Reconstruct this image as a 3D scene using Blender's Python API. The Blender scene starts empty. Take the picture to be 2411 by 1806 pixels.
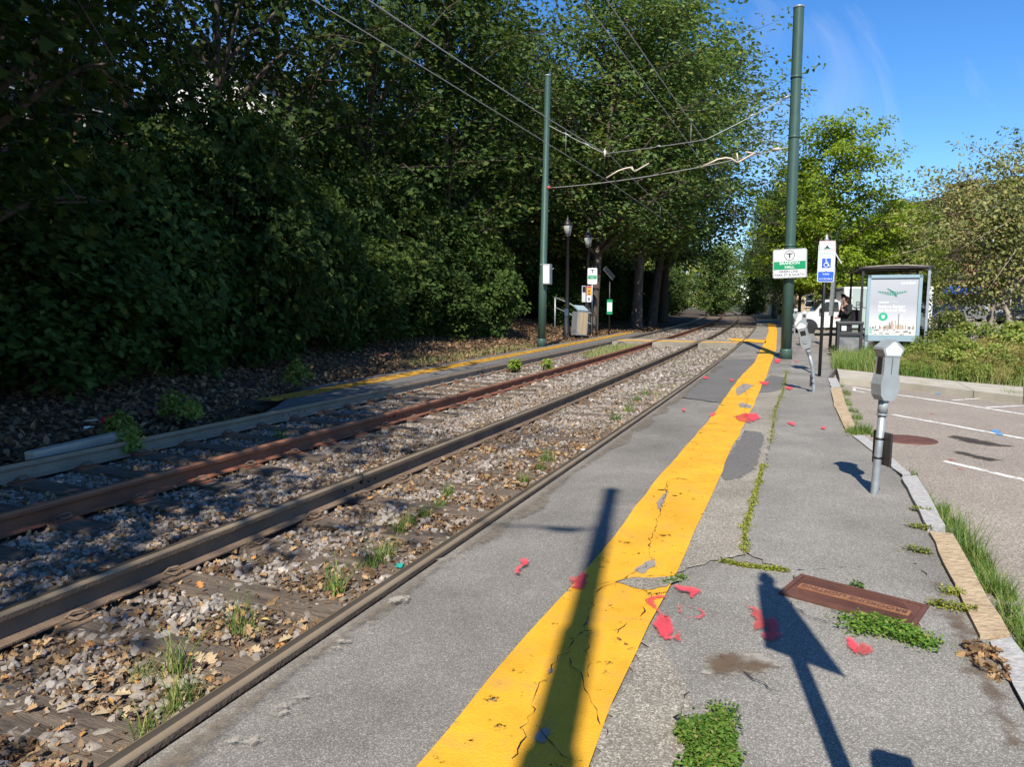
import bpy, bmesh, math, random
import numpy as np
from mathutils import Vector, Matrix
random.seed(7)
RS = np.random.RandomState(11)
scene = bpy.context.scene
col = scene.collection

# ---------------------------------------------------------------- camera, sky, sun, exposure
EYE = 1.5
PITCH = math.radians(6.568)
cam_d = bpy.data.cameras.new('camera')
cam_d.sensor_width = 36.0
cam_d.lens = 24.95
cam_d.clip_end = 2000
cam = bpy.data.objects.new('camera', cam_d)
cam.location = (0, 0, EYE)
cam.rotation_euler = (math.pi / 2 - PITCH, 0, 0)
col.objects.link(cam)
scene.camera = cam

SUN_EL = math.radians(47.5)
SUN_AZ = math.radians(191.3)          # compass-like, clockwise from +Y: the sun stands behind the camera
world = bpy.data.worlds.new('World')
scene.world = world
world.use_nodes = True
wn, wl = world.node_tree.nodes, world.node_tree.links
wn.clear()
sky = wn.new('ShaderNodeTexSky')
sky.sky_type = 'NISHITA'
sky.sun_disc = False
sky.sun_elevation = SUN_EL
sky.sun_rotation = SUN_AZ
sky.air_density = 1.0
sky.altitude = 300
sky.dust_density = 0.0
sky.ozone_density = 2.6
tc = wn.new('ShaderNodeTexCoord')
mp = wn.new('ShaderNodeMapping'); mp.inputs['Rotation'].default_value = (0.3, 0.5, 0.4); mp.inputs['Scale'].default_value = (0.7, 11.0, 2.4)
cn = wn.new('ShaderNodeTexNoise'); cn.inputs['Scale'].default_value = 1.7; cn.inputs['Detail'].default_value = 7; cn.inputs['Roughness'].default_value = 0.6; cn.inputs['Distortion'].default_value = 0.6
cr = wn.new('ShaderNodeMapRange'); cr.inputs['From Min'].default_value = 0.50; cr.inputs['From Max'].default_value = 0.85; cr.inputs['To Max'].default_value = 0.45
cm = wn.new('ShaderNodeMix'); cm.data_type = 'RGBA'
cm.inputs['B'].default_value = (4.6, 5.0, 5.6, 1)
bg = wn.new('ShaderNodeBackground'); bg.inputs['Strength'].default_value = 0.112
wo = wn.new('ShaderNodeOutputWorld')
wl.new(tc.outputs['Generated'], mp.inputs['Vector']); wl.new(mp.outputs['Vector'], cn.inputs['Vector'])
wl.new(cn.outputs['Fac'], cr.inputs['Value']); wl.new(cr.outputs['Result'], cm.inputs['Factor'])
hs = wn.new('ShaderNodeHueSaturation'); hs.inputs['Saturation'].default_value = 1.28
ti = wn.new('ShaderNodeMix'); ti.data_type = 'RGBA'; ti.blend_type = 'MULTIPLY'; ti.inputs['Factor'].default_value = 1.0; ti.inputs['B'].default_value = (0.86, 0.98, 1.15, 1)
wl.new(sky.outputs['Color'], hs.inputs['Color'])
wl.new(hs.outputs['Color'], ti.inputs['A']); wl.new(ti.outputs['Result'], cm.inputs['A']); wl.new(cm.outputs['Result'], bg.inputs['Color'])
wl.new(bg.outputs['Background'], wo.inputs['Surface'])

sun_d = bpy.data.lights.new('sun', 'SUN')
sun_d.energy = 5.0
sun_d.angle = math.radians(0.5)
sun_d.color = (1.0, 0.93, 0.82)
sun = bpy.data.objects.new('sun', sun_d)
to_sun = Vector((math.sin(SUN_AZ) * math.cos(SUN_EL), math.cos(SUN_AZ) * math.cos(SUN_EL), math.sin(SUN_EL)))
sun.rotation_euler = to_sun.to_track_quat('Z', 'Y').to_euler()
sun.location = (0, -20, 30)
col.objects.link(sun)
scene.view_settings.view_transform = 'Standard'
scene.view_settings.look = 'None'
scene.view_settings.exposure = 0.57
scene.view_settings.gamma = 1.0
scene.view_settings.use_curve_mapping = False
scene.cycles.max_bounces = 6
scene.cycles.transparent_max_bounces = 12
scene.cycles.use_denoising = True

# ---------------------------------------------------------------- survey helpers (photo survey -> ground coordinates)
FPX, CXP, CYP = 1670.9, 1205.5, 903.0
def spot(u, v, z=0.0):
    a = (u - CXP) / FPX; b = (CYP - v) / FPX
    y = math.cos(PITCH) + b * math.sin(PITCH); zz = -math.sin(PITCH) + b * math.cos(PITCH)
    t = (z - EYE) / zz
    return Vector((a * t, y * t, z))
def at(u, v, Y):
    a = (u - CXP) / FPX; b = (CYP - v) / FPX
    y = math.cos(PITCH) + b * math.sin(PITCH); zz = -math.sin(PITCH) + b * math.cos(PITCH)
    t = Y / y
    return Vector((a * t, Y, EYE + zz * t))

# track geometry: rail nearest the platform as a curve, everything else by offset to its right (+) or left (-)
def rail_x(y): return -2.212 + 0.4292 * y - 8.495e-4 * y * y + 5.48e-7 * y ** 3
def rail_dx(y): return 0.4292 - 1.699e-3 * y + 1.644e-6 * y * y
def tp(y, d, z=0.0):
    s = rail_dx(y); n = math.sqrt(1 + s * s)
    return Vector((rail_x(y) + d / n, y - d * s / n, z))
def tps(y, d):
    s = rail_dx(y); n = np.sqrt(1 + s * s)
    return rail_x(y) + d / n, y - d * s / n
def tdir(y):
    s = rail_dx(y); n = math.sqrt(1 + s * s)
    return Vector((1 / n * s, 1 / n, 0))
def ang(y): 
    t = tdir(y); return math.atan2(t.y, t.x) - math.pi / 2
RAILS = [-4.69, -3.172, -1.517, 0.0]
def smooth(a, b, x):
    t = np.clip((x - a) / (b - a), 0, 1); return t * t * (3 - 2 * t)
def bank_z(e): return -0.17 + 0.12 * smooth(0.5, 1.2, e) + 0.75 * smooth(2.2, 9.0, e) + 0.5 * smooth(9, 20, e)

# ---------------------------------------------------------------- materials
def nt(name):
    m = bpy.data.materials.new(name); m.use_nodes = True
    n, l = m.node_tree.nodes, m.node_tree.links
    n.clear()
    return m, n, l
def mat(name, c1, c2=None, rough=0.7, metal=0.0, scale=8.0, bump=0.0, bscale=None, spec=0.4, detail=6, stretch=None, dist=0.0):
    m, n, l = nt(name)
    p = n.new('ShaderNodeBsdfPrincipled'); o = n.new('ShaderNodeOutputMaterial')
    l.new(p.outputs[0], o.inputs[0])
    p.inputs['Roughness'].default_value = rough; p.inputs['Metallic'].default_value = metal
    p.inputs['Specular IOR Level'].default_value = spec
    if c2 is None: c2 = tuple(x * 0.8 for x in c1)
    t = n.new('ShaderNodeTexCoord'); v = t.outputs['Object']
    if stretch:
        mm = n.new('ShaderNodeMapping'); mm.inputs['Scale'].default_value = stretch
        l.new(v, mm.inputs['Vector']); v = mm.outputs['Vector']
    no = n.new('ShaderNodeTexNoise'); no.inputs['Scale'].default_value = scale; no.inputs['Detail'].default_value = detail; no.inputs['Distortion'].default_value = dist
    l.new(v, no.inputs['Vector'])
    r = n.new('ShaderNodeMapRange'); r.inputs['From Min'].default_value = 0.3; r.inputs['From Max'].default_value = 0.7
    l.new(no.outputs['Fac'], r.inputs['Value'])
    x = n.new('ShaderNodeMix'); x.data_type = 'RGBA'
    x.inputs['A'].default_value = (*c1, 1); x.inputs['B'].default_value = (*c2, 1)
    l.new(r.outputs['Result'], x.inputs['Factor']); l.new(x.outputs['Result'], p.inputs['Base Color'])
    if bump:
        nb = n.new('ShaderNodeTexNoise'); nb.inputs['Scale'].default_value = bscale or scale * 4; nb.inputs['Detail'].default_value = 5
        l.new(v, nb.inputs['Vector'])
        b = n.new('ShaderNodeBump'); b.inputs['Strength'].default_value = bump; b.inputs['Distance'].default_value = 0.02
        l.new(nb.outputs['Fac'], b.inputs['Height']); l.new(b.outputs['Normal'], p.inputs['Normal'])
    return m
def ramp(n, stops):
    r = n.new('ShaderNodeValToRGB')
    e = r.color_ramp.elements
    while len(e) < len(stops): e.new(0.5)
    for i, (p, c) in enumerate(stops):
        e[i].position = p; e[i].color = (*c, 1)
    return r
def island_mat(name, stops, rough=0.85, translucent=0.0, spec=0.2, tcol=None, noise=True):
    """a material whose colour varies from piece to piece (leaf to leaf, stone to stone)"""
    m, n, l = nt(name)
    o = n.new('ShaderNodeOutputMaterial')
    g = n.new('ShaderNodeNewGeometry'); r = ramp(n, stops)
    l.new(g.outputs['Random Per Island'], r.inputs['Fac'])
    c = r.outputs['Color']
    if noise:
        oi = n.new('ShaderNodeObjectInfo')
        hsv = n.new('ShaderNodeHueSaturation')
        mr = n.new('ShaderNodeMapRange'); mr.inputs['To Min'].default_value = 0.78; mr.inputs['To Max'].default_value = 1.22
        l.new(oi.outputs['Random'], mr.inputs['Value']); l.new(mr.outputs['Result'], hsv.inputs['Value'])
        l.new(c, hsv.inputs['Color']); c = hsv.outputs['Color']
    p = n.new('ShaderNodeBsdfPrincipled'); p.inputs['Roughness'].default_value = rough; p.inputs['Specular IOR Level'].default_value = spec
    l.new(c, p.inputs['Base Color'])
    if translucent:
        t = n.new('ShaderNodeBsdfTranslucent'); mx = n.new('ShaderNodeMixShader'); mx.inputs[0].default_value = translucent
        h2 = n.new('ShaderNodeHueSaturation'); h2.inputs['Hue'].default_value = 0.48; h2.inputs['Saturation'].default_value = 1.1; h2.inputs['Value'].default_value = 1.6
        l.new(c, h2.inputs['Color']); l.new(h2.outputs['Color'], t.inputs['Color'])
        l.new(p.outputs[0], mx.inputs[1]); l.new(t.outputs[0], mx.inputs[2]); l.new(mx.outputs[0], o.inputs[0])
    else:
        l.new(p.outputs[0], o.inputs[0])
    return m
def asphalt(name, base, light, dark, speck=0.55, big=0.7, agg=110.0, worn=None, wornscale=1.3, cracks=0.0, bumpd=0.006):
    m, n, l = nt(name)
    p = n.new('ShaderNodeBsdfPrincipled'); o = n.new('ShaderNodeOutputMaterial'); l.new(p.outputs[0], o.inputs[0])
    p.inputs['Roughness'].default_value = 0.9; p.inputs['Specular IOR Level'].default_value = 0.25
    t = n.new('ShaderNodeTexCoord'); ob = t.outputs['Object']
    v = n.new('ShaderNodeTexVoronoi'); v.inputs['Scale'].default_value = agg
    l.new(ob, v.inputs['Vector'])
    sep = n.new('ShaderNodeSeparateColor'); l.new(v.outputs['Color'], sep.inputs['Color'])
    r = ramp(n, [(0.0, dark), (0.3, tuple(0.5 * (a + b) for a, b in zip(dark, base))), (0.62, base), (0.86, light), (1.0, tuple(min(1, x * 1.5) for x in light))])
    l.new(sep.outputs[0], r.inputs['Fac'])
    mixb = n.new('ShaderNodeMix'); mixb.data_type = 'RGBA'; mixb.inputs['Factor'].default_value = speck
    mixb.inputs['A'].default_value = (*base, 1); l.new(r.outputs['Color'], mixb.inputs['B'])
    nb = n.new('ShaderNodeTexNoise'); nb.inputs['Scale'].default_value = 0.9; nb.inputs['Detail'].default_value = 8; nb.inputs['Roughness'].default_value = 0.65
    l.new(ob, nb.inputs['Vector'])
    mr = n.new('ShaderNodeMapRange'); mr.inputs['From Min'].default_value = 0.3; mr.inputs['From Max'].default_value = 0.7
    mr.inputs['To Min'].default_value = 1 - big * 0.35; mr.inputs['To Max'].default_value = 1 + big * 0.3
    l.new(nb.outputs['Fac'], mr.inputs['Value'])
    hsv = n.new('ShaderNodeHueSaturation'); l.new(mixb.outputs['Result'], hsv.inputs['Color']); l.new(mr.outputs['Result'], hsv.inputs['Value'])
    c = hsv.outputs['Color']
    if worn:
        nw = n.new('ShaderNodeTexNoise'); nw.inputs['Scale'].default_value = wornscale; nw.inputs['Detail'].default_value = 9; nw.inputs['Roughness'].default_value = 0.7
        l.new(ob, nw.inputs['Vector'])
        w2 = n.new('ShaderNodeMapRange'); w2.inputs['From Min'].default_value = 0.58; w2.inputs['From Max'].default_value = 0.72; w2.inputs['To Max'].default_value = 0.7
        l.new(nw.outputs['Fac'], w2.inputs['Value'])
        x = n.new('ShaderNodeMix'); x.data_type = 'RGBA'; x.inputs['B'].default_value = (*worn, 1)
        l.new(c, x.inputs['A']); l.new(w2.outputs['Result'], x.inputs['Factor']); c = x.outputs['Result']
    if cracks:
        nd = n.new('ShaderNodeTexNoise'); nd.inputs['Scale'].default_value = 4.0; nd.inputs['Detail'].default_value = 6
        l.new(ob, nd.inputs['Vector'])
        mv = n.new('ShaderNodeMix'); mv.data_type = 'VECTOR'; mv.inputs['Factor'].default_value = 0.16
        l.new(ob, mv.inputs['A']); l.new(nd.outputs['Color'], mv.inputs['B'])
        vc = n.new('ShaderNodeTexVoronoi'); vc.feature = 'DISTANCE_TO_EDGE'; vc.inputs['Scale'].default_value = cracks
        l.new(mv.outputs['Result'], vc.inputs['Vector'])
        ma = n.new('ShaderNodeTexNoise'); ma.inputs['Scale'].default_value = 0.8; l.new(ob, ma.inputs['Vector'])
        mm = n.new('ShaderNodeMapRange'); mm.inputs['From Min'].default_value = 0.45; mm.inputs['From Max'].default_value = 0.62; mm.inputs['To Max'].default_value = 0.013
        l.new(ma.outputs['Fac'], mm.inputs['Value'])
        lt = n.new('ShaderNodeMath'); lt.operation = 'LESS_THAN'; l.new(vc.outputs['Distance'], lt.inputs[0]); l.new(mm.outputs['Result'], lt.inputs[1])
        x = n.new('ShaderNodeMix'); x.data_type = 'RGBA'; x.inputs['B'].default_value = (0.03, 0.028, 0.022, 1)
        l.new(c, x.inputs['A']); l.new(lt.outputs[0], x.inputs['Factor']); c = x.outputs['Result']
    l.new(c, p.inputs['Base Color'])
    b = n.new('ShaderNodeBump'); b.inputs['Strength'].default_value = 0.6; b.inputs['Distance'].default_value = bumpd
    l.new(sep.outputs[1], b.inputs['Height']); l.new(b.outputs['Normal'], p.inputs['Normal'])
    return m
def paint(name, c, holes=0.5, scale=14.0, edge=0.07, under=None, rough=0.75, tone=0.25, soft=False, amax=1.0, grime=None):
    """sprayed or rolled paint: worn through where a noise is high"""
    m, n, l = nt(name)
    p = n.new('ShaderNodeBsdfPrincipled'); o = n.new('ShaderNodeOutputMaterial')
    p.inputs['Roughness'].default_value = rough; p.inputs['Specular IOR Level'].default_value = 0.3
    t = n.new('ShaderNodeTexCoord')
    a = n.new('ShaderNodeTexNoise'); a.inputs['Scale'].default_value = scale; a.inputs['Detail'].default_value = 10; a.inputs['Roughness'].default_value = 0.72
    l.new(t.outputs['Object'], a.inputs['Vector'])
    r = n.new('ShaderNodeMapRange'); r.inputs['From Min'].default_value = holes; r.inputs['From Max'].default_value = holes + edge
    l.new(a.outputs['Fac'], r.inputs['Value'])
    if soft:
        ca = n.new('ShaderNodeAttribute'); ca.attribute_name = 'cover'
        s1 = n.new('ShaderNodeMath'); s1.operation = 'MULTIPLY_ADD'; s1.inputs[1].default_value = -0.62; s1.inputs[2].default_value = 0.31 + holes
        l.new(ca.outputs['Fac'], s1.inputs[0])
        s2 = n.new('ShaderNodeMath'); s2.operation = 'ADD'; s2.inputs[1].default_value = edge; l.new(s1.outputs[0], s2.inputs[0])
        a2 = n.new('ShaderNodeMath'); a2.operation = 'SUBTRACT'; a2.inputs[0].default_value = 1.0; l.new(a.outputs['Fac'], a2.inputs[1])
        l.new(a2.outputs[0], r.inputs['Value']); l.new(s1.outputs[0], r.inputs['From Min']); l.new(s2.outputs[0], r.inputs['From Max'])
        r.inputs['To Min'].default_value = 1.0; r.inputs['To Max'].default_value = 1.0 - amax
    b = n.new('ShaderNodeTexNoise'); b.inputs['Scale'].default_value = 3.0; b.inputs['Detail'].default_value = 8; b.inputs['Roughness'].default_value = 0.7
    l.new(t.outputs['Object'], b.inputs['Vector'])
    mr = n.new('ShaderNodeMapRange'); mr.inputs['From Min'].default_value = 0.3; mr.inputs['From Max'].default_value = 0.7; mr.inputs['To Min'].default_value = 1 - tone; mr.inputs['To Max'].default_value = 1 + tone * 0.5
    l.new(b.outputs['Fac'], mr.inputs['Value'])
    h = n.new('ShaderNodeHueSaturation'); h.inputs['Color'].default_value = (*c, 1); l.new(mr.outputs['Result'], h.inputs['Value'])
    cc = h.outputs['Color']
    if grime:
        for sc_g, lo_g, hi_g, st_g in ((6.0, .50, .74, .75), (38.0, .60, .72, .6)):
            g1 = n.new('ShaderNodeTexNoise'); g1.inputs['Scale'].default_value = sc_g; g1.inputs['Detail'].default_value = 9; g1.inputs['Roughness'].default_value = .7; l.new(t.outputs['Object'], g1.inputs['Vector'])
            g2 = n.new('ShaderNodeMapRange'); g2.inputs['From Min'].default_value = lo_g; g2.inputs['From Max'].default_value = hi_g; g2.inputs['To Max'].default_value = st_g; l.new(g1.outputs['Fac'], g2.inputs['Value'])
            g3 = n.new('ShaderNodeMix'); g3.data_type = 'RGBA'; g3.inputs['B'].default_value = (*grime, 1); l.new(cc, g3.inputs['A']); l.new(g2.outputs['Result'], g3.inputs['Factor']); cc = g3.outputs['Result']
    l.new(cc, p.inputs['Base Color'])
    vb = n.new('ShaderNodeTexVoronoi'); vb.inputs['Scale'].default_value = 110; l.new(t.outputs['Object'], vb.inputs['Vector'])
    bu = n.new('ShaderNodeBump'); bu.inputs['Strength'].default_value = 0.35; bu.inputs['Distance'].default_value = 0.004
    l.new(vb.outputs['Distance'], bu.inputs['Height']); l.new(bu.outputs['Normal'], p.inputs['Normal'])
    tr = n.new('ShaderNodeBsdfTransparent'); mx = n.new('ShaderNodeMixShader')
    l.new(r.outputs['Result'], mx.inputs[0]); l.new(p.outputs[0], mx.inputs[1]); l.new(tr.outputs[0], mx.inputs[2]); l.new(mx.outputs[0], o.inputs[0])
    return m
def plain(name, c, rough=0.5, metal=0.0, spec=0.5):
    return mat(name, c, tuple(x * 0.88 for x in c), rough, metal, 3.0, spec=spec)
def glass(name, c, mixf=0.35):
    m, n, l = nt(name)
    o = n.new('ShaderNodeOutputMaterial'); g = n.new('ShaderNodeBsdfGlossy'); g.inputs['Roughness'].default_value = 0.03
    t = n.new('ShaderNodeBsdfTransparent'); t.inputs['Color'].default_value = (*c, 1)
    f = n.new('ShaderNodeFresnel'); f.inputs['IOR'].default_value = 1.5
    mx = n.new('ShaderNodeMixShader'); l.new(f.outputs[0], mx.inputs[0]); l.new(t.outputs[0], mx.inputs[1]); l.new(g.outputs[0], mx.inputs[2]); l.new(mx.outputs[0], o.inputs[0])
    return m

M = {}
M['platform'] = asphalt('platform_asphalt', (0.205, 0.192, 0.168), (0.33, 0.31, 0.275), (0.09, 0.084, 0.074), 0.6, 0.85, 240, worn=(0.36, 0.33, 0.275), wornscale=1.1)
M['walkway'] = asphalt('sidewalk_asphalt', (0.225, 0.212, 0.186), (0.37, 0.35, 0.31), (0.10, 0.094, 0.083), 0.6, 0.85, 220)
M['patch_dark'] = asphalt('patch_asphalt', (0.145, 0.14, 0.13), (0.22, 0.21, 0.195), (0.06, 0.058, 0.054), 0.6, 0.4, 210)
M['patch_pale'] = asphalt('pale_aggregate', (0.27, 0.245, 0.20), (0.42, 0.38, 0.315), (0.12, 0.107, 0.085), 0.75, 0.9, 170)
M['street'] = asphalt('street_asphalt', (0.285, 0.245, 0.20), (0.42, 0.37, 0.31), (0.12, 0.10, 0.08), 0.65, 0.4, 130)
M['concrete'] = mat('pale_concrete', (0.46, 0.42, 0.34), (0.34, 0.31, 0.25), 0.9, 0, 2.5, 0.5, 60)
M['granite'] = mat('grey_granite', (0.44, 0.43, 0.40), (0.30, 0.29, 0.275), 0.85, 0, 26, 0.6, 40, detail=10)
M['granite_tan'] = mat('tan_granite', (0.48, 0.37, 0.23), (0.34, 0.25, 0.15), 0.9, 0, 14, 0.9, 30, detail=10)
M['yellow'] = paint('yellow_paint', (0.74, 0.38, 0.025), 0.60, 9.0, 0.05, tone=0.32, grime=(0.34, 0.20, 0.06))
M['yellow_old'] = paint('old_yellow_paint', (0.50, 0.27, 0.03), 0.50, 7.0, 0.10, tone=0.35)
M['red_spray'] = paint('red_spray', (0.80, 0.075, 0.10), 0.56, 48.0, 0.2, soft=True, amax=.8)
M['red_faint'] = paint('faint_red_spray', (0.62, 0.07, 0.07), 0.60, 70.0, 0.1, soft=True, amax=.6)
M['blue_spray'] = paint('blue_spray', (0.10, 0.32, 0.62), 0.52, 40.0, 0.08, soft=True, amax=.85)
M['white_paint'] = paint('white_line_paint', (0.72, 0.70, 0.64), 0.54, 12.0, 0.12)
M['worn_grey'] = paint('worn_grey', (0.30, 0.27, 0.24), 0.52, 14.0, 0.1, soft=True, amax=.85)
M['stain'] = paint('oil_stain', (0.055, 0.045, 0.035), 0.50, 6.0, 0.2, soft=True, amax=.8)
M['dirt_stain'] = paint('dirt_stain', (0.15, 0.10, 0.06), 0.52, 9.0, 0.25, soft=True, amax=.75)
M['edge_dirt'] = paint('edge_dirt', (0.20, 0.155, 0.105), 0.62, 20.0, 0.3, soft=True, amax=.6)
M['lime_stain'] = paint('lime_stain', (0.42, 0.385, 0.32), 0.74, 22.0, 0.1, soft=True, amax=.75)
M['dirt'] = mat('track_dirt', (0.16, 0.125, 0.09), (0.085, 0.065, 0.048), 0.95, 0, 5, 0.8, 60)
M['litter'] = mat('forest_soil', (0.085, 0.058, 0.036), (0.04, 0.028, 0.018), 0.95, 0, 6, 0.8, 40)
M['earth'] = mat('open_ground', (0.10, 0.10, 0.05), (0.07, 0.075, 0.035), 0.95, 0, 0.7, 0.5, 8)
M['stone'] = island_mat('ballast_stone', [(0, (0.10, 0.08, 0.062)), (0.3, (0.20, 0.168, 0.138)), (0.6, (0.30, 0.26, 0.22)), (0.85, (0.25, 0.228, 0.21)), (1, (0.46, 0.40, 0.335))], 0.9, noise=False)
M['dry_leaf'] = island_mat('dry_leaf', [(0, (0.11, 0.062, 0.03)), (0.35, (0.24, 0.15, 0.075)), (0.65, (0.36, 0.235, 0.12)), (0.88, (0.44, 0.30, 0.16)), (1, (0.48, 0.21, 0.055))], 0.75, 0.15, noise=False)
M['crumb'] = island_mat('leaf_crumb', [(0, (0.075, 0.045, 0.026)), (0.4, (0.16, 0.10, 0.057)), (0.8, (0.27, 0.18, 0.105)), (1, (0.36, 0.25, 0.15))], 0.8, 0.1, noise=False)
M['litter_leaf'] = island_mat('litter_leaf', [(0, (0.075, 0.045, 0.025)), (0.4, (0.15, 0.092, 0.05)), (0.75, (0.24, 0.155, 0.085)), (1, (0.36, 0.23, 0.12))], 0.75, 0.1, noise=False)
M['tie'] = mat('weathered_timber', (0.20, 0.155, 0.115), (0.06, 0.045, 0.033), 0.9, 0, 3.0, 0.7, 18, stretch=(1.0, 14, 6))
M['rust_red'] = mat('red_rust', (0.27, 0.105, 0.052), (0.15, 0.06, 0.034), 0.8, 0.0, 3, 0.35, 60)
M['rust_brown'] = mat('brown_rust', (0.20, 0.135, 0.085), (0.115, 0.08, 0.054), 0.8, 0.0, 4, 0.35, 60)
M['rust_grey'] = mat('grey_rust', (0.30, 0.24, 0.17), (0.20, 0.165, 0.12), 0.8, 0.0, 4, 0.35, 60)
M['head_red'] = mat('worn_rail_red', (0.30, 0.14, 0.075), (0.19, 0.09, 0.05), 0.6, 0.1, 3, 0.1, 40)
M['head'] = mat('worn_rail_brown', (0.30, 0.225, 0.14), (0.21, 0.155, 0.095), 0.55, 0.15, 2, 0.1, 40)
M['head_dark'] = mat('running_surface', (0.15, 0.125, 0.095), (0.10, 0.085, 0.065), 0.42, 0.5, 2)
M['hole'] = plain('bolt_hole_dark', (0.012, 0.01, 0.009), 0.9)
M['green_pole'] = mat('green_pole_paint', (0.055, 0.105, 0.085), (0.044, 0.088, 0.071), 0.42, 0.1, 5, 0.08, 30)
M['black'] = plain('black_metal', (0.013, 0.013, 0.014), 0.45)
M['galv'] = mat('galvanised_steel', (0.42, 0.45, 0.47), (0.30, 0.33, 0.35), 0.5, 0.55, 14)
M['meter_grey'] = mat('meter_grey_paint', (0.33, 0.36, 0.37), (0.26, 0.285, 0.29), 0.45, 0.15, 9)
M['meter_hood'] = mat('meter_hood_metal', (0.72, 0.74, 0.76), (0.60, 0.62, 0.64), 0.3, 0.1, 6)
M['rusty_tan'] = mat('rusty_tan', (0.26, 0.17, 0.09), (0.17, 0.10, 0.05), 0.8, 0.1, 8)
M['white'] = plain('white_sheet', (0.74, 0.75, 0.76), 0.45)
M['sign_grey'] = plain('sign_back', (0.30, 0.32, 0.32), 0.5, 0.4)
M['sign_green'] = plain('sign_green', (0.0, 0.27, 0.10), 0.45)
M['ink'] = plain('sign_black', (0.015, 0.015, 0.02), 0.5)
M['sign_blue'] = plain('sign_blue', (0.02, 0.10, 0.52), 0.45)
M['sign_red'] = plain('sign_red', (0.55, 0.05, 0.04), 0.45)
M['sign_orange'] = plain('sign_orange', (0.75, 0.32, 0.03), 0.45)
M['print_green'] = plain('print_green', (0.10, 0.36, 0.22), 0.5)
M['bronze'] = plain('dark_bronze', (0.045, 0.038, 0.034), 0.45, 0.3)
M['panel_blue'] = plain('panel_frame', (0.33, 0.45, 0.50), 0.4, 0.2)
M['glass'] = glass('clear_glass', (0.80, 0.88, 0.86))
M['car_glass'] = plain('car_glass', (0.012, 0.016, 0.02), 0.06, 0, 0.8)
M['win_glass'] = plain('window_glass', (0.03, 0.04, 0.05), 0.08, 0, 0.8)
M['tyre'] = plain('tyre', (0.015, 0.015, 0.015), 0.85)
M['wood_panel'] = mat('weathered_panel', (0.42, 0.33, 0.22), (0.30, 0.23, 0.15), 0.7, 0, 2, stretch=(8, 8, 0.6))
M['cast_iron'] = mat('rusty_iron', (0.20, 0.085, 0.055), (0.12, 0.055, 0.04), 0.6, 0.35, 7, 0.3, 90)
M['iron_bare'] = mat('worn_iron', (0.46, 0.22, 0.10), (0.33, 0.15, 0.07), 0.55, 0.4, 20)
M['bark'] = mat('tree_bark', (0.13, 0.10, 0.075), (0.055, 0.043, 0.033), 0.95, 0, 5, 0.9, 20, stretch=(3, 3, 0.7))
M['bark_pale'] = mat('pale_bark', (0.30, 0.255, 0.20), (0.17, 0.14, 0.105), 0.9, 0, 5, 0.7, 20, stretch=(2, 2, 0.8))
M['wire'] = plain('wire_grey', (0.38, 0.38, 0.37), 0.5, 0.2)
M['arm'] = plain('arm_tan', (0.62, 0.52, 0.42), 0.5, 0.1)
M['insulator'] = plain('insulator_rust', (0.24, 0.12, 0.08), 0.5)
# foliage
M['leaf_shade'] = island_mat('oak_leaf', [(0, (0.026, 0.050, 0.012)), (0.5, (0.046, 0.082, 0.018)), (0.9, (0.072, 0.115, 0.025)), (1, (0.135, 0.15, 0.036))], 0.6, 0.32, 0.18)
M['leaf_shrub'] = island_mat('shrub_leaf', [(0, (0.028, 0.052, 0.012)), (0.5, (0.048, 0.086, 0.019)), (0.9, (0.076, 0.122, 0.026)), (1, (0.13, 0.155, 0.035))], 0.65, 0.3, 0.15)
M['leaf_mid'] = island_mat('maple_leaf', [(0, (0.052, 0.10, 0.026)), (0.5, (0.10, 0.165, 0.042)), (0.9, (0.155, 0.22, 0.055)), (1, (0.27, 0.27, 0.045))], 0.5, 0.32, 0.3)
M['leaf_far'] = island_mat('far_leaf', [(0, (0.04, 0.085, 0.022)), (0.5, (0.08, 0.135, 0.034)), (1, (0.15, 0.20, 0.05))], 0.6, 0.35, 0.2)
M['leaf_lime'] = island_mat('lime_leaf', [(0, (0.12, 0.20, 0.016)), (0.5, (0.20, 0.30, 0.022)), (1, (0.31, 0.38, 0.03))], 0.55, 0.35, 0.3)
M['leaf_olive'] = island_mat('olive_leaf', [(0, (0.11, 0.14, 0.04)), (0.5, (0.20, 0.22, 0.07)), (0.85, (0.29, 0.285, 0.095)), (1, (0.31, 0.235, 0.09))], 0.6, 0.3, 0.3)
M['leaf_purple'] = island_mat('purple_leaf', [(0, (0.025, 0.014, 0.02)), (1, (0.055, 0.028, 0.035))], 0.55, 0.15, 0.3)
M['leaf_weed'] = island_mat('weed_leaf', [(0, (0.10, 0.16, 0.028)), (0.5, (0.18, 0.245, 0.045)), (0.85, (0.27, 0.30, 0.065)), (1, (0.38, 0.34, 0.11))], 0.6, 0.3, 0.25)
M['leaf_straw'] = island_mat('straw_weed', [(0, (0.19, 0.21, 0.05)), (0.5, (0.33, 0.30, 0.09)), (1, (0.48, 0.38, 0.16))], 0.7, 0.25, 0.2)
M['grass'] = island_mat('grass_blade', [(0, (0.06, 0.13, 0.022)), (0.6, (0.12, 0.21, 0.035)), (1, (0.26, 0.28, 0.08))], 0.6, 0.25, 0.3)
M['grass_pale'] = island_mat('pale_grass', [(0, (0.14, 0.20, 0.05)), (0.6, (0.24, 0.29, 0.09)), (1, (0.36, 0.34, 0.15))], 0.6, 0.25, 0.3)
M['clover'] = island_mat('clover', [(0, (0.05, 0.12, 0.014)), (0.5, (0.095, 0.20, 0.022)), (0.85, (0.17, 0.26, 0.04)), (1, (0.27, 0.25, 0.08))], 0.65, 0.2, 0.25)
M['moss'] = island_mat('moss', [(0, (0.10, 0.13, 0.015)), (0.6, (0.19, 0.22, 0.025)), (1, (0.28, 0.27, 0.06))], 0.7, 0.1, 0.2)

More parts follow.
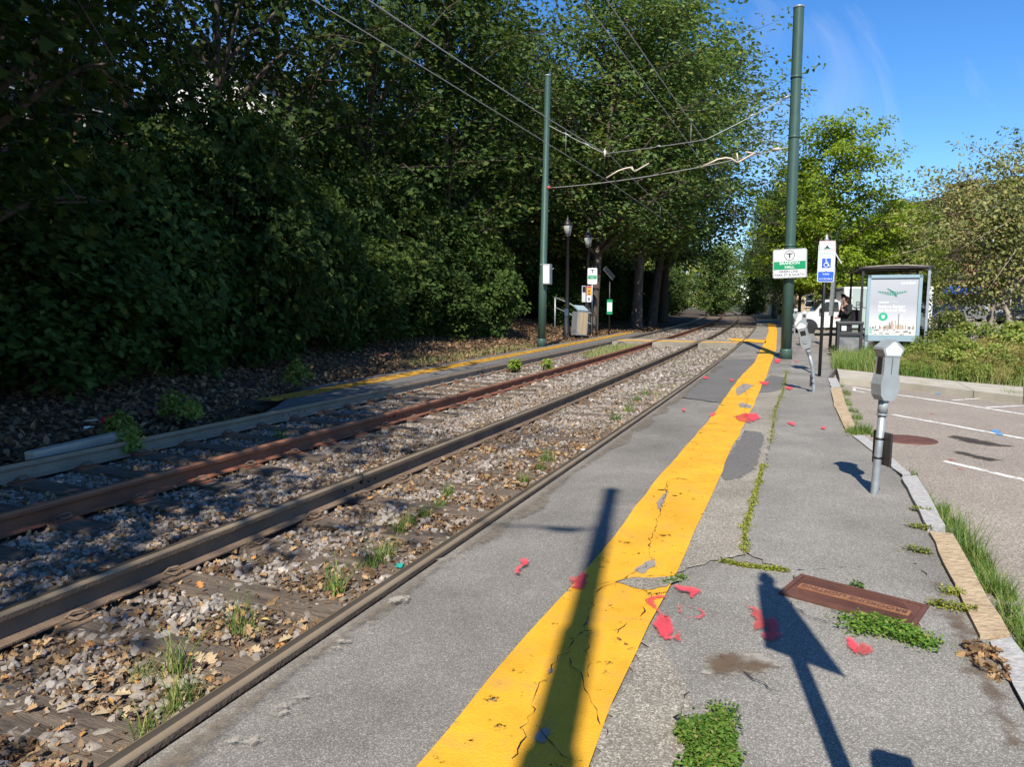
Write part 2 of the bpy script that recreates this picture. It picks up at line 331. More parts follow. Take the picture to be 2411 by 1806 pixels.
# ---------------------------------------------------------------- mesh helpers
def link(o, parent=None):
    col.objects.link(o)
    if parent is not None: o.parent = parent
    return o
def tag(o, label=None, cat=None, group=None, kind=None):
    if label: o['label'] = label
    if cat: o['category'] = cat
    if group: o['group'] = group
    if kind: o['kind'] = kind
    return o
def empty(name, loc, rz=0.0, label=None, cat=None, group=None):
    o = bpy.data.objects.new(name, None); o.empty_display_size = 0.1
    o.location = loc; o.rotation_euler = (0, 0, rz)
    link(o); return tag(o, label, cat, group)
def np_mesh(name, verts, loops, starts, totals, mats, mi=None, smooth_=False):
    me = bpy.data.meshes.new(name)
    me.vertices.add(len(verts)); me.vertices.foreach_set('co', np.asarray(verts, np.float32).ravel())
    me.loops.add(len(loops)); me.loops.foreach_set('vertex_index', np.asarray(loops, np.int32))
    me.polygons.add(len(starts)); me.polygons.foreach_set('loop_start', np.asarray(starts, np.int32)); me.polygons.foreach_set('loop_total', np.asarray(totals, np.int32))
    for m in (mats if isinstance(mats, (list, tuple)) else [mats]): me.materials.append(m)
    if mi is not None: me.polygons.foreach_set('material_index', np.asarray(mi, np.int32))
    me.polygons.foreach_set('use_smooth', np.full(len(starts), bool(smooth_)))
    me.update(calc_edges=True)
    return me
class MB:
    """collects shapes; build() links them as one mesh object"""
    def __init__(self): self.v = []; self.f = []; self.m = []; self.s = []
    def add(self, vs, fs, mi=0, sm=False):
        b = len(self.v); self.v += [tuple(x) for x in vs]
        for f in fs: self.f.append([b + i for i in f]); self.m.append(mi); self.s.append(sm)
        return self
    def box(self, c, s, rz=0.0, mi=0, rx=0.0, ry=0.0, bev=0.0):
        R = Matrix.Rotation(rz, 3, 'Z') @ Matrix.Rotation(ry, 3, 'Y') @ Matrix.Rotation(rx, 3, 'X'); c = Vector(c)
        if bev <= 0:
            p = [R @ Vector((x * s[0] / 2, y * s[1] / 2, z * s[2] / 2)) + c for x in (-1, 1) for y in (-1, 1) for z in (-1, 1)]
            return self.add(p, [(0, 1, 3, 2), (4, 6, 7, 5), (0, 4, 5, 1), (2, 3, 7, 6), (0, 2, 6, 4), (1, 5, 7, 3)], mi)
        bm = bmesh.new(); bmesh.ops.create_cube(bm, size=1.0)
        for v in bm.verts: v.co = Vector((v.co.x * s[0], v.co.y * s[1], v.co.z * s[2]))
        bmesh.ops.bevel(bm, geom=bm.edges[:], offset=bev, segments=2, profile=0.5, affect='EDGES')
        bm.verts.index_update()
        self.add([R @ v.co + c for v in bm.verts], [[v.index for v in f.verts] for f in bm.faces], mi); bm.free(); return self
    def tube(self, pts, r, n=8, mi=0, caps=True, sm=True):
        pts = [Vector(p) for p in pts]; rs = r if isinstance(r, (list, tuple)) else [r] * len(pts)
        vs = []; up = None
        for i, p in enumerate(pts):
            d = (pts[min(i + 1, len(pts) - 1)] - pts[max(i - 1, 0)])
            if d.length < 1e-9: d = Vector((0, 0, 1))
            d.normalize()
            if up is None:
                a = Vector((1, 0, 0)) if abs(d.x) < 0.9 else Vector((0, 1, 0))
                up = (a - d * a.dot(d)).normalized()
            else:
                q = up - d * up.dot(d)
                up = q.normalized() if q.length > 1e-6 else up
            w = d.cross(up)
            for k in range(n):
                t = 2 * math.pi * k / n; vs.append(p + (up * math.cos(t) + w * math.sin(t)) * rs[i])
        fs = [(i * n + k, i * n + (k + 1) % n, (i + 1) * n + (k + 1) % n, (i + 1) * n + k) for i in range(len(pts) - 1) for k in range(n)]
        self.add(vs, fs, mi, sm)
        if caps:
            b = len(self.v) - len(vs)
            self.f.append([b + k for k in range(n)][::-1]); self.m.append(mi); self.s.append(False)
            self.f.append([b + (len(pts) - 1) * n + k for k in range(n)]); self.m.append(mi); self.s.append(False)
        return self
    def lathe(self, prof, c=(0, 0, 0), n=20, mi=0, sm=True):
        c = Vector(c); vs = [c + Vector((r * math.cos(2 * math.pi * k / n), r * math.sin(2 * math.pi * k / n), z)) for r, z in prof for k in range(n)]
        fs = [(i * n + k, i * n + (k + 1) % n, (i + 1) * n + (k + 1) % n, (i + 1) * n + k) for i in range(len(prof) - 1) for k in range(n)]
        self.add(vs, fs, mi, sm)
        b = len(self.v) - len(vs)
        self.f.append([b + k for k in range(n)][::-1]); self.m.append(mi); self.s.append(False)
        self.f.append([b + (len(prof) - 1) * n + k for k in range(n)]); self.m.append(mi); self.s.append(False)
        return self
    def prism(self, poly, a, b, axis='y', mi=0, scale_b=1.0, scale_a=1.0):
        """poly = outline in (x,z) for axis y, in (x,y) for axis z, in (y,z) for axis x; extruded from a to b"""
        n = len(poly); cx = sum(p[0] for p in poly) / n; cy = sum(p[1] for p in poly) / n
        def pt(p, h, s):
            x = cx + (p[0] - cx) * s; y = cy + (p[1] - cy) * s
            return (x, h, y) if axis == 'y' else ((x, y, h) if axis == 'z' else (h, x, y))
        vs = [pt(p, a, scale_a) for p in poly] + [pt(p, b, scale_b) for p in poly]
        fs = [list(range(n))[::-1], list(range(n, 2 * n))] + [(i, (i + 1) % n, n + (i + 1) % n, n + i) for i in range(n)]
        return self.add(vs, fs, mi)
    def sheet(self, poly, z, mi=0):
        return self.add([(p[0], p[1], z) for p in poly], [list(range(len(poly)))], mi)
    def mesh(self, name, mats, flat=False):
        st = []; lo = []; to = []
        for f in self.f: st.append(len(lo)); to.append(len(f)); lo += f
        me = np_mesh(name, self.v, lo, st, to, mats, self.m)
        me.polygons.foreach_set('use_smooth', self.s)
        bm = bmesh.new(); bm.from_mesh(me)
        if flat:
            bm.normal_update(); bad = [x for x in bm.faces if x.normal.z < 0]
            if bad: bmesh.ops.reverse_faces(bm, faces=bad)
        else: bmesh.ops.recalc_face_normals(bm, faces=bm.faces[:])
        bm.to_mesh(me); bm.free()
        return me
    def build(self, name, mats, parent=None, loc=None, rz=0.0, flat=False):
        o = bpy.data.objects.new(name, self.mesh(name, mats, flat)); link(o, parent)
        if loc is not None: o.location = loc
        if rz: o.rotation_euler = (0, 0, rz)
        return o
def flat_sheet(name, poly, z, m, parent=None, kind=None, sub=False):
    """flat polygon laid on the ground; triangulated so that concave outlines work"""
    bm = bmesh.new(); vs = [bm.verts.new((p[0], p[1], z)) for p in poly]; f = bm.faces.new(vs)
    bmesh.ops.triangulate(bm, faces=[f]); 
    me = bpy.data.meshes.new(name); bm.normal_update()
    bad = [x for x in bm.faces if x.normal.z < 0]
    if bad: bmesh.ops.reverse_faces(bm, faces=bad)
    bm.to_mesh(me); bm.free(); me.materials.append(m)
    o = bpy.data.objects.new(name, me); link(o, parent)
    if kind: o['kind'] = kind
    return o
def soft_sheet(name, poly, z, m, parent=None, edge=.03, step=.012, kind=None):
    """a flat mark whose paint or dirt thins out towards its edge: a fine grid carrying a 'cover' value"""
    p = np.array([(q[0], q[1]) for q in poly], float); q = np.roll(p, -1, 0)
    lo = p.min(0) - edge; hi = p.max(0) + edge
    nx, ny = [max(2, int(math.ceil((hi[i] - lo[i]) / step))) for i in (0, 1)]
    gx = np.linspace(lo[0], hi[0], nx + 1); gy = np.linspace(lo[1], hi[1], ny + 1)
    X, Y = np.meshgrid(gx, gy, indexing='ij'); P = np.stack([X.ravel(), Y.ravel()], 1)
    d2 = np.full(len(P), 1e9); ins = np.zeros(len(P), bool)
    for a, b in zip(p, q):
        ab = b - a; t = np.clip(((P - a) @ ab) / (ab @ ab + 1e-12), 0, 1); w = a + t[:, None] * ab
        d2 = np.minimum(d2, ((P - w) ** 2).sum(1))
        c = ((a[1] > P[:, 1]) != (b[1] > P[:, 1])) & (P[:, 0] < (b[0] - a[0]) * (P[:, 1] - a[1]) / (b[1] - a[1] + 1e-12) + a[0]); ins ^= c
    sd = np.sqrt(d2) * np.where(ins, 1, -1); cov = np.clip(.5 + sd / (2 * edge), 0, 1).reshape(nx + 1, ny + 1)
    i, j = np.meshgrid(np.arange(nx), np.arange(ny), indexing='ij')
    keep = (np.maximum.reduce([cov[:-1, :-1], cov[1:, :-1], cov[1:, 1:], cov[:-1, 1:]]) > .02)
    i, j = i[keep], j[keep]; k = i * (ny + 1) + j
    F = np.stack([k, k + ny + 1, k + ny + 2, k + 1], 1)
    used, inv = np.unique(F.ravel(), return_inverse=True)
    V = np.stack([P[used, 0], P[used, 1], np.full(len(used), z)], 1); n = len(F)
    me = np_mesh(name, V, inv, np.arange(n) * 4, np.full(n, 4), m)
    at_ = me.attributes.new('cover', 'FLOAT', 'POINT'); at_.data.foreach_set('value', cov.ravel()[used].astype(np.float32))
    o = bpy.data.objects.new(name, me); link(o, parent)
    if kind: o['kind'] = kind
    return o
def strip_sheet(name, left, right, z, m, parent=None):
    vs = [(p[0], p[1], z) for p in left] + [(p[0], p[1], z) for p in right]; n = len(left)
    b = MB(); b.add(vs, [(i, n + i, n + i + 1, i + 1) for i in range(n - 1)]); return b.build(name, m, parent, flat=True)
def resample(pts, n):
    p = np.array([(q[0], q[1]) for q in pts]); s = np.r_[0, np.cumsum(np.hypot(*np.diff(p, axis=0).T))]
    t = np.linspace(0, s[-1], n); return np.stack([np.interp(t, s, p[:, 0]), np.interp(t, s, p[:, 1])], 1)
def wobble(poly, step=0.04, amp=0.012, rs=RS):
    p = np.array([(q[0], q[1]) for q in list(poly) + [poly[0]]]); L = np.hypot(*np.diff(p, axis=0).T).sum()
    q = resample(p, max(8, int(L / step)))[:-1]
    return q + rs.normal(0, amp, q.shape)
_fonts = {}
def text_shape(s, size, extr=0.0, bold=0.0, align='CENTER'):
    cu = bpy.data.curves.new('lettering', 'FONT'); cu.body = s; cu.size = size; cu.align_x = align; cu.align_y = 'CENTER'; cu.offset = bold; cu.resolution_u = 2; cu.space_line = 0.95
    ob = bpy.data.objects.new('lettering', cu)
    me = bpy.data.meshes.new_from_object(ob)
    v = [tuple(x.co) for x in me.vertices]; f = [list(p.vertices) for p in me.polygons]
    bpy.data.objects.remove(ob); bpy.data.curves.remove(cu); bpy.data.meshes.remove(me)
    return v, f
def letter(s, size, x, z, y, m, parent, bold=0.0, sx=1.0, name='lettering', align='CENTER'):
    """flat print standing upright, read from -Y"""
    v, f = text_shape(s, size, bold=bold, align=align)
    b = MB(); b.add([(x + p[0] * sx, y, z + p[1]) for p in v], f)
    return b.build(name, m, parent)
def rrect(w, h, r, n=4, cx=0, cz=0):
    p = []
    for sx, sz, a0 in ((1, 1, 0), (-1, 1, 90), (-1, -1, 180), (1, -1, 270)):
        for k in range(n + 1):
            a = math.radians(a0 + 90 * k / n); p.append((cx + sx * (w / 2 - r) + r * math.cos(a), cz + sz * (h / 2 - r) + r * math.sin(a)))
    return p
def ring_poly(r0, r1, y, cx, cz, n=28):
    vs = [(cx + r * math.cos(2 * math.pi * k / n), y, cz + r * math.sin(2 * math.pi * k / n)) for r in (r0, r1) for k in range(n)]
    return vs, [(k, (k + 1) % n, n + (k + 1) % n, n + k) for k in range(n)]
def panel(name, poly, y0, y1, m, parent): return MB().prism(poly, y0, y1).build(name, m, parent)

def copy_tree(o, parent=None):
    c = o.copy(); col.objects.link(c)
    if parent is not None: c.parent = parent
    for ch in list(o.children): copy_tree(ch, c)
    return c

# ---------------------------------------------------------------- foliage
OAK = np.array([(0, 0), (.16, .10), (.24, .30), (.36, .15), (.52, .40), (.64, .17), (.80, .24), (1, 0), (.80, -.24), (.64, -.17), (.52, -.40), (.36, -.15), (.24, -.30), (.16, -.10)])
MAPLE = np.array([(0, 0), (.12, .42), (.40, .28), (.58, .46), (.66, .17), (1, 0), (.66, -.17), (.58, -.46), (.40, -.28), (.12, -.42)])
OVAL = np.array([(0, 0), (.3, .27), (.7, .23), (1, 0), (.7, -.23), (.3, -.27)])
SLIM = np.array([(0, 0), (.35, .15), (1, 0), (.35, -.15)])
def leaf_arrays(c, size, rs, tpl, updir=0.6, outdir=None, fold=0.35, droop=0.35, roll=None):
    n = len(c); k = len(tpl)
    nn = rs.normal(0, 1, (n, 3)) * 0.75; nn[:, 2] += updir * 2
    if outdir is not None: nn += outdir * 0.8
    nn /= np.linalg.norm(nn, axis=1)[:, None]
    u = rs.normal(0, 1, (n, 3)); 
    if outdir is not None: u += outdir * 1.0
    u[:, 2] -= droop
    u -= nn * (u * nn).sum(1)[:, None]; u /= np.linalg.norm(u, axis=1)[:, None] + 1e-9
    w = np.cross(nn, u)
    s = size * rs.uniform(0.45, 1.35, n)
    bend = rs.uniform(-0.1, 0.35, n)
    V = c[:, None, :] + s[:, None, None] * (tpl[None, :, 0, None] * u[:, None, :] + tpl[None, :, 1, None] * w[:, None, :] + (np.abs(tpl[None, :, 1, None]) * fold - (tpl[None, :, 0, None] ** 2) * bend[:, None, None]) * nn[:, None, :])
    V = V.reshape(-1, 3)
    return V, np.arange(n * k), np.arange(n) * k, np.full(n, k)
def leaf_mesh(name, c, size, rs, tpl, m, **kw):
    V, lo, st, to = leaf_arrays(np.asarray(c), size, rs, tpl, **kw)
    return np_mesh(name, V, lo, st, to, m)
def spray(cent, n, rs, rad, flat=0.55):
    """leaf positions round twig ends"""
    cent = np.asarray(cent); k = len(cent)
    off = rs.normal(0, 1, (k, n, 3)); off *= (rad * rs.uniform(0.25, 1.0, (k, n)) ** 0.6 / (np.linalg.norm(off, axis=2) + 1e-9))[:, :, None]
    off[:, :, 2] *= flat
    return (cent[:, None, :] + off).reshape(-1, 3)
def tree_mesh(name, seed, h=14.0, base=2.5, rad=4.0, nl=26, ncl=8, nleaf=34, leaf=0.15, tpl=OVAL, trunk_r=0.2, crad=0.75, lean=(0, 0), env=None, lm=None, bark=None, updir=0.5, inner=0.3, bend=0.5):
    rs = np.random.RandomState(seed)
    env = env or (lambda t: math.sin(math.pi * (0.12 + 0.80 * t)) ** 0.7)
    tb = MB()
    tr = []
    for i in range(9):
        t = i / 8; tr.append(Vector((lean[0] * t * t + bend * 0.25 * math.sin(3 * t + seed), lean[1] * t * t + bend * 0.25 * math.cos(2.3 * t + seed * 1.7) - bend * .25 * math.cos(seed * 1.7), h * 0.93 * t)))
    off = Vector((tr[0].x, tr[0].y, 0)); tr = [p - off for p in tr]
    tb.tube([tr[0] - Vector((0, 0, .3))] + tr, [trunk_r * 1.5, trunk_r * 1.25] + [trunk_r * (1 - 0.93 * (i / 8)) for i in range(1, 9)], 8)
    def tpos(z):
        f = max(0, min(0.999, z / (h * 0.93))) * 8; i = int(f); return tr[i].lerp(tr[i + 1], f - i)
    cl = []; cdir = []
    for i in range(nl):
        t = (i + rs.uniform(0.1, 0.9)) / nl
        z = base + (h - base) * t
        R = rad * env(t) * rs.uniform(0.7, 1.08)
        az = i * 2.39996 + rs.uniform(-.5, .5)
        z0 = max(base * 0.7, z - R * rs.uniform(0.35, 0.75)); z0 = min(z0, h * 0.9)
        p0 = tpos(z0); c0 = tpos(min(z, h * .92))
        tip = Vector((c0.x + R * math.cos(az), c0.y + R * math.sin(az), z + rs.uniform(-.3, .5)))
        mid = p0.lerp(tip, 0.5) + Vector((rs.uniform(-.2, .2), rs.uniform(-.2, .2), R * 0.14))
        rb = trunk_r * (1 - z0 / h) * 0.5 + 0.012
        tb.tube([p0, p0.lerp(mid, .5) + Vector((0, 0, .05)), mid, mid.lerp(tip, .55) + Vector((0, 0, .04 * R)), tip], [rb, rb * .8, rb * .55, rb * .3, 0.008], 5, caps=False)
        for k in range(ncl):
            f = inner + (1 - inner) * ((k + rs.uniform(0, 1)) / ncl)
            q = p0.lerp(mid, f * 2) if f < .5 else mid.lerp(tip, f * 2 - 1)
            j = Vector(rs.normal(0, 1, 3)) * (0.15 + 0.16 * R * f); j.z *= 0.6
            q2 = q + j
            cl.append(q2); cdir.append((q2 - Vector((c0.x, c0.y, z - .6 * R))).normalized())
            if j.length > 0.3: tb.tube([q, q2], [rb * .22 + .004, 0.004], 3, caps=False)
    P = spray([tuple(c) for c in cl], nleaf, rs, crad)
    D = np.repeat(np.array([tuple(d) for d in cdir]), nleaf, axis=0)
    lmsh = leaf_mesh('crown', P, leaf, rs, tpl, lm, updir=updir, outdir=D * 0.8)
    return tb.mesh('trunk', bark or M['bark']), lmsh
def place_tree(name, meshes, loc, rz, s, label, cat='tree', group=None, crown='crown', stem='trunk', sz=None, tilt=(0, 0)):
    o = empty(name, loc, rz, label, cat, group)
    o.rotation_euler = (tilt[0], tilt[1], rz)
    o.scale = (s, s, sz or s)
    for nm, me in ((stem, meshes[0]), (crown, meshes[1])):
        c = bpy.data.objects.new(nm, me); link(c, o)
    return o
def shrub_mesh(seed, h=2.8, rad=1.5, ncl=150, nleaf=40, leaf=0.17, tpl=OAK, lm=None, crad=0.42, nst=9, updir=0.45, shape=0.8, stem_m=None, sprd=1.0):
    rs = np.random.RandomState(seed); tb = MB(); cl = []; cd = []
    for i in range(nst):
        az = rs.uniform(0, 6.28); rr = rad * rs.uniform(.2, .8); z = h * rs.uniform(.6, .95)
        b = Vector((rs.uniform(-.2, .2) * sprd, rs.uniform(-.2, .2) * sprd, -0.1)); t = Vector((rr * math.cos(az), rr * math.sin(az), z))
        tb.tube([b, b.lerp(t, .5) + Vector((0, 0, .15 * h)), t], [0.022, 0.015, 0.004], 5, caps=False)
    for i in range(ncl):
        t = rs.uniform(0.02, 1) ** 0.85
        prof = math.sqrt(max(0.02, 1 - (max(0, t - .35) / .66) ** 2)) * (0.72 + 0.28 * min(1, t / .35))
        az = rs.uniform(0, 6.2832); R = rad * prof * (rs.uniform(0.35, 1.0) ** 0.5) * (1 + .18 * math.sin(3 * az + seed) + .12 * math.sin(5 * az + 2 * seed + 4 * t))
        p = np.array([R * math.cos(az), R * math.sin(az), max(0.08, h * t * (1 + .1 * math.sin(2 * az + seed)))])
        cl.append(p); d = np.array([math.cos(az), math.sin(az), 0.5]); cd.append(d / np.linalg.norm(d))
    P = spray(cl, nleaf, rs, crad); P[:, 2] = np.maximum(P[:, 2], 0.03)
    D = np.repeat(np.array(cd), nleaf, axis=0)
    return tb.mesh('stem', stem_m or M['bark']), leaf_mesh('foliage', P, leaf, rs, tpl, lm, updir=updir, outdir=D)
def blades(base, h, rs, width=0.008, lean=0.5, seg=3):
    """grass blades rising from base points (N,3)"""
    n = len(base); H = h * rs.uniform(.45, 1.15, n); az = rs.uniform(0, 6.2832, n); ln = lean * rs.uniform(.2, 1.3, n)
    dx, dy = np.cos(az), np.sin(az); wx, wy = -dy, dx
    V = []
    for i in range(seg + 1):
        t = i / seg; w = width * (1 - t * .92) * 0.5
        hx = (t ** 1.7) * ln * H
        z = H * (t - 0.28 * ln * t * t)
        for sgn in (-1, 1): V.append(np.stack([base[:, 0] + dx * hx + sgn * wx * w, base[:, 1] + dy * hx + sgn * wy * w, base[:, 2] + z], 1))
    V = np.stack(V, 1).reshape(-1, 3); k = 2 * (seg + 1)
    q = np.array([[2 * i, 2 * i + 1, 2 * i + 3, 2 * i + 2] for i in range(seg)]).ravel()
    lo = (np.arange(n)[:, None] * k + q[None]).ravel(); nf = n * seg
    return V, lo, np.arange(nf) * 4, np.full(nf, 4)
def tuft_mesh(seed, n=70, h=.22, rad=.09, width=.008, lean=.6, m=None):
    rs = np.random.RandomState(seed); r = rad * np.sqrt(rs.uniform(0, 1, n)); a = rs.uniform(0, 6.28, n)
    return np_mesh('grass_tuft', *blades(np.stack([r * np.cos(a), r * np.sin(a), np.zeros(n) - .01], 1), h, rs, width, lean), m or M['grass'])
def blob_pts(poly, n, rs):
    """random points inside a polygon"""
    p = np.array([(q[0], q[1]) for q in poly]); lo, hi = p.min(0), p.max(0); out = []
    while len(out) < n:
        q = rs.uniform(lo, hi, (n * 2, 2)); ins = np.zeros(len(q), bool); j = len(p) - 1
        for i in range(len(p)):
            c = ((p[i, 1] > q[:, 1]) != (p[j, 1] > q[:, 1])) & (q[:, 0] < (p[j, 0] - p[i, 0]) * (q[:, 1] - p[i, 1]) / (p[j, 1] - p[i, 1] + 1e-12) + p[i, 0]); ins ^= c; j = i
        out += list(q[ins])
    return np.array(out[:n])

# ================================================================ THE SETTING
def grid_sheet(name, ys, ds, zf, m, kind='structure', parent=None):
    Y, D = np.meshgrid(ys, ds, indexing='ij'); X, YY = tps(Y, D); Z = zf(Y, D)
    V = np.stack([X, YY, Z], -1).reshape(-1, 3); a, b = Y.shape
    i, j = np.meshgrid(np.arange(a - 1), np.arange(b - 1), indexing='ij'); q = (i * b + j)
    lo = np.stack([q, q + 1, q + b + 1, q + b], -1).reshape(-1, 4); n = len(lo)
    me = np_mesh(name, V, lo.ravel(), np.arange(n) * 4, np.full(n, 4), m, smooth_=True)
    bm = bmesh.new(); bm.from_mesh(me); bm.normal_update()
    if sum(f.normal.z for f in bm.faces) < 0: bmesh.ops.reverse_faces(bm, faces=bm.faces[:])
    bm.to_mesh(me); bm.free()
    o = bpy.data.objects.new(name, me); link(o, parent); tag(o, kind=kind); return o
b = MB(); b.add([(-700, -300, -.36), (900, -300, -.36), (900, 1200, -.36), (-700, 1200, -.36)], [(0, 1, 2, 3)])
tag(b.build('ground', M['earth']), kind='structure')
def lump(Y, D, s, a):
    return a * (np.sin(Y * 2.1 * s + D * 1.3) * np.sin(D * 2.7 * s - Y * .7) + .6 * np.sin(Y * 5.3 * s + 1.7 * D) * np.sin(D * 6.1 * s))
ysb = np.r_[np.arange(-8, 30, .22), np.arange(30, 150, 1.5)]
ballast = grid_sheet('ballast_bed', ysb, np.linspace(-5.55, -.03, 30), lambda Y, D: -.172 + lump(Y, D, 1, .008), M['dirt'])
ysb2 = np.r_[np.arange(-30, 30, .4), np.arange(30, 150, 2)]
bank = grid_sheet('earth_bank', ysb2, -4.69 - np.r_[np.linspace(.85, 10, 34), np.linspace(11, 60, 12)], lambda Y, D: bank_z(-D - 4.69) + lump(Y, D, .8, .02) - .012, M['litter'])

# platform, sidewalk and street
KIN = [spot(*p) for p in ((2500, 1830), (2411, 1681), (2331, 1508), (2308, 1499), (2187, 1251), (2184, 1242), (2124, 1124), (2006.6, 1025), (1991.6, 1008.7), (1964.5, 955.6), (1957.6, 912.3), (1950, 890.4))]
edge_l = [tp(y, .05) for y in np.arange(-9, 62, .5)]
right = [Vector((1.2, -9, 0)), Vector((1.6, 0, 0)), Vector((1.75, 1.4, 0))] + KIN + [spot(1968, 866), spot(1957, 832), Vector((10.6, 24.2, 0)), Vector((14.8, 35, 0)), Vector((20.5, 50, 0)), Vector((25.2, 62, 0))]
rr = resample(right, 220)
def right_at(y): return float(np.interp(y, rr[:, 1], rr[:, 0]))
crack = [spot(*p) for p in ((1702, 1330), (1754, 1306), (1754, 1248), (1771, 1196), (1782, 1151), (1798, 1097), (1814, 1047), (1821, 1002), (1825, 968), (1843, 925), (1852, 875))]
ylL = [spot(*p) for p in ((1000, 1799), (1213, 1543), (1332, 1402), (1422, 1300), (1503, 1189), (1529, 1155), (1558, 1119), (1672, 988), (1737, 895), (1776, 855), (1800, 806), (1810, 780), (1807, 761))]
ylR = [spot(*p) for p in ((1383, 1806), (1426, 1709), (1516, 1513), (1592, 1356), (1618, 1292), (1683, 1155), (1710, 1090), (1748, 1013), (1762, 983), (1807, 882), (1818, 850), (1828, 821), (1830, 780), (1824, 761))]
ylL = [ylL[0] + (ylL[0] - ylL[1]) * 4] + ylL; ylR = [ylR[0] + (ylR[0] - ylR[1]) * 9] + ylR
ys = np.r_[np.arange(-9, 20, .25), np.arange(20, 62.1, 1)]
PV = []; ncol = 14
for y in ys:
    p0 = tp(y, .055); y1 = p0.y
    x1 = right_at(y1)
    for k in range(ncol):
        f = k / (ncol - 1); x = p0.x + (x1 - p0.x) * f
        PV.append((x, y1, 0.004 * math.sin(3 * x + 1.3 * y1) * math.sin(2.1 * y1 - x) * min(1, 8 * f) - 0.016 * max(0, 1 - f * 7)))
fs = [(i * ncol + k, i * ncol + k + 1, (i + 1) * ncol + k + 1, (i + 1) * ncol + k) for i in range(len(ys) - 1) for k in range(ncol - 1)]
pb = MB(); pb.add(PV, fs, 0, True)
# skirt on the kerb side
for i in range(len(ys) - 1):
    a = PV[i * ncol + ncol - 1]; c = PV[(i + 1) * ncol + ncol - 1]
    pb.add([a, c, (c[0], c[1], -.3), (a[0], a[1], -.3)], [(0, 1, 2, 3)])
platform = pb.build('platform', M['platform']); tag(platform, kind='structure')

def sub_sheet(name, poly, z, m, parent=None, wob=.012):
    return flat_sheet(name, wobble(poly, .05, wob) if wob else poly, z, m, parent or platform)
# sidewalk surface right of the mossy crack, pale aggregate between crack and yellow line, patches
Z1, Z2, Z3, Z4, Z5 = .0085, .0125, .0165, .0205, .0245
walk_poly2 = crack[1:] + [spot(1862, 850), spot(1890, 815), spot(1952, 835), spot(1962, 868)] + [k + Vector((-.01, 0, 0)) for k in KIN[::-1][:9]] + [spot(2150, 1330), spot(1858, 1349)]
sub_sheet('walk_surface', walk_poly2, Z1, M['walkway'])
lower = [spot(1702, 1330), spot(1858, 1349), spot(2150, 1330)] + [k + Vector((-.01, 0, 0)) for k in KIN[::-1][9:]] + [Vector((1.7, 1.2, 0)), Vector((.62, 1.2, 0)), spot(1500, 1560), spot(1640, 1390)]
sub_sheet('walk_surface', lower, Z1 + .0015, M['walkway'], wob=0)
sub_sheet('pale_aggregate', [ylR[0] + Vector((.02, 0, 0)), ylR[1], ylR[2], ylR[3]] + [spot(1555, 1520), spot(1600, 1620), spot(1640, 1720), spot(1560, 1830), Vector((.5, .9, 0))], Z2, M['patch_pale'], wob=.02)
agg = [p + Vector((-.03, 0, 0)) for p in ylR[4:11]] + crack[::-1][:-1]
sub_sheet('pale_aggregate', agg, Z1 + .0012, M['patch_pale'])
for poly in ([(1690, 1112), (1706, 1135), (1740, 1128), (1775, 1110), (1788, 1075), (1800, 1030), (1790, 1020), (1755, 1016), (1738, 1040)],
             [(1790, 905), (1775, 928), (1815, 925), (1845, 917), (1850, 890), (1815, 884)]):
    sub_sheet('asphalt_patch', [spot(*p) for p in poly], Z2, M['patch_dark'])
sub_sheet('asphalt_patch', [spot(*p) for p in ((1606, 937), (1700, 950), (1748, 893), (1772, 862), (1788, 845), (1700, 848), (1655, 890))], Z1, M['patch_dark'], wob=.01)
yl = strip_sheet('yellow_line', *[resample(q, 150) + RS.normal(0, .006, (150, 2)) for q in (ylL, ylR)], Z3, M['yellow'], platform)
# worn and broken places in the yellow line
for poly in ([(1450, 1377), (1475, 1390), (1520, 1398), (1560, 1392), (1590, 1378), (1600, 1366), (1560, 1368), (1500, 1368), (1463, 1372)],):
    sub_sheet('broken_asphalt', [spot(*p) for p in poly], Z4, M['patch_pale'], wob=.008)
for poly in ([(1490, 1352), (1520, 1330), (1540, 1322), (1545, 1340), (1515, 1360)], [(1735, 936), (1750, 928), (1775, 910), (1752, 905), (1732, 918)], [(1738, 955), (1745, 950), (1770, 958), (1768, 965), (1742, 962)],
             [(1545, 1190), (1560, 1170), (1575, 1160), (1568, 1180), (1550, 1215)], [(1260, 1740), (1280, 1725), (1300, 1735), (1285, 1765), (1262, 1760)], [(1380, 1470), (1388, 1475), (1384, 1490), (1376, 1485)], [(1292, 1578), (1306, 1585), (1300, 1602), (1288, 1600)]):
    soft_sheet('worn_spot', [spot(*p) for p in poly], Z4, M['worn_grey'], platform, .02, .008)
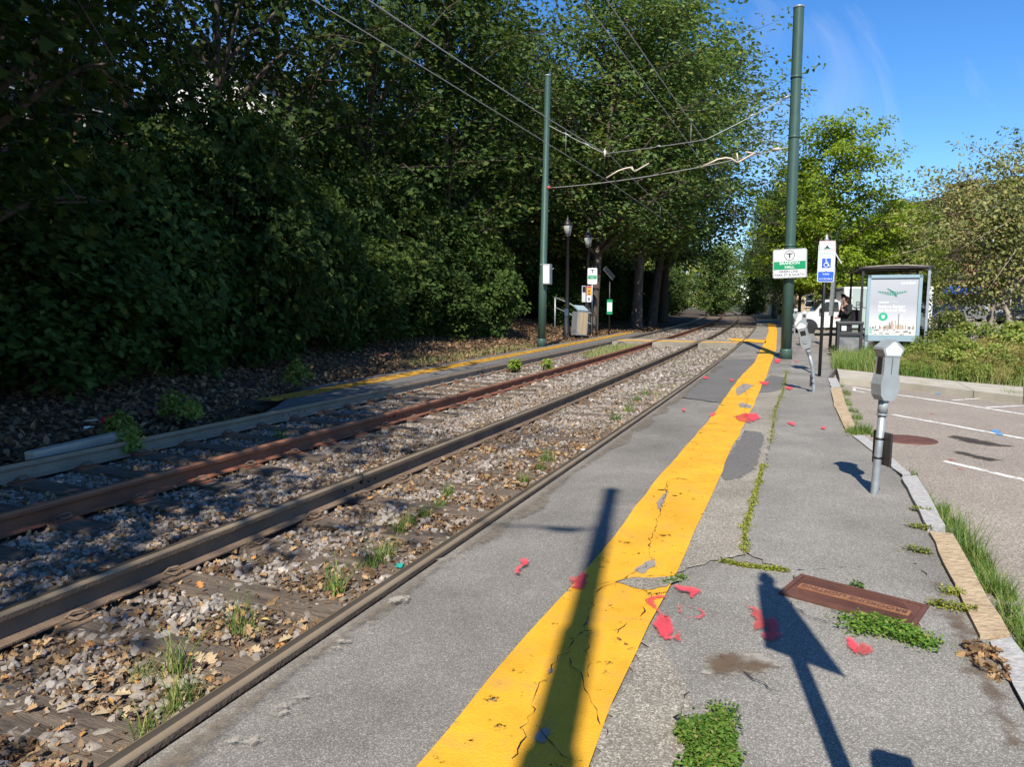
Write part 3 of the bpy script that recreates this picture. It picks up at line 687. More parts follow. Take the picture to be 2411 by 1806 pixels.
# cracks as thin ragged slits
def crack_line(pts, w, z, parent, m=None):
    p = resample(pts, max(6, int(sum((Vector(pts[i + 1]) - Vector(pts[i])).length for i in range(len(pts) - 1)) / .03)))
    p = p + RS.normal(0, .008, p.shape); t = np.gradient(p, axis=0); t /= np.linalg.norm(t, axis=1)[:, None] + 1e-9
    nrm = np.stack([-t[:, 1], t[:, 0]], 1); ww = w * np.clip(RS.normal(.38, .42, len(p)), .05, 1.5); ww[0] = ww[-1] = .001
    return strip_sheet('crack', p + nrm * ww[:, None], p - nrm * ww[:, None], z, m or M['hole'], parent)
for pts in ([(1210, 1806), (1240, 1710), (1262, 1640), (1300, 1580), (1370, 1500), (1395, 1430), (1410, 1395), (1455, 1378), (1520, 1340), (1545, 1240), (1560, 1195), (1570, 1140)],
            [(1340, 1560), (1375, 1620), (1400, 1680), (1420, 1720), (1440, 1760)], [(1390, 1500), (1383, 1560), (1380, 1610)], [(1455, 1500), (1480, 1480), (1510, 1455), (1530, 1410)], [(1255, 1720), (1290, 1760), (1330, 1790), (1370, 1815)], [(1745, 900), (1760, 940), (1752, 975), (1735, 985)], [(1420, 1385), (1500, 1366), (1600, 1360)]):
    crack_line([spot(*p) for p in pts], .0026, Z4 + .002, platform)
for pts in ([(1830, 1430), (1880, 1425), (1930, 1440), (1985, 1452)], [(1850, 1420), (1900, 1460), (1960, 1475)], [(1700, 1560), (1760, 1600), (1830, 1640)], [(1620, 1640), (1600, 1700), (1640, 1760)]):
    crack_line([spot(*p) for p in pts], .004, Z4 + .002, platform)
# stains and survey paint
def mark(name, poly, z, m, parent=None, wob=.012, edge=.019): return soft_sheet(name, wobble([spot(*p) for p in poly], .04, wob * .6), z, M[m], parent or platform, edge, min(.012, edge * .5))
mark('dirt_stain', [(1650, 1555), (1720, 1545), (1790, 1560), (1830, 1580), (1780, 1600), (1700, 1605), (1655, 1590)], Z4, 'dirt_stain', edge=.06)
mark('lime_stain', [(1625, 1560), (1680, 1532), (1780, 1530), (1850, 1560), (1870, 1590), (1800, 1612), (1690, 1618), (1630, 1600)], Z3, 'lime_stain', edge=.06)
for u, v, s in ((1180, 1215, 1), (1050, 1320, 1.3), (930, 1420, 1.4), (790, 1530, 1.2), (690, 1660, 1.5), (1330, 1120, .8), (1560, 995, .6), (1440, 1050, .7), (1500, 1030, .8), (560, 1760, 1.3), (880, 1470, .8)):
    c = spot(u, v); s *= .62; mark_poly = [(c.x + .16 * s * math.cos(a) * RS.uniform(.5, 1.2) + .05 * math.sin(a), c.y + .16 * s * math.sin(a) * RS.uniform(.5, 1.2)) for a in np.arange(0, 6.2, .5)]
    soft_sheet('lime_stain', mark_poly, Z3, M['lime_stain'], platform, .07, .015)
mark('dirt_stain', [(2200, 1340), (2230, 1400), (2300, 1480), (2330, 1560), (2411, 1720), (2470, 1830), (2380, 1830), (2300, 1640), (2240, 1520), (2180, 1400)], Z3, 'dirt_stain', edge=.12)
for k in range(9):
    y0 = 1.4 + 1.7 * k
    q = [tp(y0 + 1.75 * t, .07) for t in np.linspace(0, 1, 6)] + [tp(y0 + 1.75 * t, .07 + RS.uniform(.10, .26)) for t in np.linspace(1, 0, 6)]
    soft_sheet('dirt_stain', [(a.x, a.y) for a in q], Z2 - .001 * (k % 2), M['edge_dirt'], platform, .06, .02)
PINK = 'red_spray'
for poly in ([(1228, 1322), (1246, 1325), (1244, 1340), (1230, 1345), (1226, 1362), (1208, 1361), (1206, 1350), (1220, 1338)],
             [(1362, 1358), (1388, 1357), (1384, 1380), (1378, 1402), (1338, 1396), (1352, 1380)],
             [(1570, 1411), (1570, 1419), (1540, 1421), (1552, 1446), (1578, 1466), (1572, 1478), (1545, 1450), (1520, 1433), (1516, 1424), (1530, 1412)],
             [(1548, 1452), (1578, 1464), (1588, 1485), (1584, 1522), (1556, 1520), (1540, 1496), (1533, 1480)],
             [(1580, 1384), (1620, 1390), (1646, 1392), (1658, 1408), (1640, 1410), (1632, 1424), (1618, 1420), (1620, 1405), (1590, 1400)],
             [(1600, 1432), (1612, 1436), (1604, 1458), (1590, 1452)],
             [(1612, 1436), (1640, 1438), (1660, 1450), (1667, 1460), (1650, 1470), (1622, 1470), (1608, 1462), (1608, 1458), (1630, 1464), (1652, 1458), (1646, 1446), (1628, 1440), (1612, 1441)],
             [(1800, 1468), (1820, 1460), (1836, 1468), (1834, 1495), (1846, 1510), (1812, 1526), (1786, 1508), (1784, 1500), (1806, 1496)],
             [(1986, 1506), (2005, 1510), (2022, 1526), (2026, 1546), (2016, 1562), (2000, 1545), (1990, 1528)],
             [(1655, 888), (1670, 891), (1666, 895), (1654, 893)], [(1715, 893), (1730, 898), (1722, 902)], [(1785, 900), (1812, 903), (1805, 911), (1790, 906)], [(1850, 912), (1868, 915), (1862, 922), (1848, 918)],
             [(1602, 965), (1618, 968), (1610, 974)], [(1674, 975), (1688, 976), (1680, 985), (1668, 985)], [(1752, 978), (1782, 976), (1792, 988), (1772, 998), (1764, 990), (1748, 985)], [(1850, 995), (1874, 1000), (1872, 1008), (1858, 1004)],
             [(1822, 848), (1840, 847), (1836, 856), (1824, 856)], [(1870, 851), (1880, 853), (1872, 857)], [(1930, 1008), (1948, 1010), (1944, 1016), (1932, 1014)]):
    mark('paint_mark', poly, Z5, PINK, wob=.009)
for poly in ([(1340, 1368), (1372, 1362), (1350, 1385), (1330, 1392)], [(1765, 1440), (1800, 1445), (1806, 1490), (1775, 1500)], [(2022, 1520), (2060, 1535), (2050, 1560), (2020, 1560)], [(1725, 985), (1760, 975), (1770, 1000), (1735, 995)], [(1585, 1480), (1610, 1510), (1600, 1524), (1585, 1515)]):
    mark('paint_mark', poly, Z5 + .001, 'red_faint', wob=.02)
# crossing: yellow band and concrete planks over both tracks
def band(name, u0, u1, v0, v1, vv0, vv1, z, m, parent): return flat_sheet(name, [spot(u0, v0, z), spot(u1, v1, z), spot(u1, vv1, z), spot(u0, vv0, z)], z, m, parent)
flat_sheet('yellow_line', wobble([spot(1716, 797), spot(1803, 801), spot(1803, 809), spot(1722, 803)], .2, .01), Z3, M['yellow'], platform)
cross = MB()
for (d0, d1) in ((-4.60, -3.26), (-3.08, -1.61), (-1.43, -.09)):
    y0, y1 = 25.2, 27.7
    cross.prism([tuple(tp(y0, d0)[:2]), tuple(tp(y0, d1)[:2]), tuple(tp(y1, d1)[:2]), tuple(tp(y1, d0)[:2])], -.2, .004, 'z')
crossing = cross.build('track_crossing', M['patch_pale']); tag(crossing, kind='structure')
for (d0, d1) in ((-4.60, -3.26), (-3.08, -1.61), (-1.43, -.09)):
    sub_sheet('yellow_line', [tp(25.9, d0), tp(25.9, d1), tp(26.5, d1), tp(26.5, d0)], .009, M['yellow'], crossing, wob=.008)
# far platform strip
yf = np.r_[np.linspace(7.75, 33, 64)]
w0 = np.clip((yf - 7.75) / 2.2, .05, 1)
fl = [tp(y, -4.69 - .06 - 1.35 * w) for y, w in zip(yf, w0)]; fr = [tp(y, -4.76) for y in yf]
fb = MB(); n_ = len(fl)
fb.add([(p.x, p.y, .006) for p in fl] + [(p.x, p.y, .006) for p in fr] + [(p.x, p.y, -.3) for p in fl] + [(p.x, p.y, -.3) for p in fr],
       [(i, n_ + i, n_ + i + 1, i + 1) for i in range(n_ - 1)] + [(i, i + 1, 2 * n_ + i + 1, 2 * n_ + i) for i in range(n_ - 1)] + [(n_ + i, n_ + i + 1, 3 * n_ + i + 1, 3 * n_ + i) for i in range(n_ - 1)])
farplat = fb.build('far_platform', M['patch_dark']); tag(farplat, kind='structure')
sel = [i for i in range(n_) if yf[i] > 8.5]
strip_sheet('yellow_line', [tp(yf[i], -4.69 - 1.12) for i in sel], [tp(yf[i], -4.69 - .66) for i in sel], .012, M['yellow_old'], farplat)

# street and parking bay
SZ = -.12
front = [(p[0] + .02, p[1]) for p in rr]
street = flat_sheet('street', front + [(260, 170), (260, -9)], SZ, M['street'], None, 'structure')
def smark(name, poly, m, z=.005, wob=.01): return soft_sheet(name, wobble([spot(u, v, SZ) for u, v in poly], .06, wob), SZ + z, M[m], street, .09 if m == 'stain' else .05, .02)
def sline(pts, w=.09):
    for a, c in zip(pts[:-1], pts[1:]):
        a = spot(*a, SZ); c = spot(*c, SZ); d = (c - a).normalized(); s = Vector((-d.y, d.x, 0)) * w / 2
        flat_sheet('painted_line', wobble([a - s, c - s, c + s, a + s], .08, .006), SZ + .005, M['white_paint'], street)
sline([(2008, 912), (2112, 930), (2242, 949), (2340, 965), (2420, 978)]); sline([(2242, 943), (2362, 936), (2420, 934)], .07); sline([(2322, 960), (2411, 956), (2520, 950)], .07)
sline([(2101, 977), (2250, 1004), (2411, 1034), (2520, 1054)]); sline([(2223, 1087), (2330, 1112), (2411, 1132), (2520, 1160)]); sline([(2010, 915), (2012, 921), (2042, 926)], .05)
smark('oil_stain', [(2222, 1026), (2260, 1026), (2320, 1038), (2385, 1052), (2330, 1052), (2270, 1042)], 'stain')
smark('oil_stain', [(2230, 1062), (2260, 1062), (2300, 1072), (2375, 1086), (2330, 1088), (2270, 1074)], 'stain')
smark('paint_mark', [(2330, 1014), (2350, 1013), (2366, 1026), (2352, 1028), (2340, 1020)], 'blue_spray', .009); smark('paint_mark', [(2196, 924), (2224, 926), (2208, 931)], 'blue_spray', .009)
for poly in ([(2108, 957), (2116, 958), (2112, 967)], [(2185, 973), (2205, 976), (2195, 980)], [(2226, 1078), (2255, 1086), (2245, 1092)], [(2288, 1118), (2300, 1122), (2302, 1136), (2292, 1134)], [(2240, 1096), (2280, 1108), (2262, 1112)]):
    smark('paint_mark', poly, 'red_faint', .009)

# kerb of granite blocks
kerb = empty('kerb', (0, 0, 0)); tag(kerb, kind='structure')
KS = [('granite', (2331, 1508), (2520, 1860), (2600, 1800), (2380, 1499)), ('granite_tan', (2187, 1251), (2308, 1499), (2377, 1493), (2244, 1254)), ('granite', (2124, 1124), (2184, 1242), (2227, 1239), (2160, 1118)),
      ('granite', (2006, 1025), (2123, 1118), (2147, 1116), (2034, 1024)), ('granite_tan', (1964, 956), (1991, 1008), (2014, 1004), (1993, 954)), ('granite_tan', (1957, 913), (1964, 955), (1993, 953), (1979, 911)), ('granite', (1950, 890), (1957, 912), (1979, 910), (1970, 890))]
for k, (mm, a, b_, c, d) in enumerate(KS):
    zt = .022 + .008 * (k % 3)
    q = [spot(*p, zt) for p in (a, b_, c, d)]
    cen = sum(q, Vector()) / 4; q = [cen + (p - cen) * .985 for p in q]
    bm = bmesh.new()
    tv = [bm.verts.new(p) for p in q]; bv = [bm.verts.new((p.x, p.y, -.3)) for p in q]
    bm.faces.new(tv); 
    for i in range(4): bm.faces.new((tv[i], bv[i], bv[(i + 1) % 4], tv[(i + 1) % 4]))
    bmesh.ops.subdivide_edges(bm, edges=[e for e in bm.edges if (e.verts[0].co - e.verts[1].co).length > .25 and e.verts[0].co.z > 0 and e.verts[1].co.z > 0], cuts=7, use_grid_fill=True)
    bmesh.ops.recalc_face_normals(bm, faces=bm.faces[:])
    for v in bm.verts:
        if v.co.z > 0: v.co += Vector((random.gauss(0, .005), random.gauss(0, .005), random.gauss(0, .0012)))
    me = bpy.data.meshes.new('kerb_stone'); bm.to_mesh(me); bm.free(); me.materials.append(M[mm])
    link(bpy.data.objects.new('kerb_stone', me), kerb)
# pale concrete walk across the head of the bay
wt = [spot(*p) for p in ((1971, 869), (2112, 884), (2250, 898), (2411, 912), (2800, 946))]; wl_ = [spot(*p) for p in ((1977, 891), (2112, 900), (2293, 921), (2411, 935), (2800, 982))]
for i in range(4):
    g = .012
    a, b2, c, d = wt[i], wt[i + 1], wl_[i + 1], wl_[i]
    o = MB().prism([(p.x, p.y) for p in (a, b2 + (a - b2).normalized() * g, c + (d - c).normalized() * g, d)], -.3, .005, 'z').build('walk_slab' if i else 'concrete_walk', M['concrete'])
    if i == 0: cw = o; tag(o, kind='structure')
    else: o.parent = cw
# planting bed
bed_poly = [wt[0] + Vector((-.02, .05, 0)), wt[1] + Vector((0, .02, 0)), wt[2] + Vector((0, .02, 0)), wt[3] + Vector((0, .02, 0)), wt[4] + Vector((0, .02, 0)), Vector((40, 15, 0)), Vector((42, 24, 0)), Vector((24, 26, 0)), Vector((15, 25.5, 0)), Vector((12.4, 23.2, 0)), Vector((9.9, 22.2, 0)), spot(1960, 832)]
bed = MB().prism([(p.x, p.y) for p in bed_poly], -.3, -.004, 'z').build('planting_bed', M['earth']); tag(bed, kind='structure')
MB().box((0, 0, 0), (.75, .14, .1), bev=.01).build('edging_stone', M['concrete'], None, spot(2044, 866) + Vector((0, 0, .02)), -.2)
bpy.data.objects['edging_stone'].parent = bed

# ================================================================ TRACKS
def rail(name, d, label, mats, y0=-8, y1=128, joints=()):
    zt = .022
    prof = [(-.07, -.138), (-.07, -.128), (-.014, -.112), (-.010, -.05), (-.014, -.032), (-.036, -.022), (-.0365, .004), (-.030, .017), (-.018, zt), (.018, zt), (.030, .017), (.0365, .004), (.036, -.022), (.014, -.032), (.010, -.05), (.014, -.112), (.07, -.128), (.07, -.138)]
    yy = np.r_[np.arange(y0, 40, .5), np.arange(40, y1, 2.0)]; n = len(prof); b = MB()
    vs = []
    for y in yy:
        for (o, z) in prof: vs.append(tp(y, d + o, z))
    for i in range(len(yy) - 1):
        for k in range(n):
            k2 = (k + 1) % n; mi = 0
            if k in (6, 7, 9, 10): mi = 1
            if k == 8: mi = 2
            b.f.append([i * n + k, i * n + k2, (i + 1) * n + k2, (i + 1) * n + k]); b.m.append(mi); b.s.append(k in (6, 7, 8, 9, 10))
    b.v = [tuple(v) for v in vs]
    o = b.build(name, mats); tag(o, label, 'rail', 'running rails of the two tracks')
    for y in joints:
        for k, dy in enumerate((-.26, -.16, .06, .16)):
            c = tp(y + dy, d + .012, -.068); t = ang(y)
            h = MB(); h.tube([Vector((0, 0, 0)), Vector((.004, 0, 0))], .011, 10, sm=False); link(bpy.data.objects.new('bolt_hole', h.mesh('bolt_hole', M['hole'])), o)
            h2 = o.children[-1]; h2.location = c; h2.rotation_euler = (0, 0, t)
        g = MB().box((0, 0, -.02), (.076, .006, .086)).build('joint_gap', M['hole'], o); g.location = tp(y - .05, d, 0); g.rotation_euler = (0, 0, ang(y))
    return o
rail('rail', RAILS[0], 'grey brown rail farthest left, beside the dappled far platform', [M['rust_grey'], M['head'], M['head_dark']], joints=(8.2, 13.9))
rail('rail', RAILS[1], 'rusty red rail with bolt holes in its web, second from the left', [M['rust_red'], M['head_red'], M['head_red']], joints=(8.4,))
rail('rail', RAILS[2], 'dark brown rail with a dull polished head, third from the left', [M['rust_brown'], M['head'], M['head_dark']], joints=(5.45,))
rail('rail', RAILS[3], 'tan topped rail set along the edge of the near platform', [M['rust_brown'], M['head'], M['head_dark']])

def rough_box(s, seed, mat_, amp=.006, nx=10):
    rs = np.random.RandomState(seed); bm = bmesh.new(); bmesh.ops.create_cube(bm, size=1.0)
    for v in bm.verts: v.co = Vector((v.co.x * s[0], v.co.y * s[1], v.co.z * s[2]))
    bmesh.ops.bevel(bm, geom=bm.edges[:], offset=.008, segments=1, affect='EDGES')
    bmesh.ops.subdivide_edges(bm, edges=[e for e in bm.edges if abs(e.verts[0].co.x - e.verts[1].co.x) > .3], cuts=nx)
    for v in bm.verts: v.co += Vector((0, rs.normal(0, amp), rs.normal(0, amp * .6)))
    me = bpy.data.meshes.new('railway_sleeper'); bm.to_mesh(me); bm.free(); me.materials.append(mat_); return me
tie_me = [rough_box((2.55, .22, .17), s, M['tie']) for s in range(4)]
plate_me = MB().box((0, 0, 0), (.34, .19, .014), bev=.003).box((-.1, 0, .012), (.03, .19, .012)).box((.1, 0, .012), (.03, .19, .012)).mesh('tie_plate', M['rust_brown'])
plate_red = plate_me.copy(); plate_red.materials.clear(); plate_red.materials.append(M['rust_red'])
clip = MB().tube([(.06, -.07, .0), (.075, -.02, .035), (.10, .02, .04), (.13, .03, .02), (.13, -.03, .008), (.09, -.05, .02)], .009, 6).mesh('rail_clip', M['rust_brown'])
for trk, (ra, rb_, lab, grp, pm) in enumerate(((RAILS[0], RAILS[1], 'weathered timber sleeper of the left track, its end jutting out beside the rusty red rail', 'sleepers of the left track', plate_red), (RAILS[2], RAILS[3], 'half buried timber sleeper between the dark rail and the platform rail', 'sleepers of the right track', plate_me))):
    y = 1.2 if trk else 3.4
    i = 0
    while y < 40:
        if not 24.9 < y < 27.6:
            o = bpy.data.objects.new('railway_sleeper', tie_me[i % 4]); link(o); o.location = tp(y, (ra + rb_) / 2 + random.uniform(-.04, .04), (-.222 if trk == 0 else -.233) + random.uniform(-.005, .005)); o.rotation_euler = (0, 0, ang(y) + random.uniform(-.02, .02)); tag(o, lab, 'sleeper', grp)
            if y < 26:
                for sd in (-1, 1):
                    p = bpy.data.objects.new('tie_plate', pm); link(p, o); p.location = (sd * .7585, 0, .090)
                    if y < 17:
                        c = bpy.data.objects.new('rail_clip', clip); link(c, o); c.location = (sd * .7585, 0.01, .1)
        y += .585; i += 1

# ballast stones and fallen leaves
def stones(n, pts, size, rs, m, name):
    """each stone a squashed, cut-about icosahedron"""
    g = (1 + 5 ** .5) / 2
    I = np.array([(-1, g, 0), (1, g, 0), (-1, -g, 0), (1, -g, 0), (0, -1, g), (0, 1, g), (0, -1, -g), (0, 1, -g), (g, 0, -1), (g, 0, 1), (-g, 0, -1), (-g, 0, 1)]); I = I / np.linalg.norm(I[0])
    F = np.array([(0, 11, 5), (0, 5, 1), (0, 1, 7), (0, 7, 10), (0, 10, 11), (1, 5, 9), (5, 11, 4), (11, 10, 2), (10, 7, 6), (7, 1, 8), (3, 9, 4), (3, 4, 2), (3, 2, 6), (3, 6, 8), (3, 8, 9), (4, 9, 5), (2, 4, 11), (6, 2, 10), (8, 6, 7), (9, 8, 1)])
    V = I[None] * rs.uniform(.55, 1.25, (n, 12, 1)); V = V * rs.uniform(.55, 1.25, (n, 1, 3)) * np.array([1, 1, .85])
    a = rs.uniform(0, 6.28, n); ca, sa = np.cos(a), np.sin(a); X = V[..., 0] * ca[:, None] - V[..., 1] * sa[:, None]; Yv = V[..., 0] * sa[:, None] + V[..., 1] * ca[:, None]
    tx = rs.normal(0, .35, n)[:, None]; Z = V[..., 2] + tx * X * .6
    s = (size * rs.uniform(.55, 1.35, n))[:, None]
    W = np.stack([X * s + pts[:, 0:1], Yv * s + pts[:, 1:2], Z * s + pts[:, 2:3]], -1).reshape(-1, 3)
    lo = (np.arange(n)[:, None, None] * 12 + F[None]).reshape(-1); nf = n * 20
    return np_mesh(name, W, lo, np.arange(nf) * 3, np.full(nf, 3), m)
rs = np.random.RandomState(5)
def near_rail(d): return np.min(np.abs(d[:, None] - np.array(RAILS)[None]), axis=1)
def on_tie(y, d):
    """True where a sleeper lies"""
    out = np.zeros(len(y), bool)
    for (c, y0) in ((-3.93, 3.4), (-.76, 1.2)):
        k = ((y - y0 + .13) % .585) < .26
        out |= k & (np.abs(d - c) < 1.27) & (y > y0 - .2) & (y < 40)
    return out
def track_pts(n, y0, y1, power=1.0, dmin=-5.5, dmax=-.08, tie_keep=.12, clear=.085, left_keep=.08):
    y = y0 + (y1 - y0) * rs.uniform(0, 1, n) ** power; d = rs.uniform(dmin, dmax, n)
    k = near_rail(d) > clear; t = on_tie(y, d); k &= ~t | (rs.uniform(0, 1, n) < np.where(d < -2, left_keep, tie_keep)); k &= ~((y > 25.2) & (y < 27.9))
    y, d = y[k], d[k]; X, Y = tps(y, d); return np.stack([X, Y, np.full(len(X), -.168)], 1), y, d
def patchy(x, y, s=1.0): return np.sin(1.7 * s * x + 2 * np.sin(1.1 * s * y)) * np.sin(1.9 * s * y + 1.3 * np.sin(1.3 * s * x)) 
P, yy, dd = track_pts(105000, .6, 13, 1.25, tie_keep=.62)
leafy = (np.abs(dd + .55) < .32) | (np.abs(dd + 1.3) < .2) | ((np.abs(dd + 1.8) < .25) & (yy < 9))
keep = ~(leafy & (rs.uniform(0, 1, len(P)) < .75 * (yy < 9))) & ~((patchy(P[:, 0], P[:, 1], 1.6) > .6) & (rs.uniform(0, 1, len(P)) < .6))
P = P[keep]; P[:, 2] += rs.uniform(-.012, .020, len(P)) - .014 * (dd[keep] < -2.05)
dist = np.hypot(P[:, 0], P[:, 1]); vis = (np.abs(P[:, 0] / np.maximum(P[:, 1], .1)) < .71) & (P[:, 1] > 2.15)
order = np.argsort(np.where(vis, dist, 999)); big = order[:300]; rest = order[300:]
o = link(bpy.data.objects.new('loose_ballast', stones(len(rest), P[rest], .0245, rs, M['stone'], 'loose_ballast')), ballast); tag(o, kind='stuff')
sm = [stones(1, np.zeros((1, 3)), .025, np.random.RandomState(k), M['stone'], 'stone') for k in range(8)]
M['stone_single'] = mat('single_stone', (0.33, 0.285, 0.235), (0.19, 0.16, 0.13), .9, 0, 20, .4, 60)
for k in sm: k.materials.clear(); k.materials.append(M['stone_single'])
for i, q in enumerate(big):
    s_ = bpy.data.objects.new('stone', sm[i % 8]); link(s_, ballast); s_.location = P[q] + np.array([0, 0, .004]); s_.rotation_euler = (random.uniform(-.3, .3), random.uniform(-.3, .3), random.uniform(0, 6)); s_.scale = [random.uniform(.6, 1.25)] * 3
P2, y2, d2 = track_pts(26000, 13, 45, 1.3, tie_keep=.5)
P2[:, 2] += rs.uniform(-.01, .02, len(P2))
o = link(bpy.data.objects.new('loose_ballast', stones(len(P2), P2, .042, rs, M['stone'], 'loose_ballast')), ballast); tag(o, kind='stuff')

# fallen leaves among the stones
Q, yq, dq = track_pts(60000, .5, 13, 1.3, tie_keep=.5, clear=.05)
wgt = np.where(np.abs(dq + .45) < .40, 1.0, np.where(np.abs(dq + 1.30) < .24, .75, np.where((np.abs(dq + 1.85) < .35), .6, .24))) * np.where(yq < 8, 1, .45)
wgt = np.where((yq < 3.4) & (dq > -1.5), np.maximum(wgt, .8), wgt) * (0.65 + .5 * patchy(Q[:, 0], Q[:, 1], 2.1))
Q = Q[rs.uniform(0, 1, len(Q)) < wgt]; Q[:, 2] += rs.uniform(-.004, .03, len(Q))
dist = np.hypot(Q[:, 0], Q[:, 1]); vis = (np.abs(Q[:, 0] / np.maximum(Q[:, 1], .1)) < .71) & (Q[:, 1] > 2.15)
order = np.argsort(np.where(vis, dist, 999)); big = order[:300]; rest = order[300:]
o = link(bpy.data.objects.new('fallen_leaves', leaf_mesh('fallen_leaves', Q[rest], .050, rs, OAK, M['dry_leaf'], updir=.55, fold=.6, droop=0)), ballast); tag(o, kind='stuff')
lm_ = [leaf_mesh('dry_leaf', np.zeros((1, 3)), .072, np.random.RandomState(k), OAK, M['dry_leaf'], updir=1.2, fold=.5, droop=0) for k in range(8)]
M['dl'] = [mat('dry_leaf_%s' % w, c, tuple(x * .7 for x in c), .75, 0, 12) for w, c in (('tan', (.40, .27, .14)), ('brown', (.22, .13, .065)), ('orange', (.48, .23, .06)), ('pale', (.47, .36, .21)))]
for k, m_ in enumerate(lm_): m_.materials.clear(); m_.materials.append(M['dl'][(0, 1, 0, 2, 3, 1, 0, 3)[k]])
for i, q in enumerate(big):
    s_ = bpy.data.objects.new('dry_leaf', lm_[random.randrange(8)]); link(s_, ballast); s_.location = Q[q]; s_.rotation_euler = (random.uniform(-.4, .4), random.uniform(-.4, .4), random.uniform(0, 6)); s_.scale = [random.uniform(.6, 1.15)] * 3
# crumbled leaves and twigs between the stones
Qc, yc, dc = track_pts(110000, .5, 14, 1.3, tie_keep=.6, clear=.04)
wc = np.where(dc > -1.5, .55, .22) * (.6 + .7 * patchy(Qc[:, 0] + 3, Qc[:, 1], 1.4)) + .3 * (np.abs(dc + .35) < .3) + .25 * (np.abs(dc + 1.75) < .25)
Qc = Qc[rs.uniform(0, 1, len(Qc)) < wc]; Qc[:, 2] += rs.uniform(-.002, .022, len(Qc))
o = link(bpy.data.objects.new('leaf_crumbs', leaf_mesh('leaf_crumbs', Qc, .034, rs, OVAL, M['crumb'], updir=.6, fold=.5, droop=0)), ballast); tag(o, kind='stuff')
# leaf litter of the bank
n = 60000
y = 1.5 + 40 * rs.uniform(0, 1, n) ** 1.5; e = .35 + 9 * rs.uniform(0, 1, n) ** 1.1
X, Y = tps(y, -4.69 - e); k = ~((y > 8.4) & (y < 33.5) & (e < 1.5)); Qb = np.stack([X, Y, bank_z(e) + rs.uniform(0, .035, n)], 1)[k]
o = link(bpy.data.objects.new('leaf_litter', leaf_mesh('leaf_litter', Qb, .10, rs, np.array(OVAL), M['litter_leaf'], updir=.6, fold=.6, droop=0)), bank); tag(o, kind='stuff')

# ================================================================ POLES AND OVERHEAD LINE
def stepped_pole(name, base, h, steps, label, lean=(0, 0), cap=True, group=None):
    """steps = [(z, radius)...]: radius from that height up"""
    o = empty(name, base, 0, label, 'pole', group)
    prof = []
    for i, (z, r) in enumerate(steps):
        z1 = steps[i + 1][0] if i + 1 < len(steps) else h
        prof += [(r, z), (r, z1 - .04)]
    prof.append((steps[-1][1], h))
    b = MB(); b.lathe(prof, n=24)
    b.v = [(x + lean[0] * z / h, y + lean[1] * z / h, z) for x, y, z in b.v]
    b.build('shaft', M['green_pole'], o)
    s = MB().lathe([(steps[0][1] + .018, -.05), (steps[0][1] + .018, .24), (steps[0][1] + .002, .27)], n=24); s.build('base_sleeve', M['green_pole'], o)
    if cap:
        c = MB().lathe([(steps[-1][1] + .006, -.03), (steps[-1][1] + .006, .02), (.02, .035)], n=24); c.build('pole_cap', M['sign_grey'], o).location = (lean[0], lean[1], h)
    return o
PB = spot(1850, 845); PB = Vector((PB.x, PB.y, 0))
PTOP = at(1881, 16, PB.y)
big_pole = stepped_pole('tram_pole', PB, PTOP.z, [(0, .138), (2.95, .132), (6.2, .128)], 'thick dark green tram pole carrying the station sign, tallest on the near platform', (PTOP.x - PB.x, 0.0))
def on_big(z): return PB + Vector(((PTOP.x - PB.x) * z / PTOP.z, 0, z))
for z in (2.95, 5.68, 7.15):
    r = MB().lathe([(.142, -.03), (.142, .03)], n=24).build('band', M['green_pole'], big_pole); r.location = on_big(z) - PB
LB = spot(1275, 816); LB.z = 0
LTOPX = at(1290, 185, LB.y)
left_pole = stepped_pole('tram_pole', LB, LTOPX.z + .1, [(0, .135), (2.4, .115), (5.4, .10)], 'slimmer green tram pole left of the tracks at the far platform, rising into the leaves', (LTOPX.x - LB.x, 0))
def on_left(z): return LB + Vector(((LTOPX.x - LB.x) * z / LTOPX.z, 0, z))
# the pole behind the viewer whose shadow falls on the platform
tip = spot(1440, 1155); L = 8.6 / math.tan(SUN_EL); sd = Vector((-math.sin(SUN_AZ), -math.cos(SUN_AZ), 0))
BP = tip - sd * L
back_pole = stepped_pole('tram_pole', Vector((BP.x, BP.y, 0)), 8.6, [(0, .10), (4.9, .082), (5.9, .065), (7.6, .058)], 'stepped green tram pole standing on the platform behind the viewer')
tag(back_pole, group='tram poles')
def wire(name, pts, r, m, label, cat, group=None, parent=None):
    o = MB().tube(pts, r, 6).build(name, m, parent)
    if label: tag(o, label, cat, group)
    return o
def sag(a, b, s, n=14): return [a.lerp(b, i / n) - Vector((0, 0, s * 4 * (i / n) * (1 - i / n))) for i in range(n + 1)]
def center_pts(d, z, ys, stag=0.0): return [tp(y, d, z + .0) + Vector((stag * math.sin(y * .17), 0, 0)) for y in ys]
CA, CB = -3.93, -.76
span_y = PB.y
def catenary(d, z, ys, s, sup): 
    out = []
    for y in ys:
        k = ((y - sup) % 28) / 28; out.append(tp(y, d, z - s * 4 * k * (1 - k)))
    return out
yw = list(np.arange(-14, 66, 1.0))
wire('contact_wire', catenary(CA, 5.32, yw, .05, 22), .0075, M['wire'], 'lower overhead wire above the left track', 'wire', 'overhead wires')
wire('contact_wire', catenary(CB, 5.28, yw, .05, 22), .0075, M['wire'], 'lower overhead wire above the right track', 'wire', 'overhead wires')
mwa = wire('feeder_wire', catenary(CA, 6.15, yw, .42, 22), .011, M['wire'], 'upper, thicker overhead wire above the left track', 'wire', 'overhead wires')
mwb = wire('feeder_wire', catenary(CB, 6.05, yw, .42, 22), .0095, M['wire'], 'upper, thicker overhead wire above the right track', 'wire', 'overhead wires')
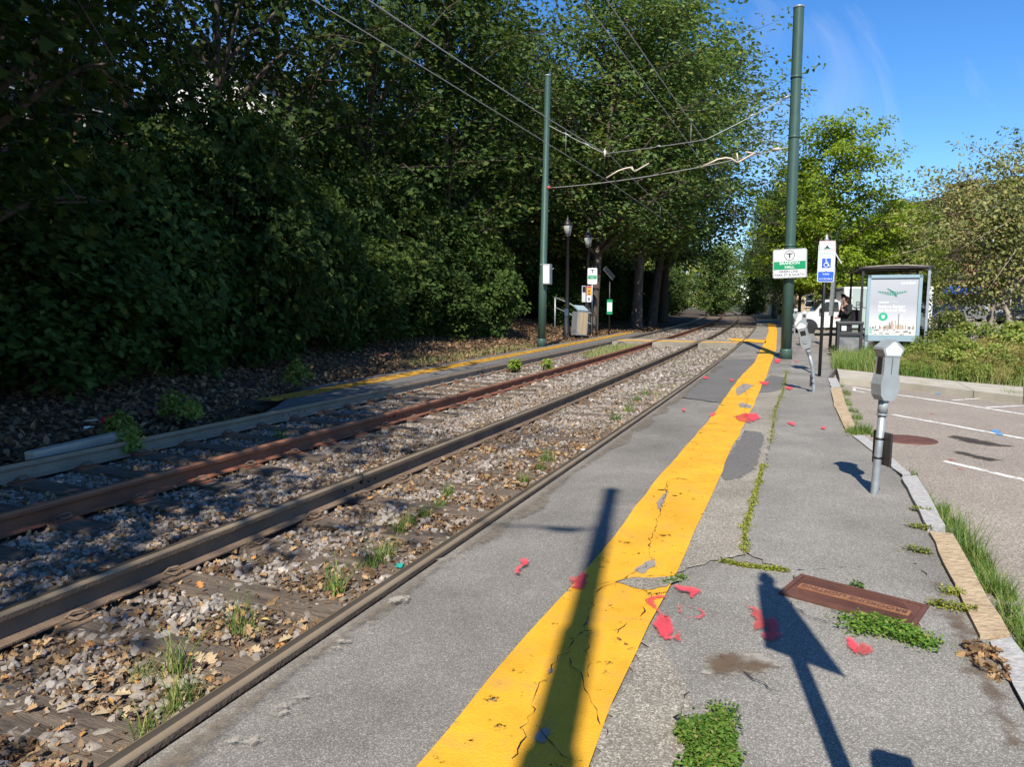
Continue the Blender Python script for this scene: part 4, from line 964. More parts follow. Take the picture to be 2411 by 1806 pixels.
for d, zc, zm, mw in ((CA, 5.32, 6.15, mwa), (CB, 5.28, 6.05, mwb)):
    for y in (17.5, 31):
        k = ((y - 22) % 28) / 28
        MB().tube([tp(y, d, zm - .42 * 4 * k * (1 - k)), tp(y, d, zc - .05 * 4 * k * (1 - k))], .006, 5).build('dropper', M['wire'], mw)
# span wires between the two poles
pu = at(1859, 224, PB.y); pl = at(1857, 346, PB.y)
ru = on_big(pu.z) + Vector((-.14, 0, 0)); rl = on_big(pl.z) + Vector((-.14, 0, 0))
ml, mr_ = at(1424, 361, LB.y - 1.3), at(1662, 328, PB.y + .4)
lu = on_left(7.25); ll = on_left(5.22)
su = empty('span_wire', (0, 0, 0), 0, 'upper bracing wire slung between the green poles, climbing steeply to the thick pole', 'wire', 'span wires')
MB().tube(sag(ru, mr_, .02) + sag(mr_, ml, .02)[1:] + sag(ml, lu, .02)[1:], .011, 6).build('strand', M['wire'], su)
sl = empty('span_wire', (0, 0, 0), 0, 'lower level wire slung between the green poles, holding the two curved arms', 'wire', 'span wires')
MB().tube(sag(rl, ll, .16), .012, 6).build('strand', M['wire'], sl)
def insul(p, d, parent, r=.035, l=.2, m='insulator'):
    d = d.normalized(); b = MB(); b.tube([p - d * l / 2, p - d * l * .3, p - d * l * .28, p + d * l * .28, p + d * l * .3, p + d * l / 2], [.014, .014, r, r, .014, .014], 8); b.build('insulator', M[m], parent)
insul(ru.lerp(mr_, .04), mr_ - ru, su, .035, .28, 'sign_grey'); insul(ru.lerp(mr_, .45), mr_ - ru, su, .026, .2, 'wire'); insul(mr_.lerp(ml, .43), ml - mr_, su, .024, .18, 'wire'); insul(ml.lerp(lu, .3), lu - ml, su, .025, .3, 'wire'); insul(ml.lerp(lu, .65), lu - ml, su, .025, .3, 'wire')
insul(ml, Vector((0, 0, 1)), su, .045, .3, 'arm')
insul(rl.lerp(ll, .04), ll - rl, sl, .04, .3, 'arm'); insul(rl.lerp(ll, .985), ll - rl, sl, .05, .2, 'sign_red'); insul(rl.lerp(ll, .1), ll - rl, sl, .025, .12, 'wire')
def steady(u0, pts, Y, label):
    o = empty('steady_arm', (0, 0, 0), 0, label, 'wire bracket', 'curved steady arms')
    P = [at(u, v, Y) for u, v in pts]
    MB().tube(P, .022, 7).build('arm_tube', M['arm'], o)
    k = max(range(len(P)), key=lambda i: -P[i].z if 0 < i < len(P) - 1 else -99)
    return o, P
o, P = steady(0, [(1427, 419), (1455, 402), (1472, 396), (1484, 393.5), (1490, 400), (1494, 403.5), (1528, 384)], LB.y - 2.0, 'left curved tan arm hanging from the lower span wire')
MB().tube([at(1487, 391, LB.y - 2.0), at(1494, 403, LB.y - 2.0)], .02, 6).build('hanger', M['arm'], o)
o, P = steady(0, [(1655, 391), (1690, 374.5), (1709, 371), (1722, 373), (1731, 379), (1737, 382), (1776, 360)], PB.y + .1, 'right curved tan arm hanging from the lower span wire')
MB().tube([at(1735, 360, PB.y + .1), at(1738, 382, PB.y + .1)], .02, 6).build('hanger', M['arm'], o); MB().tube([at(1755, 357, PB.y + .1), at(1778, 361, PB.y + .1)], .02, 6).build('end_clamp', M['arm'], o)
# span wire of the pole behind the viewer
bw = empty('span_wire', (0, 0, 0), 0, 'bracing wire running from the pole behind the viewer out over the tracks', 'wire', 'span wires')
b0 = Vector((BP.x, BP.y, 7.5)); b1 = tp(BP.y - .4, -6.3, 7.2)
MB().tube(sag(b0, b1, .1), .014, 6).build('strand', M['wire'], bw)
for f in (.03, .22, .42): insul(b0.lerp(b1, f) - Vector((0, 0, .05)), b1 - b0, bw, .04, .3)

# ================================================================ SIGNS ON THE PLATFORM
def sign_root(name, loc, rz, label): return empty(name, loc, rz, label, 'sign')
SY = PB.y - .23
sc_ = (at(1859, 620, SY))
st = sign_root('station_sign', sc_, math.radians(-20), 'white station sign with a ringed black T over a green band, on the thick pole')
st.rotation_euler = (0, math.radians(-1.8), math.radians(-20))
W, Hh = .80, .735
panel('back_plate', rrect(W, Hh, .04, cx=.02, cz=-.012), .035, .05, M['sign_grey'], st)
sp = panel('sign_face', rrect(W, Hh, .04), -.004, .012, M['white'], st)
outer, inner = rrect(W - .02, Hh - .02, .034), rrect(W - .036, Hh - .036, .028)
n_ = len(outer); MB().add([(x, -.006, z) for x, z in outer] + [(x, -.006, z) for x, z in inner], [(i, (i + 1) % n_, n_ + (i + 1) % n_, n_ + i) for i in range(n_)]).build('border_line', M['ink'], sp)
MB().add([(-.378, -.0065, -.155), (.378, -.0065, -.155), (.378, -.0065, .055), (-.378, -.0065, .055)], [(0, 1, 2, 3)]).build('green_band', M['sign_green'], sp)
MB().add(*ring_poly(.112, .128, -.0068, 0, .205)).build('logo_ring', M['ink'], sp)
MB().add([(-.078, -.0068, .235), (.078, -.0068, .235), (.078, -.0068, .262), (-.078, -.0068, .262), (-.018, -.0068, .135), (.018, -.0068, .135), (.018, -.0068, .235), (-.018, -.0068, .235)], [(0, 1, 2, 3), (4, 5, 6, 7)]).build('logo_letter', M['ink'], sp)
letter('BRANDON', .098, 0, .006, -.0085, M['white'], sp, .002); letter('HALL', .098, 0, -.095, -.0085, M['white'], sp, .002)
letter('GREEN LINE -', .085, 0, -.208, -.007, M['ink'], sp, .001); letter('PARK ST & NORTH', .085, 0, -.293, -.007, M['ink'], sp, .001)
for z in (.25, -.2): MB().box((0, .06, z), (.3, .05, .05)).build('bracket', M['sign_grey'], st)

def wheelchair(x, z, s, y, parent):
    b = MB(); b.add([(x - s / 2, y, z - s / 2 * 1.15), (x + s / 2, y, z - s / 2 * 1.15), (x + s / 2, y, z + s / 2 * 1.15), (x - s / 2, y, z + s / 2 * 1.15)], [(0, 1, 2, 3)]); b.build('symbol_square', M['sign_blue'], parent)
    w = MB(); v, f = ring_poly(s * .20, s * .27, y - .0015, x - s * .03, z - s * .2, 20); w.add(v, f)
    v, f = ring_poly(0.0001, s * .075, y - .0015, x - s * .06, z + s * .42, 12); w.add(v, f)
    def bar(a, c, t):
        d = (Vector(c) - Vector(a)).normalized(); p = Vector((-d.y, d.x)) * t / 2; a = Vector(a); c = Vector(c)
        w.add([((q).x, y - .002, (q).y) for q in (a - p, c - p, c + p, a + p)], [(0, 1, 2, 3)])
    bar((x - s * .06, z + s * .34), (x - s * .03, z - s * .05), s * .09); bar((x - s * .05, z + s * .17), (x + s * .18, z + s * .15), s * .07); bar((x - s * .03, z - s * .03), (x + s * .2, z - s * .04), s * .08); bar((x + s * .2, z - s * .04), (x + s * .34, z - s * .4), s * .08)
    w.build('wheelchair_symbol', M['white'], parent)
def sign_post(base, lean, h, label, rz):
    o = empty('sign_post', base, 0, label, 'sign post')
    MB().tube([(0, 0, -.1), (lean * .5, 0, h * .5), (lean, 0, h)], .033, 10).build('post', M['black'], o)
    MB().lathe([(.045, -.02), (.045, .03), (.03, .05), (.028, .09), (.004, .13)], n=12).build('post_cap', M['sign_grey'], o).location = (lean, 0, h)
    return o
def park_plates(o, lean, h, rz, z1, z2, z3):
    def tilt(z): return lean * z / h
    out = []
    for nm, z, w_, hh in (('top_plate', z1, .30, .20), ('parking_plate', z2, .32, .60), ('van_plate', z3, .31, .215)):
        p = panel(nm, rrect(w_, hh, .025), -.006, 0, M['white'], o); p.location = (tilt(z) + .0, -.045, z); p.rotation_euler = (0, math.atan2(lean, h), rz); out.append(p)
    a, b_, c = out
    oo = rrect(.285, .185, .02); ii = rrect(.27, .17, .015); n_ = len(oo)
    MB().add([(x, -.008, z) for x, z in oo] + [(x, -.008, z) for x, z in ii], [(i, (i + 1) % n_, n_ + (i + 1) % n_, n_ + i) for i in range(n_)]).build('red_border', M['sign_red'], a)
    letter('TOW ZONE', .042, 0, .042, -.008, M['sign_red'], a); MB().add([(-.06, -.008, -.06), (.06, -.008, -.06), (.0, -.008, 0.01)], [(0, 1, 2)]).build('tow_symbol', M['ink'], a)
    oo = rrect(.305, .585, .02); ii = rrect(.293, .573, .015)
    MB().add([(x, -.008, z) for x, z in oo] + [(x, -.008, z) for x, z in ii], [(i, (i + 1) % n_, n_ + (i + 1) % n_, n_ + i) for i in range(n_)]).build('green_border', M['print_green'], b_)
    letter('RESERVED', .055, 0, .225, -.008, M['print_green'], b_); letter('PARKING', .062, 0, .13, -.008, M['print_green'], b_); wheelchair(.0, -.055, .165, -.008, b_)
    MB().add([(-.05, -.008, -.235), (0, -.008, -.225), (.05, -.008, -.235), (0, -.008, -.20), (0, -.008, -.255)], [(0, 1, 4), (1, 2, 4), (0, 3, 1), (1, 3, 2)]).build('arrow', M['print_green'], b_)
    MB().add([(x, -.008, z) for x, z in rrect(.285, .19, .018)], [list(range(20))]).build('blue_field', M['sign_blue'], c)
    letter('VAN', .062, 0, .045, -.0095, M['white'], c); letter('ACCESSIBLE', .047, 0, -.048, -.0095, M['white'], c)
pb_ = spot(1929, 887); H1 = at(1946, 566, pb_.y)
pp = sign_post(Vector((pb_.x, pb_.y, 0)), H1.x - pb_.x, H1.z, 'thin black post with white reserved parking and blue van plates, beside the leaning meter', 0)
za, zb, zc = at(1948, 579, pb_.y).z, at(1945, 613, pb_.y).z, at(1941, 651, pb_.y).z
park_plates(pp, H1.x - pb_.x, H1.z, math.radians(-12), za, zb, zc)
# second black post just behind it with a slanting white plate and a long grey box
b2 = spot(1954, 815); o = empty('sign_post', Vector((b2.x, b2.y, 0)), 0, 'black post behind the reserved parking sign with a slanted white panel and grey box', 'sign post')
t2 = at(1969, 592, b2.y); lz = t2.z; lx = t2.x - b2.x
MB().tube([(0, 0, -.1), (lx, 0, lz)], .05, 10).build('post', M['black'], o)
p1_, p2_ = at(1963, 594, b2.y), at(1975, 612, b2.y)
pn = MB().box((0, 0, 0), (.5, .62, .03)).build('slanted_panel', M['white'], o); pn.location = ((p1_ + p2_) / 2) - Vector((b2.x, b2.y, 0)); pn.rotation_euler = (math.radians(18), math.radians(56), 0)
q = at(1957, 705, b2.y) - Vector((b2.x, b2.y, 0)); q2 = at(1962, 655, b2.y) - Vector((b2.x, b2.y, 0))
MB().tube([(q.x - .02, -.07, q.z - .55), (q2.x - .02, -.07, q2.z)], .075, 4, sm=False).build('grey_box', M['galv'], o)
for z in (q2.z - .05, q.z - .3): MB().tube([(q.x - .1, -.07, z), (q.x + .12, 0, z)], .012, 6).build('strap', M['galv'], o)

# ================================================================ PARKING METERS
def parking_meter(loc, bend, label, rz, front, lean=0.0, plate=None, scale=1.0, blue=False):
    o = empty('parking_meter', loc, 0, label, 'parking meter', 'parking meters on the kerb')
    pts = [Vector(p) for p in bend]
    MB().tube([pts[0] - Vector((0, 0, .15))] + pts, .029, 14).build('post', M['galv'], o)
    top = pts[-1]; d = (pts[-1] - pts[-2]).normalized()
    h = MB(); h.tube([(0, 0, -.02), (0, 0, .085)], .036, 14).tube([(0, 0, -.035), (0, 0, -.02)], .04, 14)
    def add(nm, mb, m):
        q = mb.build(nm, m, o); q.location = top; q.rotation_euler = d.to_track_quat('Z', 'Y').to_euler() if False else (0, 0, 0)
        ax = Vector((0, 0, 1)).rotation_difference(d); q.rotation_mode = 'QUATERNION'; q.rotation_quaternion = ax @ Matrix.Rotation(rz, 3, 'Z').to_quaternion(); return q
    add('collar', h, M['meter_grey'])
    low = MB().prism([(-.042, .085), (.042, .085), (.074, .125), (.086, .21), (.07, .285), (-.07, .285), (-.086, .21), (-.074, .125)], -.052, .052)
    add('coin_vault', low, M['meter_grey'])
    up = MB().prism([(-.066, .285), (.066, .285), (.068, .42), (-.068, .42)], -.047, .047); ub = add('housing', up, M['meter_grey'])
    hd = MB().prism([(-.068, .42), (.068, .42), (.095, .475), (.092, .492), (.012, .553), (-.012, .553), (-.092, .492), (-.095, .475)], -.05, .05)
    hb = add('hood', hd, M['meter_grey'])
    for s in (-1, 1):
        w = MB().prism([(-.06, .43), (.06, .43), (.078, .475), (.008, .534), (-.008, .534), (-.078, .475)], s * .0505, s * .054); add('hood_window', w, M['meter_hood'])
    f = -1 if front else 1
    dial = MB(); dial.tube([(0, f * .052, .205), (0, f * .062, .205)], .036, 16); add('coin_dial', dial, M['galv'])
    slot = MB().box((0, f * .05, .35), (.08, .012, .075), bev=.004); add('display', slot, M['hole'] if front else M['meter_grey'])
    sd_ = MB().box((-.069, 0, .35), (.006, .05, .13), bev=.002); add('side_rail', sd_, M['bronze'])
    seam = MB().box((.0, -f * .048, .35), (.003, .004, .13)); add('seam', seam, M['hole'])
    if blue: MB().lathe([(.0298, 0), (.0302, .11)], n=14).build('label_band', M['sign_blue'] if blue == 1 else M['lilac'], o).location = (0, 0, top.z - .13)
    if plate:
        z0, z1, side = plate
        pl_ = MB()
        for k in range(7):
            t = k / 6; 
        pl_.prism([(z0, z0)] * 0 or rrect(.02, z1 - z0, .008, cx=side * .05, cz=(z0 + z1) / 2), -.09, .09); q = pl_.build('side_plate', M['bronze'], o); q.rotation_euler = (0, 0, rz)
        for z in (z0 + .06, z1 - .05): MB().lathe([(.032, -.008), (.032, .008)], n=14).build('clamp', M['black'], o).location = (bend[0][0] + (bend[-1][0]) * z / bend[-1][2], 0, z); 
    return o
M['lilac'] = plain('lilac_label', (0.42, 0.38, 0.62), .5)
m1 = spot(2058, 1166)
parking_meter(Vector((m1.x, m1.y, 0)), [(0, 0, 0), (.012, 0, .35), (.026, 0, .665)], 'nearest grey parking meter, seen from behind, on a straight galvanised post at the kerb', math.radians(14), False, plate=(.24, .50, 1))
m2 = spot(1916, 924)
parking_meter(Vector((m2.x, m2.y, 0)), [(0, 0, 0), (-.03, 0, .33), (-.05, 0, .45), (-.115, 0, .66)], 'leaning grey parking meter with a bent post, in front of the reserved parking sign', math.radians(-30), True, plate=(.10, .30, -1))
m3 = spot(1889, 811); m3b = Vector((10.05, 24.6, 0))
parking_meter(m3b, [(0, 0, 0), (.02, 0, .3), (.03, 0, .665)], 'distant grey parking meter half hidden above the leaning one', math.radians(-25), True)
m4b = Vector((12.95, 32.6, 0))
parking_meter(m4b, [(0, 0, 0), (.01, 0, .3), (.015, 0, .665)], 'farthest grey parking meter, just right of the thick green pole', math.radians(-25), True)
# meter and sign post outside the frame that throw the shadows at lower right
parking_meter(Vector((.99, .97, 0)), [(0, 0, 0), (0, 0, .45), (0, 0, .80)], 'parking meter standing beside the viewer, out of the picture', math.radians(60), True)
sp2 = sign_post(Vector((.83, .97, 0)), 0.0, 3.02, 'black post with a parking plate standing beside the viewer, out of the picture', 0)
q = panel('parking_plate', [(-.07, .46), (.05, .46), (.16, -.46), (-.14, -.36)], -.006, 0, M['white'], sp2); q.location = (0, -.045, 2.52); q.rotation_euler = (0, 0, math.radians(-32))

# stub bollard
bo = spot(1878, 811); bb = empty('bollard', Vector((10.0, 24.4, 0)), 0, 'short grey concrete bollard in weeds between pole and leaning meter', 'bollard')
MB().lathe([(.13, -.1), (.12, .45), (.11, .6), (.07, .65)], n=18).build('post', M['concrete'], bb); MB().lathe([(.125, .0), (.125, .04)], n=18).build('band', M['galv'], bb).location = (0, 0, .5)

# ================================================================ LITTER BIN, SHELTER
bn = spot(1990, 834); BINP = Vector((9.22, 19.45, 0))
bin_ = empty('litter_bin', BINP, math.radians(-21), 'dark grey square litter bin with a wide slot, left of the bus shelter', 'bin')
M['bin'] = mat('bin_grey', (.055, .058, .062), (.04, .042, .045), .5, .2, 5)
M['bin_panel'] = mat('scuffed_panel', (.13, .135, .14), (.30, .30, .30), .25, .1, 3.2, dist=1.2)
for sx in (-.28, .28):
    for sy in (-.28, .28): MB().box((sx, sy, .44), (.07, .07, .92), bev=.008).build('corner_post', M['bin'], bin_)
MB().box((0, -.255, .31), (.50, .03, .58)).build('front_panel', M['bin_panel'], bin_)
for (x, y, w, d) in ((-.265, 0, .03, .5), (.265, 0, .03, .5), (0, .26, .5, .03)): MB().box((x, y, .31), (w, d, .6)).build('side_panel', M['bin'], bin_)
MB().box((0, 0, .925), (.66, .66, .09), bev=.02).build('top_rim', M['bin'], bin_); MB().box((0, -.285, .64), (.5, .07, .09), bev=.01).build('slot_bar', M['bin'], bin_)
MB().box((0, .0, .60), (.46, .46, .02)).build('inner_bag', M['ink'], bin_); MB().box((-.15, -.30, .79), (.12, .012, .13)).build('white_notice', M['white'], bin_)

SH = Vector((9.98, 20.4, 0)); SA = -math.atan2(.36, .93)
sh = empty('bus_shelter', SH, SA, 'dark framed bus shelter with glass walls and an airline poster on its near end', 'bus shelter')
LX, LY, RZ = 1.65, 4.0, 2.46
def sbx(nm, c, s, m, **k): return MB().box(c, s, **k).build(nm, M[m], sh)
for (x, y, m_) in ((0, 0, 'bronze'), (LX, 0, 'galv'), (0, LY, 'bronze'), (LX, LY, 'bronze'), (LX, LY * .5, 'bronze')): sbx('post', (x, y, RZ / 2), (.065, .065, RZ), m_)
roof = MB(); n_ = 9
for k in range(n_ - 1):
    x0, x1 = -.09 + (LX + .18) * k / (n_ - 1), -.09 + (LX + .18) * (k + 1) / (n_ - 1); f0, f1 = math.sin(math.pi * k / (n_ - 1)) * .05, math.sin(math.pi * (k + 1) / (n_ - 1)) * .05
    vs = [(x0, -.08, RZ + f0), (x1, -.08, RZ + f1), (x1, LY + .1, RZ + f1), (x0, LY + .1, RZ + f0)]; roof.add(vs + [(a, b2_, c + .02) for a, b2_, c in vs], [(0, 1, 2, 3), (4, 5, 6, 7), (0, 1, 5, 4), (2, 3, 7, 6), (0, 3, 7, 4), (1, 2, 6, 5)])
rf = roof.build('roof', mat('roof_sheet', (.30, .26, .23), (.42, .38, .34), .5, 0, 2, stretch=(1, .2, 1)), sh)
for y in (-.08, LY * .33, LY * .66, LY + .1): MB().box((LX / 2, y, RZ - .0), (LX + .18, .04, .045)).build('rafter', M['bronze'], rf)
for x in (-.09, LX + .09): MB().box((x, LY / 2, RZ), (.04, LY + .18, .05)).build('gutter', M['bronze'], rf)
for (y0, y1) in ((.1, LY * .48), (LY * .52, LY - .1)): sbx('glass_wall', (LX, (y0 + y1) / 2, 1.22), (.012, y1 - y0, 1.9), 'glass')
sbx('glass_wall', (LX / 2, LY, 1.22), (LX - .12, .012, 1.9), 'glass')
sbx('bench', (LX - .35, LY * .55, .45), (.35, 1.8, .05), 'bronze'); 
for y in (LY * .4, LY * .7): sbx('bench_leg', (LX - .35, y, .21), (.3, .06, .42), 'bronze')
AW, AZ0, AZ1, AX = 1.36, .40, 2.25, .80
ad = MB(); fr = .085
for c, s in (((AX, 0, AZ1 - fr / 2), (AW, .13, fr)), ((AX, 0, AZ0 + fr), (AW, .13, 2 * fr)), ((AX - AW / 2 + fr / 2, 0, (AZ0 + AZ1) / 2), (fr, .13, AZ1 - AZ0 - .001)), ((AX + AW / 2 - fr / 2, 0, (AZ0 + AZ1) / 2), (fr, .13, AZ1 - AZ0 - .001))): ad.box((c[0], c[1] - .10, c[2]), s)
ad.box((AX - AW / 2 + .045, -.10, .19), (.07, .1, .43)).box((AX + AW / 2 - .045, -.10, .19), (.07, .1, .43))
adp = ad.build('ad_panel', M['panel_blue'], sh)
pm, n, l = nt('poster_sky')
p = n.new('ShaderNodeBsdfPrincipled'); o_ = n.new('ShaderNodeOutputMaterial'); l.new(p.outputs[0], o_.inputs[0]); p.inputs['Roughness'].default_value = .35
t = n.new('ShaderNodeTexCoord'); s3 = n.new('ShaderNodeSeparateXYZ'); l.new(t.outputs['Object'], s3.inputs[0])
mr = n.new('ShaderNodeMapRange'); mr.inputs['From Min'].default_value = AZ0; mr.inputs['From Max'].default_value = AZ1; l.new(s3.outputs['Z'], mr.inputs['Value'])
ns = n.new('ShaderNodeTexNoise'); ns.inputs['Scale'].default_value = 1.6; ns.inputs['Detail'].default_value = 4; l.new(t.outputs['Object'], ns.inputs['Vector'])
ma = n.new('ShaderNodeMath'); ma.operation = 'MULTIPLY_ADD'; ma.inputs[1].default_value = .22; l.new(ns.outputs['Fac'], ma.inputs[0]); l.new(mr.outputs['Result'], ma.inputs[2])
r = ramp(n, [(.0, (.30, .30, .30)), (.14, (.55, .50, .44)), (.28, (.74, .69, .62)), (.45, (.56, .56, .58)), (.7, (.40, .41, .44)), (1.0, (.44, .45, .48))]); l.new(ma.outputs[0], r.inputs['Fac']); l.new(r.outputs['Color'], p.inputs['Base Color'])
pz0, pz1 = AZ0 + 2 * fr, AZ1 - fr
po = MB().box((AX, -.10, (pz0 + pz1) / 2), (AW - 2 * fr + .002, .05, pz1 - pz0 + .002)).build('poster', pm, adp)
PYY = -.1285
letter('condor', .115, AX + .33, pz1 - .14, PYY, M['white'], adp, .004, 1.1)
MB().add(*ring_poly(.028, .036, PYY, AX + .50 + .03, pz1 - .14, 14)).build('logo_ring', M['white'], adp)
M['teal'] = plain('print_teal', (.03, .22, .17), .5); M['tan_print'] = plain('print_tan', (.48, .34, .22), .5); M['slate_print'] = plain('print_slate', (.20, .21, .22), .5); M['mint'] = plain('print_mint', (.30, .55, .45), .5); M['emerald'] = plain('print_emerald', (.02, .42, .22), .5)
# striped aeroplane made of slanting letters-like bars
pl_ = MB(); zc_ = pz1 - .40
for k in range(17):
    x = AX - .40 + k * .042; hgt = .03 + .035 * math.exp(-((k - 7.5) / 4.5) ** 2); zz = zc_ - .02 + .045 * ((k - 8) / 8) ** 2
    pl_.add([(x, PYY, zz - hgt), (x + .026, PYY, zz - hgt), (x + .034, PYY, zz + hgt * .6), (x + .01, PYY, zz + hgt * .6)], [(0, 1, 2, 3)])
pl_.add([(AX - .2, PYY - .001, zc_ + .11), (AX - .16, PYY - .001, zc_ + .11), (AX + .04, PYY - .001, zc_ - .0), (AX - .02, PYY - .001, zc_ - .02)], [(0, 1, 2, 3)]); pl_.add([(AX - .02, PYY - .001, zc_ - .03), (AX + .05, PYY - .001, zc_ - .03), (AX + .08, PYY - .001, zc_ - .12), (AX + .03, PYY - .001, zc_ - .12)], [(0, 1, 2, 3)])
pl_.build('striped_plane', M['teal'], adp)
letter('Explore Europe', .105, AX - .38, pz1 - .80, PYY, M['white'], adp, .005, 1.0, align='LEFT'); letter('the Striped Way', .105, AX - .38, pz1 - .90, PYY, M['white'], adp, .005, 1.0, align='LEFT')
MB().add([(AX - .37, PYY, pz1 - .70), (AX - .12, PYY, pz1 - .70), (AX - .12, PYY, pz1 - .655), (AX - .37, PYY, pz1 - .655)], [(0, 1, 2, 3)]).add([(AX - .11, PYY, pz1 - .665), (AX + .12, PYY, pz1 - .665), (AX + .12, PYY, pz1 - .655), (AX - .11, PYY, pz1 - .655)], [(0, 1, 2, 3)]).build('fine_print', M['white'], adp)
v, f = ring_poly(.0005, .115, PYY, AX - .24, pz1 - 1.08, 24); MB().add(v, f).build('green_disc', M['emerald'], adp)
MB().add([(AX - .285, PYY - .0015, pz1 - 1.07), (AX - .195, PYY - .0015, pz1 - 1.07), (AX - .195, PYY - .0015, pz1 - 1.035), (AX - .285, PYY - .0015, pz1 - 1.035), (AX - .275, PYY - .0015, pz1 - 1.13), (AX - .205, PYY - .0015, pz1 - 1.13), (AX - .205, PYY - .0015, pz1 - 1.08), (AX - .275, PYY - .0015, pz1 - 1.08)], [(0, 1, 2, 3), (4, 5, 6, 7)]).build('disc_mark', M['white'], adp)
rsk = random.Random(4)
sk = {'tan_print': MB(), 'slate_print': MB(), 'white': MB()}
for k in range(46):
    x = AX - .58 + 1.14 * k / 46; core = math.exp(-((k - 26) / 8) ** 2); hgt = .05 + rsk.uniform(0, .05) + core * rsk.uniform(.05, .19) + (.28 if k == 29 else 0)
    w = rsk.uniform(.012, .03); zb_ = pz0 + .17
    sk['tan_print' if core > .3 and rsk.random() < .7 else rsk.choice(list(sk))].add([(x, PYY - .001 * (k % 3), zb_), (x + w, PYY - .001 * (k % 3), zb_), (x + w, PYY - .001 * (k % 3), zb_ + hgt), (x, PYY - .001 * (k % 3), zb_ + hgt)], [(0, 1, 2, 3)])
for k in range(30):
    x = AX - .58 + rsk.uniform(0, 1.1); z = pz0 + rsk.uniform(.01, .15); w = rsk.uniform(.03, .12); sk[rsk.choice(['slate_print', 'white', 'slate_print'])].add([(x, PYY - .004 - .0001 * k, z), (min(x + w, AX + .58), PYY - .004 - .0001 * k, z), (min(x + w, AX + .58), PYY - .004 - .0001 * k, z + .02), (x, PYY - .004 - .0001 * k, z + .02)], [(0, 1, 2, 3)])
for k_, v_ in sk.items(): tag(v_.build('skyline_print', M[k_], adp), kind='stuff')
MB().add([(AX - .58, PYY - .008, pz0 + .04), (AX - .50, PYY - .008, pz0 + .04), (AX - .50, PYY - .008, pz0 + .19), (AX - .58, PYY - .008, pz0 + .19)], [(0, 1, 2, 3)]).build('mint_building', M['mint'], adp)

# ================================================================ PERSON waiting beside the shelter
def skin_figure(name, joints, edges, radii, mat_, parent, sub=2, root=0):
    me = bpy.data.meshes.new(name); me.from_pydata([tuple(j) for j in joints], edges, []); me.update()
    o = bpy.data.objects.new(name, me); link(o)
    sk_ = o.modifiers.new('skin', 'SKIN'); sk_.use_smooth_shade = True
    for i, r_ in enumerate(radii): o.data.skin_vertices[0].data[i].radius = (r_, r_) if not isinstance(r_, tuple) else r_
    o.data.skin_vertices[0].data[root].use_root = True
    s_ = o.modifiers.new('sub', 'SUBSURF'); s_.levels = sub; s_.render_levels = sub
    dg_ = bpy.context.evaluated_depsgraph_get(); m2_ = bpy.data.meshes.new_from_object(o.evaluated_get(dg_)); m2_.name = name
    bpy.data.objects.remove(o); m2_.materials.clear(); m2_.materials.append(mat_); 
    m2_.polygons.foreach_set('use_smooth', np.ones(len(m2_.polygons), bool))
    r = bpy.data.objects.new(name, m2_); link(r, parent); return r
M['skin'] = plain('skin', (.42, .24, .165), .55); M['hair'] = plain('dark_hair', (.018, .012, .010), .5); M['coat'] = mat('black_coat', (.012, .012, .013), (.018, .018, .02), .85, 0, 12); M['trouser'] = plain('dark_trousers', (.02, .02, .024), .85)
per = empty('person', (9.80, 20.9, 0), math.radians(8), 'person with long dark hair and black coat, hand at the mouth, beside the shelter', 'person')
# faces -X (left); x forward is negative
J = [(0, 0, .92), (-.01, 0, 1.12), (-.02, 0, 1.32), (-.035, 0, 1.42), (-.06, 0, 1.50), (-.07, 0, 1.58), (-.06, 0, 1.635),  # pelvis..head
     (0, .09, .88), (-.03, .10, .48), (.01, .10, .08), (-.14, .10, .04),
     (0, -.09, .88), (.02, -.10, .48), (.05, -.10, .08), (-.10, -.10, .04),
     (-.02, .17, 1.36), (-.05, .21, 1.10), (-.22, .12, 1.02),
     (-.02, -.17, 1.36), (-.10, -.20, 1.12), (-.24, -.12, 1.30), (-.135, .0, 1.56)]
E_ = [(0, 1), (1, 2), (2, 3), (3, 4), (4, 5), (5, 6), (0, 7), (7, 8), (8, 9), (9, 10), (0, 11), (11, 12), (12, 13), (13, 14), (2, 15), (15, 16), (16, 17), (2, 18), (18, 19), (19, 20)]
R_ = [.115, .105, .12, .05, .07, .088, .07, .085, .055, .035, .03, .085, .055, .035, .03, .05, .04, .028, .05, .04, .028, .012]
J = J[:-1]; R_ = R_[:-1]
skin_figure('body', J, E_, R_, M['skin'], per)
fx = MB().lathe([(.001, -.0), (.012, .004), (.001, .03)], n=8)
MB().box((-.148, 0, 1.555), (.03, .022, .035), bev=.008).build('nose', M['skin'], per)
for s in (-1, 1): MB().box((-.14, s * .032, 1.58), (.008, .022, .010)).build('eye', M['hair'], per)
MB().box((-.142, 0, 1.515), (.008, .04, .009)).build('mouth', M['sign_red'], per)
hj = [(-.03, 0, 1.655), (.0, 0, 1.60), (.035, 0, 1.50), (.06, 0, 1.38), (.07, 0, 1.25), (-.072, 0, 1.645)]
skin_figure('hair', hj, [(0, 1), (1, 2), (2, 3), (3, 4), (0, 5)], [(.095, .10), (.105, .105), (.085, .10), (.075, .10), (.045, .08), (.05, .075)], M['hair'], per)
cj = [(0, 0, .95), (-.01, 0, 1.15), (-.02, 0, 1.34), (-.02, 0, 1.41), (.0, 0, .75), (.01, 0, .52), (-.015, .16, 1.37), (-.04, .22, 1.10), (-.17, .15, 1.04), (-.015, -.16, 1.37), (-.10, -.21, 1.12), (-.20, -.14, 1.25)]
